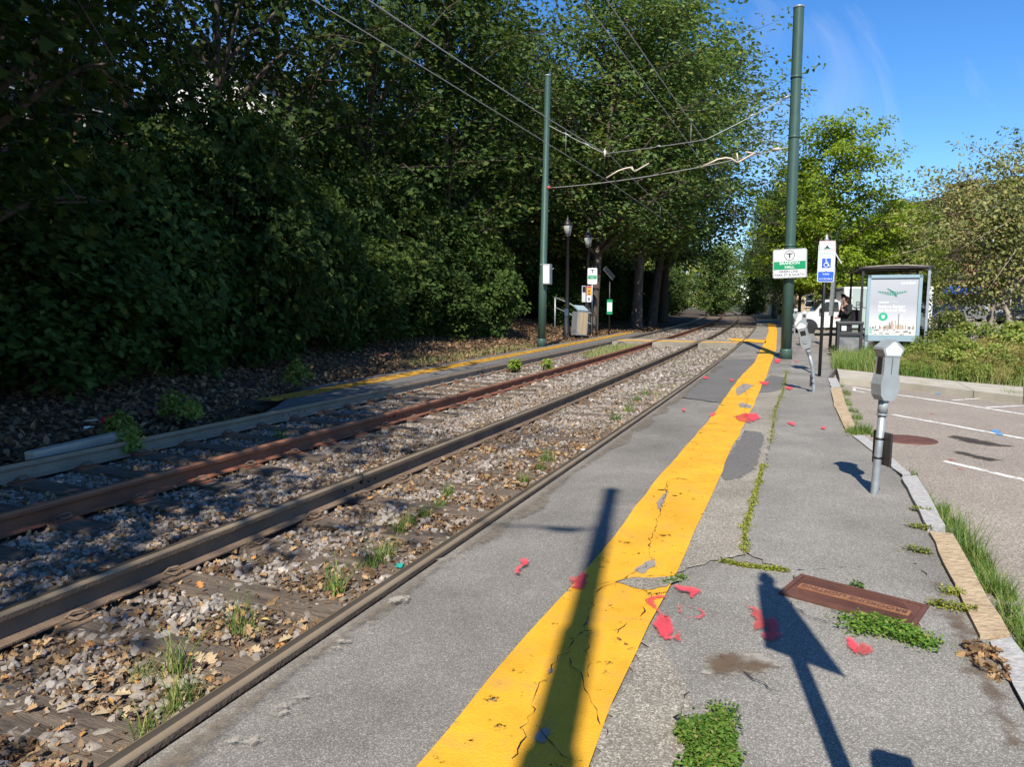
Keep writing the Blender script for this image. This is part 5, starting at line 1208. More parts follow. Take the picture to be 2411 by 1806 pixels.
skin_figure('coat', cj, [(0, 1), (1, 2), (2, 3), (0, 4), (4, 5), (2, 6), (6, 7), (7, 8), (2, 9), (9, 10), (10, 11)], [(.165, .16), (.145, .145), (.15, .16), .075, (.185, .18), (.20, .19), .075, .066, .05, .075, .066, .05], M['coat'], per)
skin_figure('trousers', [(0, 0, .8), (0, .09, .78), (-.03, .10, .48), (.01, .10, .09), (0, -.09, .78), (.02, -.10, .48), (.05, -.10, .09)], [(0, 1), (1, 2), (2, 3), (0, 4), (4, 5), (5, 6)], [.12, .10, .075, .06, .10, .075, .06], M['trouser'], per)
for s, x in ((1, -.05), (-1, -.02)): MB().box((x, s * .10, .045), (.27, .095, .09), bev=.03).build('shoe', M['ink'], per)
def hand(c, d, parent, upv):
    d = d.normalized(); side = d.cross(upv).normalized(); b = MB()
    jj = [Vector(c), Vector(c) + d * .045, Vector(c) + d * .085]; ee = [(0, 1), (1, 2)]; rr_ = [.026, .036, .034]
    for k in range(4):
        base = Vector(c) + d * .075 + side * (-.030 + .02 * k); i0 = len(jj); L_ = (.062, .072, .068, .052)[k]
        jj += [base, base + d * L_ * .55 - upv * .01, base + d * L_ * .8 - upv * .03]; ee += [(2, i0), (i0, i0 + 1), (i0 + 1, i0 + 2)]; rr_ += [.010, .009, .008]
    i0 = len(jj); jj += [Vector(c) + d * .03 - side * .035, Vector(c) + d * .06 - side * .055 - upv * .01]; ee += [(0, i0), (i0, i0 + 1)]; rr_ += [.012, .009]
    skin_figure('hand', jj, ee, rr_, M['skin'], parent, 1)
hand(Vector((-.215, .125, 1.025)), Vector((-1, -.3, .1)), per, Vector((0, 0, 1))); hand(Vector((-.235, -.125, 1.29)), Vector((.25, .30, 1)), per, Vector((-1, 0, .2)))
sb_ = empty('shoulder_bag', (9.80, 20.9, 0), math.radians(8), 'large black bag hanging behind the waiting person', 'bag')
MB().box((.27, .03, 1.05), (.20, .34, .44), rz=.2, ry=.25, bev=.06).build('bag_body', M['coat'], sb_); MB().tube([(.15, -.1, 1.35), (.28, -.06, 1.30), (.30, .0, 1.2)], .018, 6).build('strap', M['coat'], sb_)

# ================================================================ LEFT PLATFORM FURNITURE
def lamp_post(base, h, label):
    o = empty('lamp_post', base, 0, label, 'lamp post', 'black lamp posts on the far platform')
    MB().lathe([(.20, -.1), (.20, .12), (.13, .3), (.10, .8), (.085, .85), (.075, h - .95), (.11, h - .93), (.11, h - .88)], n=14).build('post', M['black'], o)
    MB().lathe([(.12, h - .88), (.205, h - .48), (.19, h - .44)], n=12).build('lantern_glass', M['lamp_white'], o)
    MB().lathe([(.23, h - .44), (.21, h - .38), (.10, h - .22), (.04, h - .14), (.045, h - .10), (.012, h - .02), (.004, h)], n=12).build('lantern_cap', M['black'], o)
    for k in range(4):
        a = k * math.pi / 2 + .4; MB().tube([(.125 * math.cos(a), .125 * math.sin(a), h - .88), (.21 * math.cos(a), .21 * math.sin(a), h - .46)], .010, 5).build('lantern_bar', M['black'], o)
    return o
M['lamp_white'] = plain('lantern_white', (.40, .41, .38), .4)
L1 = at(1334.5, 770, 31.5); L2 = at(1382, 775, 33.5)
z1 = at(1334.5, 506, 31.5).z; z2 = at(1386, 536, 33.5).z
lamp_post(Vector((L1.x, 31.5, 0)), z1, 'taller looking black lamp post left of the handrail, white lantern with black cap')
lamp_post(Vector((L2.x, 33.5, 0)), z2, 'black lamp post right of the handrail beside the small notice boards')
def thin_post(base, h, r, m, label, cat='sign post'):
    o = empty('sign_post', base, 0, label, cat); MB().tube([(0, 0, -.1), (0, 0, h)], r, 8).build('post', M[m], o); return o
def ground_at(u, v): p = spot(u, v); return p
s1 = at(1393, 760, 31.8); h1 = at(1393, 630, 31.8).z
o = thin_post(Vector((s1.x, 31.8, 0)), h1, .03, 'galv', 'tall narrow white station sign with green band on a grey post, far platform')
zt, zb = at(1393, 631, 31.8).z, at(1393, 669, 31.8).z
pl_ = panel('sign_face', rrect(.42, zt - zb, .04, cz=(zt + zb) / 2), -.05, -.04, M['white'], o)
MB().add([(-.19, -.053, (zt + zb) / 2 - .13), (.19, -.053, (zt + zb) / 2 - .13), (.19, -.053, (zt + zb) / 2 + .04), (-.19, -.053, (zt + zb) / 2 + .04)], [(0, 1, 2, 3)]).build('green_band', M['sign_green'], pl_)
letter('T', .2, 0, (zt + zb) / 2 + .2, -.053, M['ink'], pl_, .008); letter('BRANDON\nHALL', .062, 0, (zt + zb) / 2 - .05, -.055, M['white'], pl_); letter('GREEN LINE', .055, 0, (zt + zb) / 2 - .24, -.053, M['ink'], pl_)
# notice boards
n1 = at(1380, 700, 31.2); o = empty('notice_board', Vector((n1.x, 31.2, 0)), math.radians(8), 'pair of small notice boards, one white and one orange, on the lamp post', 'notice board')
za_, zb_ = at(1380, 673, 31.2).z, at(1380, 711, 31.2).z; cz = (za_ + zb_) / 2
MB().tube([(0, .06, 0), (0, .06, za_)], .03, 8).build('post', M['black'], o)
q = panel('left_board', rrect(.20, za_ - zb_, .02, cx=-.16, cz=cz), -.03, -.01, M['white'], o); q.rotation_euler = (0, 0, .5)
MB().box((-.16, -.036, cz + .2), (.17, .006, .25)).build('dark_print', M['ink'], q)
q = panel('right_board', rrect(.21, za_ - zb_, .02, cx=.12, cz=cz), -.03, -.01, M['white'], o)
MB().add([(.02, -.034, cz + .27), (.22, -.034, cz + .27), (.22, -.034, za_ - .01), (.02, -.034, za_ - .01)], [(0, 1, 2, 3)]).build('red_print', M['sign_red'], q)
MB().add([(.02, -.034, cz - .06), (.22, -.034, cz - .06), (.22, -.034, cz + .265), (.02, -.034, cz + .265)], [(0, 1, 2, 3)]).build('orange_print', M['sign_orange'], q)
for z in (cz + .0, cz + .13): MB().box((.12, -.037, z), (.07, .004, .07)).build('black_print', M['ink'], q)
MB().box((.12, -.036, cz - .22), (.06, .004, .14)).build('black_print', M['ink'], q)
# timetable post with solar panel
t1 = at(1434, 775, 32.5); hz = at(1434, 645, 32.5).z; o = thin_post(Vector((t1.x, 32.5, .0)), hz, .035, 'black', 'black post with a tilted solar panel on top and a green edged timetable')
q = MB().box((0, 0, 0), (.62, .5, .04)).build('solar_panel', M['ink'], o); q.location = (-.02, 0, hz + .05); q.rotation_euler = (math.radians(25), math.radians(48), 0)
MB().box((0, 0, -.028), (.64, .52, .012)).build('panel_frame', M['galv'], q)
za_, zb_ = at(1435, 705, 32.5).z, at(1435, 740, 32.5).z
q = panel('timetable', rrect(.25, za_ - zb_, .02, cz=(za_ + zb_) / 2), -.07, -.045, M['sign_green'], o); MB().box((0, -.073, (za_ + zb_) / 2), (.21, .006, (za_ - zb_) * .6)).build('paper', M['white'], q)
# handrail of the steps
hr = empty('handrail', (0, 0, 0), 0, 'grey tube handrail sloping down beside steps behind the far platform', 'handrail')
Yh = 31.0
ra = [at(1307, 700, Yh + 1.5), at(1340, 714, Yh + .8), at(1366, 729, Yh), at(1392, 738, Yh - .2)]
MB().tube(ra, .035, 8).build('top_rail', M['galv'], hr); MB().tube([p - Vector((0, 0, .45)) for p in ra], .025, 8).build('mid_rail', M['galv'], hr)
for p in (ra[0], ra[2]): MB().tube([p, Vector((p.x, p.y, -.1))], .035, 8).build('rail_post', M['galv'], hr)
p = at(1331, 728, 29.6); g0 = empty('rail_post', (p.x, 29.6, 0), 0, 'single grey steel post with a small box at the edge of the far platform', 'post')
MB().tube([(0, 0, -.1), (0, 0, p.z)], .035, 8).build('post', M['galv'], g0); MB().box((.04, -.04, p.z - .12), (.16, .08, .3), bev=.01).build('switch_box', M['galv'], g0)
hp = empty('handrail', (0, 0, 0), 0, 'short black hooped handrail right of the leaning cabinet', 'handrail')
MB().tube([at(1394, 738, 31), at(1400, 741, 31), at(1404, 746, 31), Vector((at(1404, 746, 31).x, 31, -.1))], .028, 8).build('hoop', M['black'], hp)
# leaning cabinet
cpos = at(1363, 787, 30.0); cb = empty('fare_cabinet', (cpos.x, 30.0, .1), math.radians(28), 'leaning silver cabinet with a beige front and sloped lid beside the handrail', 'cabinet')
cb.rotation_euler = (0, math.radians(4), math.radians(28))
MB().prism([(-.27, 0), (.27, 0), (.27, 1.02), (-.27, .98)], -.2, .2).build('body', M['galv'], cb); MB().box((.02, -.206, .5), (.46, .012, .92)).build('beige_front', M['wood_panel'], cb); MB().box((0, -.02, 1.12), (.5, .46, .10), rx=.45, bev=.02).build('lid', M['panel_blue'], cb); MB().box((0, 0, 0.0), (.4, .3, .12)).build('foot', M['black'], cb)
MB().tube([(0, .05, .9), (0, .05, 1.1)], .05, 8).build('neck', M['galv'], cb)
# grey box on the left pole
bx = at(1289, 646, LB.y - .2); ub_ = empty('utility_box', bx, math.radians(-20), 'pale grey utility box strapped to the left green pole', 'box')
MB().box((0, 0, 0), (.25, .28, .66), bev=.015).build('body', M['galv'], ub_); MB().box((0, -.145, 0), (.2, .012, .58)).build('door', M['white'], ub_)
for z in (-.3, .33): MB().box((-.12, .05, z), (.3, .04, .03)).build('strap', M['galv'], ub_)
MB().tube([(.12, .05, .15), (.2, .05, .2)], .012, 6).build('latch', M['galv'], ub_)

# ================================================================ GROUND LITTER, COVERS
def pixel_plate(): pass
# cast iron cover on the sidewalk
c = [spot(u, v) for u, v in ((1858, 1355), (1861, 1412), (2187, 1502), (2154, 1428))]
pc = sum(c, Vector()) / 4; ax = ((c[3] - c[0]) + (c[2] - c[1])).normalized(); Lp = ((c[3] - c[0]).length + (c[2] - c[1]).length) / 2; ay = Vector((-ax.y, ax.x, 0)); Wp = abs((c[0] - c[1]).dot(ay)) * .5 + abs((c[3] - c[2]).dot(ay)) * .5
cv = empty('utility_cover', (pc.x, pc.y, .019), math.atan2(ax.y, ax.x), 'long rusty iron utility cover set in the sidewalk, raised lettering upside down', 'utility cover')
b = MB(); t_ = .022
for cx, cy, w, h in ((0, Wp / 2 - t_ / 2, Lp, t_), (0, -Wp / 2 + t_ / 2, Lp, t_), (-Lp / 2 + t_ / 2, 0, t_, Wp - 2 * t_), (Lp / 2 - t_ / 2, 0, t_, Wp - 2 * t_)): b.box((cx, cy, 0), (w, h, .012))
b.build('frame', M['cast_iron'], cv); MB().box((0, 0, -.004), (Lp - 2 * t_ - .008, Wp - 2 * t_ - .008, .01)).build('lid', M['cast_iron'], cv)
rb = MB(); k = 0
xx = -Lp / 2 + .04
while xx < Lp / 2 - .04:
    rb.box((xx, 0, .002), (.004, Wp - .06, .004), rz=.5); xx += .013
rb.build('tread_rib', M['cast_iron'], cv)
MB().box((0, 0, .003), (Lp * .84, Wp * .20, .007)).build('name_strip', M['iron_bare'], cv)
v, f = text_shape('BROOKLINE LIGHTING', .058, bold=.001); x0 = max(p[0] for p in v); sc__ = Lp * .40 / x0
b = MB(); b.add([(-p[0] * sc__, -p[1] * 1.0, .0085) for p in v], f); b.build('lettering', M['cast_iron'], cv)
# round cover in the bay
r_ = spot(2140, 1036, SZ); mc = empty('manhole_cover', (r_.x, r_.y, SZ + .004), 0, 'round rusty manhole cover in the parking bay behind the nearest meter', 'manhole cover')
MB().lathe([(.30, -.01), (.30, .004), (.275, .006)], n=36).build('ring', M['cast_iron'], mc); MB().lathe([(.265, -.01), (.265, .005), (.001, .006)], n=36).build('lid', M['cast_iron'], mc)
for k in range(5): MB().box((0, -.2 + .1 * k, .008), (.36 - abs(k - 2) * .05, .012, .004)).build('raised_bar', M['cast_iron'], mc)
# weathered white beam, red cup and litter on the left bank
a, b_ = spot(85, 1072), spot(215, 1042)
bd = (b_ - a).normalized(); bm_ = MB().box((.55, 0, .06), (1.25, .13, .10), bev=.015).build('beam', M['concrete'], None, Vector((a.x, a.y, -.06)), math.atan2(bd.y, bd.x)); tag(bm_, 'weathered white beam lying beside the farthest left rail', 'beam')
cupp = spot(240, 1002); cu = empty('cup', (cupp.x, cupp.y, .06), .4, 'crushed red paper cup lying in the leaves on the left bank', 'cup')
q = MB().lathe([(.034, 0), (.05, .14), (.053, .145), (.045, .13)], n=14).build('cup_body', M['sign_red'], cu); q.rotation_euler = (0, math.radians(82), 0)
q.data.materials[0] = plain('cup_red', (.70, .02, .05), .4)
MB().tube([(-.04, .02, .01), (-.2, .06, .0)], .006, 6).build('straw', M['white'], cu)
def scrap(u, v, m, s, label, z=.03):
    p = spot(u, v); rs_ = np.random.RandomState(int(u)); b = MB(); n = 5
    P_ = [(i / (n - 1) * s - s / 2, j / (n - 1) * s * .6 - s * .3, rs_.uniform(0, .25) * s) for i in range(n) for j in range(n)]
    b.add(P_, [(i * n + j, i * n + j + 1, (i + 1) * n + j + 1, (i + 1) * n + j) for i in range(n - 1) for j in range(n - 1)]); o = b.build('scrap', m, None, Vector((p.x, p.y, z)), rs_.uniform(0, 3)); return tag(o, label, 'litter')
M['pink_card'] = plain('pink_card', (.55, .22, .16), .7)
scrap(909, 848, M['pink_card'], .34, 'pinkish flattened carton on the left bank above the far platform', .12); scrap(156, 922, M['white'], .17, 'small crumpled white paper on the left bank above the beam', .22)
scrap(210, 1018, M['white'], .1, 'tiny white scrap just below the red cup', .05); scrap(602, 806, M['white'], .16, 'pale scrap caught under the dark shrubs', .5)
scrap(1375, 1058, M['white'], .09, 'white paper scrap against the edge of the platform rail', -.02)
M['teal_plastic'] = plain('teal_plastic', (.03, .35, .30), .3); scrap(940, 1282, M['teal_plastic'], .07, 'teal plastic scrap in the grass beside the platform rail', -.14)
yv = spot(634, 1408); o = leaf_mesh('leaf', np.zeros((1, 3)), .09, np.random.RandomState(3), OVAL, mat('yellow_leaf', (.72, .52, .14), (.6, .4, .1), .6), updir=2, droop=0); o_ = link(bpy.data.objects.new('yellow_leaf', o)); o_.location = (yv.x, yv.y, -.12); tag(o_, 'single pale yellow leaf lying on the half buried sleeper', 'leaf')

# ================================================================ VEHICLES
def wheel(parent, c, r=.33, w=.22, side=1):
    o = bpy.data.objects.new('wheel', MB().lathe([(r * .62, -w / 2), (r * .93, -w / 2), (r, -w * .35), (r, w * .35), (r * .93, w / 2), (r * .62, w / 2)], n=22).mesh('wheel', M['tyre'])); link(o, parent); o.location = c; o.rotation_euler = (math.pi / 2, 0, 0)
    h = bpy.data.objects.new('rim', MB().lathe([(.001, -w * .4), (r * .6, -w * .42), (r * .62, w * .42), (.001, w * .4)], n=14).mesh('rim', M['galv'])); link(h, o)
    return o
def car(loc, rz, m, label, kind='sedan'):
    """x forward, length 4.5"""
    o = empty('parked_car', loc, rz, label, 'car', 'cars parked along the street')
    body = [(-2.2, .35), (-2.25, .62), (-2.15, .92), (-1.2, .98), (1.0, .96), (1.9, .84), (2.2, .66), (2.24, .36), (2.1, .24), (-2.1, .24)]
    cabin = {'sedan': [(-1.75, .95), (-1.1, 1.40), (-.3, 1.46), (.45, 1.40), (1.2, .95)], 'suv': [(-2.12, .93), (-1.95, 1.55), (-.6, 1.66), (.45, 1.58), (1.15, .95)]}[kind]
    bm = bmesh.new()
    def loft(poly, ws, m_, nm):
        b = MB(); n = len(poly); vs = []
        for y, s, zc in ws:
            cx = sum(p[0] for p in poly) / n
            for (x, z) in poly: vs.append((cx + (x - cx) * s, y, zc + (z - zc) * (s * .5 + .5)))
        f = [(i * n + k, i * n + (k + 1) % n, (i + 1) * n + (k + 1) % n, (i + 1) * n + k) for i in range(len(ws) - 1) for k in range(n)]
        b.add(vs, f + [list(range(n))[::-1], [(len(ws) - 1) * n + k for k in range(n)]], 0); return b.build(nm, m_, o)
    loft(body, [(-.88, .965, .6), (-.82, .995, .6), (0, 1.0, .6), (.82, .995, .6), (.88, .965, .6)], m, 'body')
    loft(cabin, [(-.72, .93, .95), (-.62, .985, .95), (.62, .985, .95), (.72, .93, .95)], m, 'roof')
    lo, hi = (1.02, 1.36) if kind == 'sedan' else (1.04, 1.52)
    def xin(z, front):
        ed = cabin[:3] if not front else cabin[3:]
        for (xa, za), (xb, zb) in zip(ed[:-1], ed[1:]):
            if min(za, zb) <= z <= max(za, zb) and za != zb: return xa + (xb - xa) * (z - za) / (zb - za)
        return ed[0][0]
    for s in (-1, 1):
        for a, c in ((xin(lo, False) + .12, -.45), (-.35, xin(lo, True) - .12)):
            top_a = max(a, xin(hi, False) + .1); top_c = min(c, xin(hi, True) - .1)
            MB().add([(a, s * .725, lo), (c, s * .725, lo), (top_c, s * .665, hi), (top_a, s * .665, hi), (a, s * .70, lo), (c, s * .70, lo), (top_c, s * .63, hi), (top_a, s * .63, hi)], [(0, 1, 2, 3), (4, 5, 6, 7), (0, 1, 5, 4), (1, 2, 6, 5), (2, 3, 7, 6), (3, 0, 4, 7)]).build('side_window', M['car_glass'], o)
    for fr in (False, True):
        x0, x1 = xin(lo, fr), xin(hi, fr); sg = .03 if fr else -.03
        MB().add([(x0 + sg, -.60, lo), (x0 + sg, .60, lo), (x1 + sg, .54, hi), (x1 + sg, -.54, hi), (x0, -.60, lo), (x0, .60, lo), (x1, .54, hi), (x1, -.54, hi)], [(0, 1, 2, 3), (4, 5, 6, 7), (0, 1, 5, 4), (1, 2, 6, 5), (2, 3, 7, 6), (3, 0, 4, 7)]).build('windscreen' if fr else 'rear_window', M['car_glass'], o)
    for s in (-1, 1):
        for x in (-1.38, 1.38): wheel(o, (x, s * .80, .33))
        MB().box((2.14, s * .62, .68), (.16, .34, .13), bev=.03).build('headlight', M['lamp_white'], o); MB().box((-2.2, s * .66, .78), (.1, .26, .16), bev=.02).build('tail_light', M['sign_red'], o)
        MB().box((.85, s * .92, 1.0), (.1, .16, .12), bev=.03).build('mirror', m, o)
    MB().box((2.24, 0, .45), (.03, 1.0, .16)).build('grille', M['ink'], o); MB().box((2.235, 0, .62), (.03, .7, .1)).build('grille', M['ink'], o)
    return o
def paintm(n, c): return mat(n, c, tuple(x * .95 for x in c), .22, .25, 2)
silver, blackp, navy, whitep = paintm('silver_paint', (.50, .52, .54)), paintm('black_paint', (.012, .012, .014)), paintm('navy_paint', (.02, .04, .10)), paintm('white_paint', (.78, .78, .77))
greyp = paintm('graphite_paint', (.10, .105, .11))
car((20.6, 44.5, SZ), math.radians(185), blackp, 'black car parked behind the white truck, left of its cab')
car((38.5, 58, SZ), math.radians(-80), silver, 'silver car facing the viewer, seen between shrubs and the crooked tree')
car((32.5, 55, SZ), math.radians(200), navy, 'dark blue car just right of the bus shelter, in front of the brick shop')
car((36.2, 50, SZ), math.radians(190), blackp, 'black car behind the crooked tree trunks')
car((32.6, 42.5, SZ), math.radians(188), greyp, 'dark grey car farthest right, beyond the crooked tree', 'suv')
car((42.5, 56, SZ), math.radians(-85), whitep, 'white car right of the silver one, mostly behind leaves', 'suv')
car((40.0, 42, SZ), math.radians(187), blackp, 'black car at the far right end of the street', 'sedan')
# white box truck
tk = empty('box_truck', (15.75, 34.5, SZ), math.radians(166), 'white box truck with a pickup cab and large dark letters, behind the bus shelter', 'truck')
cab = [(.0, .45), (.0, 1.15), (.05, 1.62), (.25, 1.74), (.75, 1.72), (1.15, 1.18), (1.85, 1.08), (2.02, .92), (2.05, .5), (1.95, .4)]
b = MB(); n_ = len(cab)
vs = [(x * (1 if abs(y) < .8 else .985), y, z - (.0 if abs(y) < .8 else .02)) for y in (-.9, -.78, .78, .9) for x, z in cab]
b.add(vs, [(i * n_ + k, i * n_ + (k + 1) % n_, (i + 1) * n_ + (k + 1) % n_, (i + 1) * n_ + k) for i in range(3) for k in range(n_)] + [list(range(n_))[::-1], [3 * n_ + k for k in range(n_)]]); b.build('cab', whitep, tk)
for s in (-1, 1):
    MB().add([(.1, s * .91, 1.15), (.98, s * .91, 1.15), (.70, s * .905, 1.62), (.16, s * .905, 1.62), (.1, s * .87, 1.15), (.98, s * .87, 1.15), (.70, s * .87, 1.62), (.16, s * .87, 1.62)], [(0, 1, 2, 3), (4, 5, 6, 7), (0, 1, 5, 4), (1, 2, 6, 5), (2, 3, 7, 6), (3, 0, 4, 7)]).build('side_window', M['car_glass'], tk)
    MB().box((.0, s * .905, .78), (.02, .02, .7)).build('door_gap', M['ink'], tk); MB().box((.92, s * 1.0, 1.22), (.12, .16, .22), bev=.03).build('mirror', M['ink'], tk)
    for x in (1.45, -2.4): wheel(tk, (x, s * .82, .36), .36, .24); 
    v, f = [], []
    b = MB(); k = 14; b.add([(1.45 + .46 * math.cos(math.pi * i / k), s * .905, .36 + .46 * math.sin(math.pi * i / k)) for i in range(k + 1)], [list(range(k + 1))]); b.build('wheel_arch', M['ink'], tk)
    MB().box((2.0, s * .62, .82), (.1, .3, .2), bev=.03).build('headlight', M['lamp_white'], tk)
MB().add([(1.17, -.75, 1.2), (1.17, .75, 1.2), (.80, .7, 1.70), (.80, -.7, 1.70), (1.13, -.75, 1.19), (1.13, .75, 1.19), (.77, .7, 1.68), (.77, -.7, 1.68)], [(0, 1, 2, 3), (4, 5, 6, 7), (0, 1, 5, 4), (1, 2, 6, 5), (2, 3, 7, 6), (3, 0, 4, 7)]).build('windscreen', M['car_glass'], tk)
MB().box((-1.95, 0, 1.35), (3.8, 1.9, 1.95), bev=.07).build('cargo_box', whitep, tk); MB().box((-.07, 0, 2.2), (.04, 1.8, .16)).build('box_edge', M['galv'], tk)
MB().box((-1.8, 0, .36), (4.2, .8, .14)).build('chassis', M['ink'], tk); MB().box((-3.85, 0, .5), (.1, 1.8, .12)).build('bumper', M['ink'], tk)
v, f = text_shape('BUDS', .46, bold=.004); mnx = min(p[0] for p in v)
b = MB(); b.add([(-.60 - (p[0] - mnx), .957, 1.46 + p[1]) for p in v], f); b.build('lettering', M['slate_print'], tk)
MB().box((-2.2, .956, 1.1), (2.0, .004, .03)).build('rule_line', M['slate_print'], tk)

# ================================================================ BUILDINGS
def window(parent, c, w, h, rz, m='win_glass', frame='white'):
    f = bpy.data.objects.new('window', MB().box((0, -.03, h / 2 + .04), (w + .16, .1, .08)).box((0, -.03, -h / 2 - .05), (w + .24, .14, .1)).box((-w / 2 - .04, -.03, 0), (.08, .1, h)).box((w / 2 + .04, -.03, 0), (.08, .1, h)).box((0, -.02, 0), (w, .05, .05)).mesh('window', M[frame])); link(f, parent); f.location = c; f.rotation_euler = (0, 0, rz)
    g = bpy.data.objects.new('pane', MB().box((0, 0.0, 0), (w, .03, h)).mesh('pane', M[m])); link(g, f); return f
def building(loc, rz, W, D, Hh, wallm, label, floors, nw, nd, roof='flat', roofm=None, frame='white'):
    o = empty('building', loc, rz, label, 'building')
    MB().box((W / 2, D / 2, Hh / 2 - 1), (W, D, Hh + 2)).build('wall', wallm, o)
    if roof == 'flat':
        MB().box((W / 2, D / 2, Hh + .15), (W + .5, D + .5, .32)).build('cornice', roofm, o)
    else:
        rd = MB(); e = .5; vs = [(-e, -e, Hh), (W + e, -e, Hh), (W + e, D + e, Hh), (-e, D + e, Hh), (W / 2, -e, Hh + W * .32), (W / 2, D + e, Hh + W * .32)]
        rd.add(vs + [(x, y, z + .22) for x, y, z in vs], [(0, 4, 5, 3), (1, 2, 5, 4), (6, 10, 11, 9), (7, 8, 11, 10), (0, 6, 9, 3), (1, 2, 8, 7), (0, 4, 10, 6), (4, 1, 7, 10), (3, 5, 11, 9), (5, 2, 8, 11)]); rd.build('roof', roofm, o)
        MB().prism([(0, Hh - .01), (W, Hh - .01), (W / 2, Hh + W * .32)], 0.01, D - .01).build('gable', wallm, o)
    fh = Hh / floors
    for fl in range(floors):
        z = fh * (fl + .55)
        for k in range(nw): window(o, (W * (k + .5) / nw, -.02, z), 1.1, 1.6, 0, frame=frame)
        for k in range(nd):
            window(o, (W + .02, D * (k + .5) / nd, z), 1.1, 1.6, math.pi / 2, frame=frame)
    return o
M['stucco'] = mat('white_stucco', (.66, .64, .60), (.58, .56, .52), .9, 0, 3, .1)
def brickm(name, c1, c2, mort):
    m, n, l = nt(name); p = n.new('ShaderNodeBsdfPrincipled'); o = n.new('ShaderNodeOutputMaterial'); l.new(p.outputs[0], o.inputs[0]); p.inputs['Roughness'].default_value = .9
    t = n.new('ShaderNodeTexCoord'); mp_ = n.new('ShaderNodeMapping'); mp_.inputs['Rotation'].default_value = (math.pi / 2, 0, 0); l.new(t.outputs['Object'], mp_.inputs['Vector'])
    b = n.new('ShaderNodeTexBrick'); b.inputs['Color1'].default_value = (*c1, 1); b.inputs['Color2'].default_value = (*c2, 1); b.inputs['Mortar'].default_value = (*mort, 1); b.inputs['Scale'].default_value = 4.2; b.inputs['Mortar Size'].default_value = .018
    l.new(mp_.outputs['Vector'], b.inputs['Vector']); l.new(b.outputs['Color'], p.inputs['Base Color']); return m
M['brick'] = brickm('red_brick', (.30, .115, .075), (.22, .085, .06), (.30, .26, .22)); M['roof_dark'] = plain('roof_dark', (.05, .048, .05), .8); M['cornice'] = plain('brick_cornice', (.10, .06, .05), .8); M['buff'] = mat('buff_wall', (.50, .40, .26), (.42, .33, .21), .9, 0, 2)
def lb(y, e): p = tp(y, -4.69 - e); return Vector((p.x, p.y, .9))
building(lb(23, 21), ang(25) , 9, 13, 8.2, M['stucco'], 'white gabled house glimpsed through the dark trees on the left', 3, 3, 4, 'gable', M['roof_dark'])
building(lb(11, 27), ang(12), 9, 10, 9.0, M['brick'], 'red brick house glimpsed through the leaves at far left', 3, 3, 3, 'flat', M['cornice'])
building(lb(42, 20), ang(42), 10, 14, 9.5, M['brick'], 'red brick block glimpsed between trunks behind the lamp posts', 3, 3, 4, 'flat', M['cornice'])
building(lb(60, 20), ang(60), 10, 16, 9, M['stucco'], 'pale house behind the trees beyond the lamp posts', 3, 3, 4, 'gable', M['roof_dark'])
bk = building((50.5, 40, -.3), math.radians(1), 16, 52, 13.6, M['brick'], 'long red brick apartment block rising behind the trees at right', 4, 4, 0, 'flat', M['cornice'])
for fl in range(4):
    for k in range(11): window(bk, (-.02, 52 * (k + .5) / 11, 13.6 * (fl + .5) / 4), 1.4, 1.8, -math.pi / 2)
for k in (2, 6): MB().box((-.6, 8 + k * 5.2, 7.0), (1.2, 4.0, 14.2)).build('bay', M['brick'], bk)
for k in (2, 6): MB().box((-.6, 8 + k * 5.2, 14.55), (1.5, 4.3, .3)).build('bay_cornice', M['cornice'], bk)
shp = building((42.0, 72, -.3), math.radians(4), 7.5, 8, 4.2, M['brick'], 'low brick shop with a dark window under a blue sign, right of the shelter', 1, 0, 0, 'flat', M['cornice'])
MB().box((5.0, -.03, 1.5), (4.0, .1, 2.2)).build('shop_window', M['win_glass'], shp); MB().box((2.2, -.03, 1.3), (1.1, .1, 2.3)).build('door', M['ink'], shp)
MB().box((3.0, -.55, 2.95), (3.4, 1.0, .75), bev=.05).build('blue_awning', mat('awning_blue', (.02, .10, .62), (.02, .09, .55), .5), shp)
building((37, 100, -.3), math.radians(-6), 12, 10, 7, M['buff'], 'buff coloured building far behind the black car', 2, 4, 2, 'flat', M['roof_dark'])

# ================================================================ TREES AND PLANTS
T = {}
for k in range(4):
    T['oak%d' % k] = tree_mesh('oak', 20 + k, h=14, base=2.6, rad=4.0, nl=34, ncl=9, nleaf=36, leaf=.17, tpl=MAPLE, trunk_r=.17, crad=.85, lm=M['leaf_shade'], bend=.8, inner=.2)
for k in range(3):
    T['maple%d' % k] = tree_mesh('maple', 40 + k, h=17, base=4.8, rad=5.2, nl=56, ncl=11, nleaf=36, leaf=.21, tpl=OVAL, trunk_r=.24, crad=.95, lm=M['leaf_mid'], bend=.8, inner=.2)
for k in range(2):
    T['lime%d' % k] = tree_mesh('lime', 60 + k, h=9, base=2.0, rad=2.9, nl=42, ncl=9, nleaf=62, leaf=.15, tpl=OVAL, trunk_r=.13, crad=.55, lm=M['leaf_lime'], inner=.25)
T['beech'] = tree_mesh('beech', 70, h=11, base=2, rad=4.6, nl=36, ncl=8, nleaf=30, leaf=.2, tpl=OVAL, trunk_r=.2, crad=.85, lm=M['leaf_purple'])
T['far'] = tree_mesh('far', 95, h=15, base=1.0, rad=5.0, nl=46, ncl=8, nleaf=24, leaf=.46, tpl=OVAL, trunk_r=.22, crad=1.25, lm=M['leaf_far'], inner=.1)
T['far_light'] = tree_mesh('far_light', 96, h=15, base=1.0, rad=5.4, nl=46, ncl=8, nleaf=26, leaf=.5, tpl=OVAL, trunk_r=.22, crad=1.3, lm=M['leaf_weed'], inner=.1)
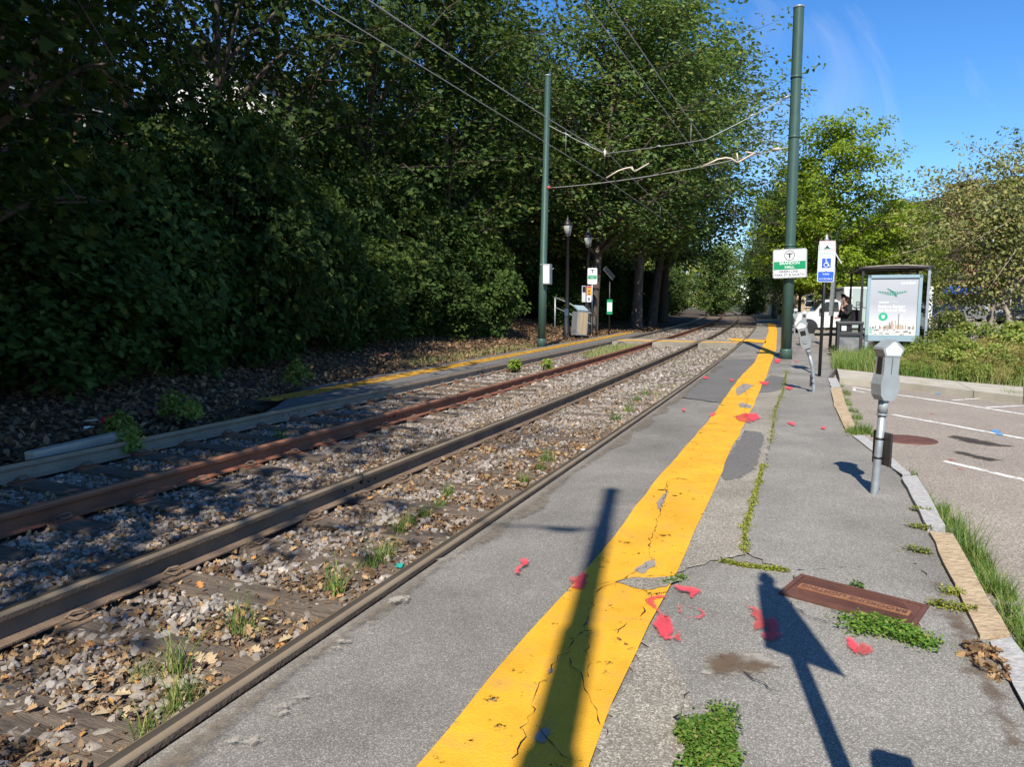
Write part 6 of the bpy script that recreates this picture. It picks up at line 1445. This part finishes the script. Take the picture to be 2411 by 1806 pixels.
T['near_oak'] = tree_mesh('near_oak', 97, h=13, base=4.2, rad=4.4, nl=38, ncl=10, nleaf=50, leaf=.18, tpl=OVAL, trunk_r=.19, crad=.8, lm=M['leaf_shade'], bend=.6, inner=.2)
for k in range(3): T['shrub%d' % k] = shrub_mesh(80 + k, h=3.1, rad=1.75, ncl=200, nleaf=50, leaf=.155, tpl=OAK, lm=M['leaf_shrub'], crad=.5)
forest_grp = 'trees of the dark wood left of the tracks'
rt = random.Random(3)
# front row and deeper rows of the wood; the wood goes on behind the viewer and shades the left of the scene
def wood(y, e, kind, s, sz=None, tilt=(0, 0), label='leafy dark tree in the shaded wood left of the tracks', cat='tree', grp=forest_grp):
    p = tp(y, -4.69 - e)
    return place_tree('oak_tree' if kind.startswith('oak') else 'maple_tree', T[kind], (p.x, p.y, float(bank_z(np.array([e]))[0]) - .05), rt.uniform(0, 6.28), s, label, cat, grp, sz=sz, tilt=tilt)
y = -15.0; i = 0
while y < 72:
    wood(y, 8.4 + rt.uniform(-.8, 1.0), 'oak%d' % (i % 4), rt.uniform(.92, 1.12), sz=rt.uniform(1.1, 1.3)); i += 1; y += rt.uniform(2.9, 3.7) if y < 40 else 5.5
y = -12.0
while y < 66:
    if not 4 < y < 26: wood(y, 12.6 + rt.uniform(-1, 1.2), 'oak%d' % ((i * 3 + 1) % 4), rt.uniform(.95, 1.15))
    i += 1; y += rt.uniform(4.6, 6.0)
shrub_grp = 'oak shrubs along the edge of the wood'
y = -4.0; i = 0
while y < 46:
    for (e, s) in ((6.4 + rt.uniform(-.5, .5), rt.uniform(.85, 1.15)), (8.0 + rt.uniform(-.5, .6), rt.uniform(1.1, 1.45))):
        if e < 7.2 and 27 < y < 36: continue
        yy_ = y + rt.uniform(-.7, .7); e_ = e + (1.2 if yy_ > 26 else (-1.3 if yy_ < 14 else -.9))
        p = tp(yy_, -4.69 - e_)
        place_tree('shrub', T['shrub%d' % (i % 3)], (p.x, p.y, float(bank_z(np.array([e_]))[0]) - .05), rt.uniform(0, 6.28), s, 'big leaved dark green shrub at the foot of the wood', 'shrub', shrub_grp, crown='foliage', stem='stem', sz=s * rt.uniform(.75, 1.5), tilt=(rt.uniform(-.12, .12), rt.uniform(-.12, .12))); i += 1
    y += 2.05 if y < 26 else 3.0
for yy_, e_, s in ((35.5, 5.2, .8), (37.5, 6.6, 1.0), (40, 5.4, .9), (42, 7.0, 1.1), (44.5, 5.0, .95), (47, 6.8, 1.15), (50, 5.2, 1.0), (53, 7.0, 1.2), (56, 4.6, 1.05), (60, 6.5, 1.25), (64, 4.8, 1.2), (69, 5.6, 1.35), (75, 5.0, 1.4), (82, 5.4, 1.5), (90, 5.5, 1.5)):
    p = tp(yy_, -4.69 - e_)
    place_tree('shrub', T['shrub%d' % (i % 3)], (p.x, p.y, float(bank_z(np.array([e_]))[0]) - .05), rt.uniform(0, 6.28), s, 'dark shrub between the trunks beyond the small signs', 'shrub', 'shrubs under the overhanging maples', crown='foliage', stem='stem', sz=s * rt.uniform(.8, 1.3)); i += 1
# trees that stand out from the wood
p = Vector((-7.0, 9.2, .3))
tl = place_tree('oak_tree', T['oak2'], p, 1.0, 1.05, 'tree at the left edge whose thick dark trunk runs up the top corner', 'tree')
for x, y_, kd, s, rz in ((-7.1, -1.6, 'near_oak', 1.0, .3), (-7.4, 4.2, 'near_oak', .98, 2.2), (-6.3, 1.4, 'near_oak', .92, 4.4), (-9.2, -7.5, 'near_oak', 1.1, 4.0), (-12.5, .5, 'oak1', 1.1, 1.0), (-12.5, -5, 'oak3', 1.1, 3.0)):
    place_tree('oak_tree', T[kd], (x, y_, .1), rz, s, 'oak of the wood beside and behind the viewer, out of the picture', 'tree', 'oaks behind the viewer')
for (yy_, e_, kd, s, lab, tl_) in ((33.5, 3.0, 'maple0', 1.0, 'sunlit tall maple leaning over the tracks behind the left green pole', .13), (38.5, 1.7, 'maple1', 1.06, 'tall maple overhanging the tracks, second behind the left pole', .07), (45, 1.9, 'maple2', 1.1, 'tall maple overhanging the tracks, third behind the left pole', .12), (25.5, 7.0, 'oak1', 1.05, 'tall dark oak at the wood edge just left of the left green pole', .06), (53, 2.2, 'maple1', 1.15, 'tall maple overhanging the tracks, fourth behind the left pole', .05)):
    t_ = wood(yy_, e_, kd, s, label=lab, grp=None)
    t_.rotation_euler = (rt.uniform(-.04, .04), tl_, rt.uniform(0, .3)); t_.scale = (s * 1.28, s * 1.2, s)
# row along the right of the tracks further on
for k, (yy_, d, kd, s) in enumerate(((49, 1.9, 'maple0', .62), (55, 2.6, 'maple2', .62), (62, 2.2, 'maple1', .68), (70, 2.8, 'maple0', .72), (80, 2.4, 'maple2', .8), (92, 3.0, 'maple1', .85))):
    p = tp(yy_, d); place_tree('maple_tree', T[kd], (p.x, p.y, -.1), rt.uniform(0, 6), s, 'dark trunked street tree in the row right of the tracks in the distance', 'tree', 'row of trees right of the tracks')
for k in range(16):
    dk = -26 + 4.3 * k
    p = tp((100 + 8 * (k % 3)) if not -11 < dk < 3.5 else 150, dk); place_tree('maple_tree', T['far_light' if -11 < dk < 3.5 or k % 3 == 0 else 'far'], (p.x, p.y, -.6), rt.uniform(0, 6), rt.uniform(.75, 1.0), 'hazy green tree closing the far end of the tracks', 'tree', 'far trees at the end of the line')
for k in range(9):
    place_tree('maple_tree', T['far'], (24 + 5.2 * k, 84 + 3 * (k % 3), -.4), rt.uniform(0, 6), rt.uniform(.5, .62), 'far green street tree behind the parked cars', 'tree', 'far street trees')
# sunlit trees on the right
place_tree('lime_tree', T['lime0'], (18.0, 41.0, -.1), .4, 1.28, 'tall bright lime green tree right behind the thick green pole', 'tree')
place_tree('lime_tree', T['lime1'], (22.4, 40.5, -.1), 2.0, .86, 'smaller bright lime green tree above the bus shelter roof', 'tree', sz=.78)
for (x, y_, s, k) in ((22.5, 43, .44, 1), (18.5, 46, .5, 0), (27, 50, .5, 2)):
    place_tree('maple_tree', T['maple%d' % k], (x, y_, -.1), s * 9, s, 'mid green street tree in shade behind the truck', 'tree', 'street trees behind the truck')
place_tree('beech_tree', T['beech'], (37.5, 70, -.2), 1.2, 1.05, 'dark purple leaved tree in front of the brick block', 'tree')
T['young'] = tree_mesh('young', 91, h=10.2, base=3.4, rad=3.2, nl=22, ncl=7, nleaf=26, leaf=.15, tpl=OVAL, trunk_r=.13, crad=.5, lm=M['leaf_mid'], inner=.4)
place_tree('locust_tree', T['young'], (23.2, 29.5, -.1), .4, 1.0, 'airy green tree reaching in at the upper right edge', 'tree')
T['far_right'] = tree_mesh('far_right', 92, h=8, base=1.5, rad=3.4, nl=28, ncl=8, nleaf=30, leaf=.17, tpl=OVAL, trunk_r=.14, crad=.7, lm=M['leaf_mid'])
for k, (x, y_, s) in enumerate(((33, 36, .9), (30, 62, 1.0), (36.5, 63, .95), (45, 50, 1.0), (27.5, 58, .8))):
    place_tree('street_tree', T['far_right'], (x, y_, -.1), k * 1.3, s, 'rounded green street tree among the parked cars', 'tree', 'street trees among the parked cars')
# the crooked olive tree
def crooked():
    o = empty('crooked_tree', (0, 0, 0), 0, 'crooked pale trunked tree with sparse olive foliage, right of the bus shelter', 'tree')
    Y0 = 22.6; tb = MB()
    def q(u, v, dy=0): return at(u, v, Y0 + dy)
    g1 = q(2327, 812); g1.z = -.15; g2 = q(2352, 818, -.3); g2.z = -.15
    ra_ = [g1, q(2330, 770), q(2340, 745, .1), q(2336, 728, .1), q(2352, 716, .1), q(2364, 706)]
    rb_ = [g2, q(2366, 786, -.3), q(2379, 766, -.3), q(2374, 742, -.2), q(2364, 722, -.1), q(2366, 706)]
    tb.tube(ra_, [.11, .095, .09, .085, .085, .085], 9); tb.tube(rb_, [.12, .10, .11, .085, .08, .085], 9)
    main = [q(2364, 706), q(2384, 680), q(2411, 655, .2), q(2440, 600, .4), q(2460, 540, .5), q(2450, 460, .6)]
    tb.tube(main, [.10, .085, .075, .06, .045, .02], 8)
    rs_ = np.random.RandomState(9); cl = []; cd = []
    C_ = at(2290, 620, Y0 + .6)
    tips = []
    for i in range(34):
        a = rs_.uniform(0, 6.28); t = (i + .5) / 34
        z = .7 + 5.2 * t; R = 2.75 * math.sin(math.pi * (.16 + .76 * t)) ** .6 * rs_.uniform(.6, 1.08)
        tips.append(Vector((C_.x + R * math.cos(a), C_.y + R * math.sin(a) * .9, z)))
    tips += [at(2264, 410, Y0), at(2274, 340, Y0 + .1), at(2230, 440, Y0), at(2170, 440, Y0 + .2), at(2190, 425, Y0), at(2330, 400, Y0)]
    for k, tip in enumerate(tips):
        st = main[1 + k % 4].lerp(main[min(5, 2 + k % 4)], rs_.uniform(0, 1)); mid = st.lerp(tip, .5) + Vector((rs_.uniform(-.3, .3), rs_.uniform(-.3, .3), rs_.uniform(.1, .6)))
        tb.tube([st, st.lerp(mid, .5) + Vector((0, 0, .1)), mid, mid.lerp(tip, .6), tip], [.04, .03, .022, .014, .006], 5, caps=False)
        n = 9 if k < 34 else 5
        for j in range(n):
            f = .30 + .7 * (j + rs_.uniform(0, 1)) / n; c0 = st.lerp(mid, f * 2) if f < .5 else mid.lerp(tip, f * 2 - 1)
            c0 = c0 + Vector(rs_.normal(0, .30 if k < 34 else .06, 3)); cl.append(tuple(c0)); d = (c0 - C_).normalized(); cd.append(tuple(d))
    link(bpy.data.objects.new('trunk', tb.mesh('trunk', M['bark_pale'])), o)
    P_ = spray(cl, 62, rs_, .60, .8); link(bpy.data.objects.new('crown', leaf_mesh('crown', P_, .115, rs_, OVAL, M['leaf_olive'], updir=.3, outdir=np.repeat(np.array(cd), 62, axis=0) * .6)), o)
crooked()
# weeds and bushes of the planting bed
bushes = [shrub_mesh(110 + k, h=.85, rad=.62, ncl=70, nleaf=40, leaf=.085, tpl=OVAL, lm=M['leaf_weed'], crad=.2, sprd=1.5) for k in range(3)]
straw = [shrub_mesh(120 + k, h=.75, rad=.55, ncl=60, nleaf=44, leaf=.075, tpl=SLIM, lm=M['leaf_straw'], crad=.22, sprd=2.0, updir=.1) for k in range(2)]
dark_b = [shrub_mesh(130, h=1.05, rad=.8, ncl=90, nleaf=40, leaf=.09, tpl=OVAL, lm=M['leaf_weed'], crad=.24)]
rb2 = random.Random(8)
fr = [wt[0], wt[1], wt[2], wt[3], wt[4]]
front_pts = resample(fr, 60)
grpB = 'weedy bushes of the planting bed'
for row, (off, cnt, pool, s0) in enumerate(((.6, 22, bushes + straw, .42), (1.5, 24, straw + straw + bushes, .66), (2.7, 24, straw + straw + bushes, .8), (4.2, 16, dark_b + straw + straw, .78), (6.0, 14, dark_b + bushes, .78))):
    for k in range(cnt):
        t_ = (k + rb2.uniform(-.4, .4)) / cnt; j = max(0, min(59, int(t_ * 59))); p = front_pts[j]
        x, y_ = p[0] + .35 * off + rb2.uniform(-.2, .2), p[1] + off * .94 + rb2.uniform(-.25, .25)
        if y_ > 19.3 and x < 9.7: continue
        if x / y_ < .535 or (x / y_ < .60 and row > 2): continue
        loc_y = -(x - SH.x) * math.sin(-SA) + 0; 
        dx, dy = x - SH.x, y_ - SH.y; lx_, ly_ = dx * math.cos(SA) + dy * math.sin(SA), -dx * math.sin(SA) + dy * math.cos(SA)
        if -.3 < lx_ < LX + .3 and -.05 < ly_ < LY + .3: continue
        me_ = pool[rb2.randrange(len(pool))]; s = s0 * rb2.uniform(.75, 1.2)
        lab_ = 'yellowing straw coloured weed bush in the planting bed' if me_ in straw else ('dark green bush at the back of the planting bed' if me_ in dark_b else 'leafy green weed bush in the planting bed')
        place_tree('weed_bush', me_, (x, y_, -.02), rb2.uniform(0, 6.28), s * (.7 if x / y_ < .60 else 1), lab_, 'bush', grpB, crown='foliage', stem='stem')
for (u, v, s, lab) in ((2235, 800, 1.0, 'taller dark green bush left of the crooked trunks'), (2075, 812, .62, 'bushy green weeds at the foot of the poster'), (2150, 806, .72, 'bushy green weeds at the right foot of the poster'), (2392, 850, .8, 'green bush at the right edge behind the crooked tree')):
    p = spot(u, v); place_tree('weed_bush', dark_b[0], (p.x, p.y, -.02), rb2.uniform(0, 6), s, lab, 'bush', crown='foliage', stem='stem')
# grass beneath
rs = np.random.RandomState(21)
pts = blob_pts([(p.x, p.y) for p in (wt[0] + Vector((-.1, .08, 0)), wt[1] + Vector((0, .05, 0)), wt[2] + Vector((0, .05, 0)), wt[3] + Vector((0, .05, 0)), Vector((15, 15, 0)), Vector((14, 24, 0)), Vector((12.2, 22, 0)), Vector((9.9, 20.6, 0)), spot(1960, 835))], 22000, rs)
o = link(bpy.data.objects.new('bed_grass', np_mesh('bed_grass', *blades(np.c_[pts, np.full(len(pts), -.01)], .38, rs, .012, .7), [M['grass'], M['grass_pale']], np.repeat((patchy(pts[:, 0], pts[:, 1], .9) + rs.normal(0, .5, len(pts)) > .1).astype(int), 3)))); tag(o, 'green grass and weeds filling the planting bed before the shelter', 'grass', kind='stuff')
pts = blob_pts([tuple(q_) for q_ in ((wt[1].x + .4, wt[1].y + .6), (wt[2].x, wt[2].y + .3), (wt[3].x, wt[3].y + .25), (wt[4].x, wt[4].y + .3), (15.5, 15), (14.5, 21), (12.6, 18.6), (10.9, 17))], 9000, rs)
pts = pts[patchy(pts[:, 0], pts[:, 1], 1.1) + rs.normal(0, .4, len(pts)) > -.1]
o = link(bpy.data.objects.new('weed_stalks', np_mesh('weed_stalks', *blades(np.c_[pts, np.full(len(pts), -.01)], .62, rs, .011, .55), M['leaf_straw']))); tag(o, 'tall straw coloured weed stalks standing among the planting bed bushes', 'weeds', kind='stuff')
pts = blob_pts([tuple(spot(*q)[:2]) for q in ((1963, 868), (1968, 840), (1960, 822), (1990, 826), (2060, 845), (2080, 875))], 4500, rs)
o = link(bpy.data.objects.new('bed_grass', np_mesh('bed_grass', *blades(np.c_[pts, np.full(len(pts), -.01)], .26, rs, .012, .7), M['grass']))); tag(o, 'bright green grass at the corner beside the litter bin', 'grass', kind='stuff')

# grass tufts by kerb, rails and cracks
tuf = [tuft_mesh(200 + k, 80, .20, .09, .008, .7) for k in range(4)]
tall = [tuft_mesh(210 + k, 46, .34, .11, .010, .8) for k in range(3)]
pale = [tuft_mesh(220 + k, 60, .16, .10, .006, .9, M['grass_pale']) for k in range(2)]
def tuft(u, v, z, s, pool, label, grp=None, du=0, dv=0):
    p = spot(u + rb2.uniform(-du, du), v + rb2.uniform(-dv, dv), z)
    o = bpy.data.objects.new('grass_tuft', pool[rb2.randrange(len(pool))]); link(o); o.location = p; o.rotation_euler = (0, 0, rb2.uniform(0, 6.28)); o.scale = (s, s, s * rb2.uniform(.8, 1.15)); tag(o, label, 'grass', grp)
def along(path, n, z, s, pool, label, grp, jit=8):
    q = resample([Vector((a, b, 0)) for a, b in path], n)
    for a, b in q: tuft(a, b, z, s * rb2.uniform(.7, 1.2), pool, label, grp, jit, jit * .6)
along([(2215, 1200), (2250, 1262), (2290, 1320), (2330, 1375), (2365, 1410)], 24, SZ, .68, tuf + tall, 'tall grass tuft growing in the gutter beside the tan kerb stone', 'grass along the gutter')
along([(2378, 1440), (2405, 1490), (2440, 1540)], 6, SZ, .8, tuf, 'grass tuft in the gutter beside the nearest kerb stone', 'grass along the gutter')
along([(1992, 1022), (2030, 1022), (2060, 1024)], 9, -.03, .75, tuf, 'grass tuft filling the gap between tan and grey kerb stones', 'grass at the kerb gap')
along([(2000, 950), (2012, 985), (2020, 1000)], 7, SZ, .6, tuf, 'small grass tuft on the street side of the tan kerb', 'grass along the gutter')
along([(1985, 905), (1992, 930)], 4, SZ, .6, tuf, 'small grass tuft at the inner corner of the bay', 'grass along the gutter')
along([(2035, 908), (2062, 907), (2120, 912), (2165, 916), (2220, 924), (2290, 932)], 16, SZ, .62, tuf + tall, 'grass tuft at the foot of the pale concrete walk', 'grass below the walk')
along([(2370, 938), (2411, 944), (2440, 948)], 6, SZ, .9, tall, 'leafy weed at the right end of the concrete walk', 'grass below the walk')
along([(2150, 1118), (2160, 1140), (2190, 1190)], 5, SZ, .5, tuf, 'small weed between the grey kerb stones and the street', 'grass along the gutter')
for u, v, lab in ((790, 1392, 'green grass tuft among the stones by the platform rail, left of the shadow'), (965, 1235, 'bright grass tuft by the platform rail'), (1000, 1215, 'bright grass tuft by the platform rail'), (1035, 1195, 'bright grass tuft by the platform rail'), (940, 1250, 'bright grass tuft by the platform rail'), (1235, 1135, 'low grass tuft by the platform rail'), (1270, 1105, 'low grass tuft by the platform rail'), (1290, 1085, 'low grass tuft by the platform rail'), (1055, 1165, 'grass tuft on a half buried sleeper'), (860, 1335, 'grass tuft with dry stems by the platform rail'), (905, 1310, 'grass tuft with dry stems by the platform rail'), (890, 1330, 'grass tuft with dry stems by the platform rail'), (415, 1580, 'upright grass tuft in the leaves nearest the viewer'), (440, 1640, 'grass tuft in the leaves close to the platform rail'), (425, 1660, 'grass tuft in the leaves close to the platform rail'), (570, 1480, 'small grass tuft among the stones'), (590, 1490, 'small grass tuft among the stones'), (340, 1600, 'small grass tuft among pale stones'), (355, 1735, 'flattened grass tuft at the platform rail'), (660, 1030, 'small bright weed beside the rusty rail'), (530, 1012, 'dry grass at the foot of the far rail'), (1450, 990, 'low grass tuft by the platform rail'), (1480, 970, 'low grass tuft by the platform rail'), (1500, 945, 'low grass tuft by the platform rail'), (1520, 930, 'low grass tuft by the platform rail'), (1730, 815, 'weed at the edge of the crossing'), (1622, 808, 'weed in the middle of the crossing'), (1636, 806, 'weed in the middle of the crossing')):
    tuft(u, v, -.15, .62 if v > 1100 else .9, tuf if v < 1300 else pale + tall, lab, 'grass tufts between the rails')
pts = blob_pts([tuple(spot(u, v, -.15)[:2]) for u, v in ((1365, 840), (1420, 820), (1500, 808), (1530, 812), (1480, 830), (1400, 848))], 2600, rs)
o = link(bpy.data.objects.new('pale_grass', np_mesh('pale_grass', *blades(np.c_[pts, np.full(len(pts), -.16)], .2, rs, .012, .8), M['grass_pale']))); tag(o, 'patch of pale sunlit grass between the two left rails', 'grass', kind='stuff')
# sparse small weeds among the right track
wpts, yw_, dw_ = track_pts(2600, 7, 26, 1.0, -1.45, -.1)
sel_ = patchy(wpts[:, 0], wpts[:, 1], 1.3) > .25; wpts = wpts[sel_]
o = link(bpy.data.objects.new('track_weeds', np_mesh('track_weeds', *blades(np.repeat(wpts, 3, axis=0) + rs.normal(0, .02, (len(wpts) * 3, 3)) * [1, 1, 0], .085, rs, .009, 1.0), M['grass_pale']))); tag(o, 'thin yellow green weeds sprinkled over the stones of the right track', 'weeds', kind='stuff')
# two leafy seedlings on the far track and plants on the bank
seed = shrub_mesh(140, h=.42, rad=.20, ncl=16, nleaf=12, leaf=.12, tpl=OVAL, lm=M['leaf_lime'], crad=.1)
sapl = shrub_mesh(141, h=.6, rad=.34, ncl=34, nleaf=14, leaf=.11, tpl=MAPLE, lm=M['leaf_weed'], crad=.16)
for u, v, me_, s, lab in ((1212, 878, seed, .7, 'left one of two leafy seedlings against the far rails'), (1286, 872, seed, .6, 'right one of two leafy seedlings against the far rails')):
    p = spot(u, v, -.15); place_tree('seedling', me_, p, u, s, lab, 'plant', crown='foliage', stem='stem')
for u, v, z, s, lab in ((415, 985, -.05, .55, 'leafy sapling beside the start of the far platform'), (450, 990, -.05, .4, 'low leafy plant right of the sapling, at the platform start'), (290, 1038, -.08, .5, 'feathery green plant leaning over the farthest left rail'), (305, 1065, -.12, .38, 'green sprig growing inside the farthest left rail'), (705, 905, .1, .6, 'green sapling on the bank above the far platform')):
    p = spot(u, v, z); place_tree('sapling', sapl, p, u, s, lab, 'plant', crown='foliage', stem='stem')
gp = [(.6 + .5 * rs.uniform(), 14 + 8 * rs.uniform()) for k in range(700)]
X, Y = tps(np.array([g[1] for g in gp]), -4.69 - 1.55 - rs.uniform(0, .9, 700)); o = link(bpy.data.objects.new('bank_grass', np_mesh('bank_grass', *blades(np.stack([X, Y, np.full(700, -.05)], 1), .25, rs, .012, .9), M['grass_pale']))); tag(o, 'thin grass fringe on the bank beside the far platform', 'grass', kind='stuff')

# clover and moss
def carpet(name, poly, n, h, m, label, z=.014, leaf=.02, cat='ground cover'):
    P_ = blob_pts([tuple(spot(*q)[:2]) for q in poly], n, rs)
    c = P_.mean(0); dd_ = np.linalg.norm(P_ - c, axis=1); dd_ /= dd_.max()
    Z = z + rs.uniform(0, 1, n) * h * (1.05 - dd_ ** 2)
    P_ += rs.normal(0, .03, P_.shape) * (dd_ > .6)[:, None] + rs.normal(0, .008, P_.shape)
    kk = (patchy(P_[:, 0], P_[:, 1], 9) * .5 + rs.uniform(0, 1, n) > dd_ * 1.45 - .3); P_, Z = P_[kk], Z[kk]
    o = link(bpy.data.objects.new(name, leaf_mesh(name, np.c_[P_, Z], leaf, rs, OVAL, m, updir=.7, droop=0))); tag(o, label, cat, kind='stuff'); return o
carpet('clover', [(1650, 1684), (1690, 1672), (1722, 1688), (1740, 1725), (1730, 1775), (1750, 1830), (1700, 1866), (1640, 1860), (1606, 1830), (1622, 1780), (1594, 1740), (1612, 1705)], 9000, .04, M['clover'], 'bright green clover patch at the bottom of the sidewalk', leaf=.016)
carpet('clover', [(1965, 1470), (2000, 1455), (2060, 1462), (2110, 1480), (2160, 1500), (2230, 1530), (2215, 1545), (2150, 1528), (2080, 1510), (2010, 1500)], 5000, .045, M['clover'], 'green clover creeping over the lower edge of the rusty utility cover', leaf=.017)
mosspath = [(1702, 1327), (1740, 1336), (1790, 1343), (1850, 1350)]
def mossline(path, n, w, label, m='moss', h=.022):
    q = resample([spot(*a) for a in path], n); env_ = np.clip(.35 + .9 * np.sin(np.linspace(0, 37, n)) * np.sin(np.linspace(0, 11.3, n)), .05, 1)
    P_ = q + rs.normal(0, 1, q.shape) * (w * env_)[:, None]
    o = link(bpy.data.objects.new('moss', leaf_mesh('moss', np.c_[P_ + rs.normal(0, .006, P_.shape), .012 + rs.uniform(0, h * .7, n)], .015, rs, OVAL, M[m], updir=.6, droop=0))); tag(o, label, 'moss', kind='stuff')
mossline(mosspath, 1300, .016, 'yellow green moss in the crack leading to the rusty cover')
mossline([(1754, 1306), (1754, 1248), (1771, 1196), (1782, 1151), (1798, 1097)], 2300, .022, 'moss filling the near part of the long sidewalk crack')
mossline([(1814, 1047), (1821, 1002), (1825, 968), (1843, 925), (1852, 875)], 2600, .035, 'moss filling the far part of the long sidewalk crack')
mossline([(1560, 1380), (1590, 1372), (1610, 1362)], 260, .018, 'tiny moss patch in the break of the yellow line', 'clover')
mossline([(1990, 930), (1975, 960), (1985, 1000), (2000, 1030)], 700, .03, 'moss along the inner edge of the tan kerb')
for k, (u, v) in enumerate(((2170, 1205), (2165, 1245), (2160, 1300), (2240, 1400), (2270, 1440), (2215, 1430))): mossline([(u - 25, v), (u + 30, v + 10)], 220, .025, 'small weeds in a crack near the kerb stones', 'moss', .05)
mossline([(2010, 1382), (2030, 1392)], 120, .02, 'sprig of weed at the upper edge of the rusty cover', 'clover', .04)
# leaves on the sidewalk by the kerb
Lp_ = blob_pts([tuple(spot(*q)[:2]) for q in ((2270, 1530), (2320, 1525), (2375, 1590), (2370, 1620), (2310, 1590), (2270, 1560))], 90, rs)
o = link(bpy.data.objects.new('fallen_leaves', leaf_mesh('fallen_leaves', np.c_[Lp_, 0.018 + rs.uniform(0, .015, 90)], .042, rs, OAK, M['dry_leaf'], updir=.5, fold=.6, droop=0))); tag(o, 'small drift of brown fallen leaves beside the nearest kerb stone', 'leaves', kind='stuff')
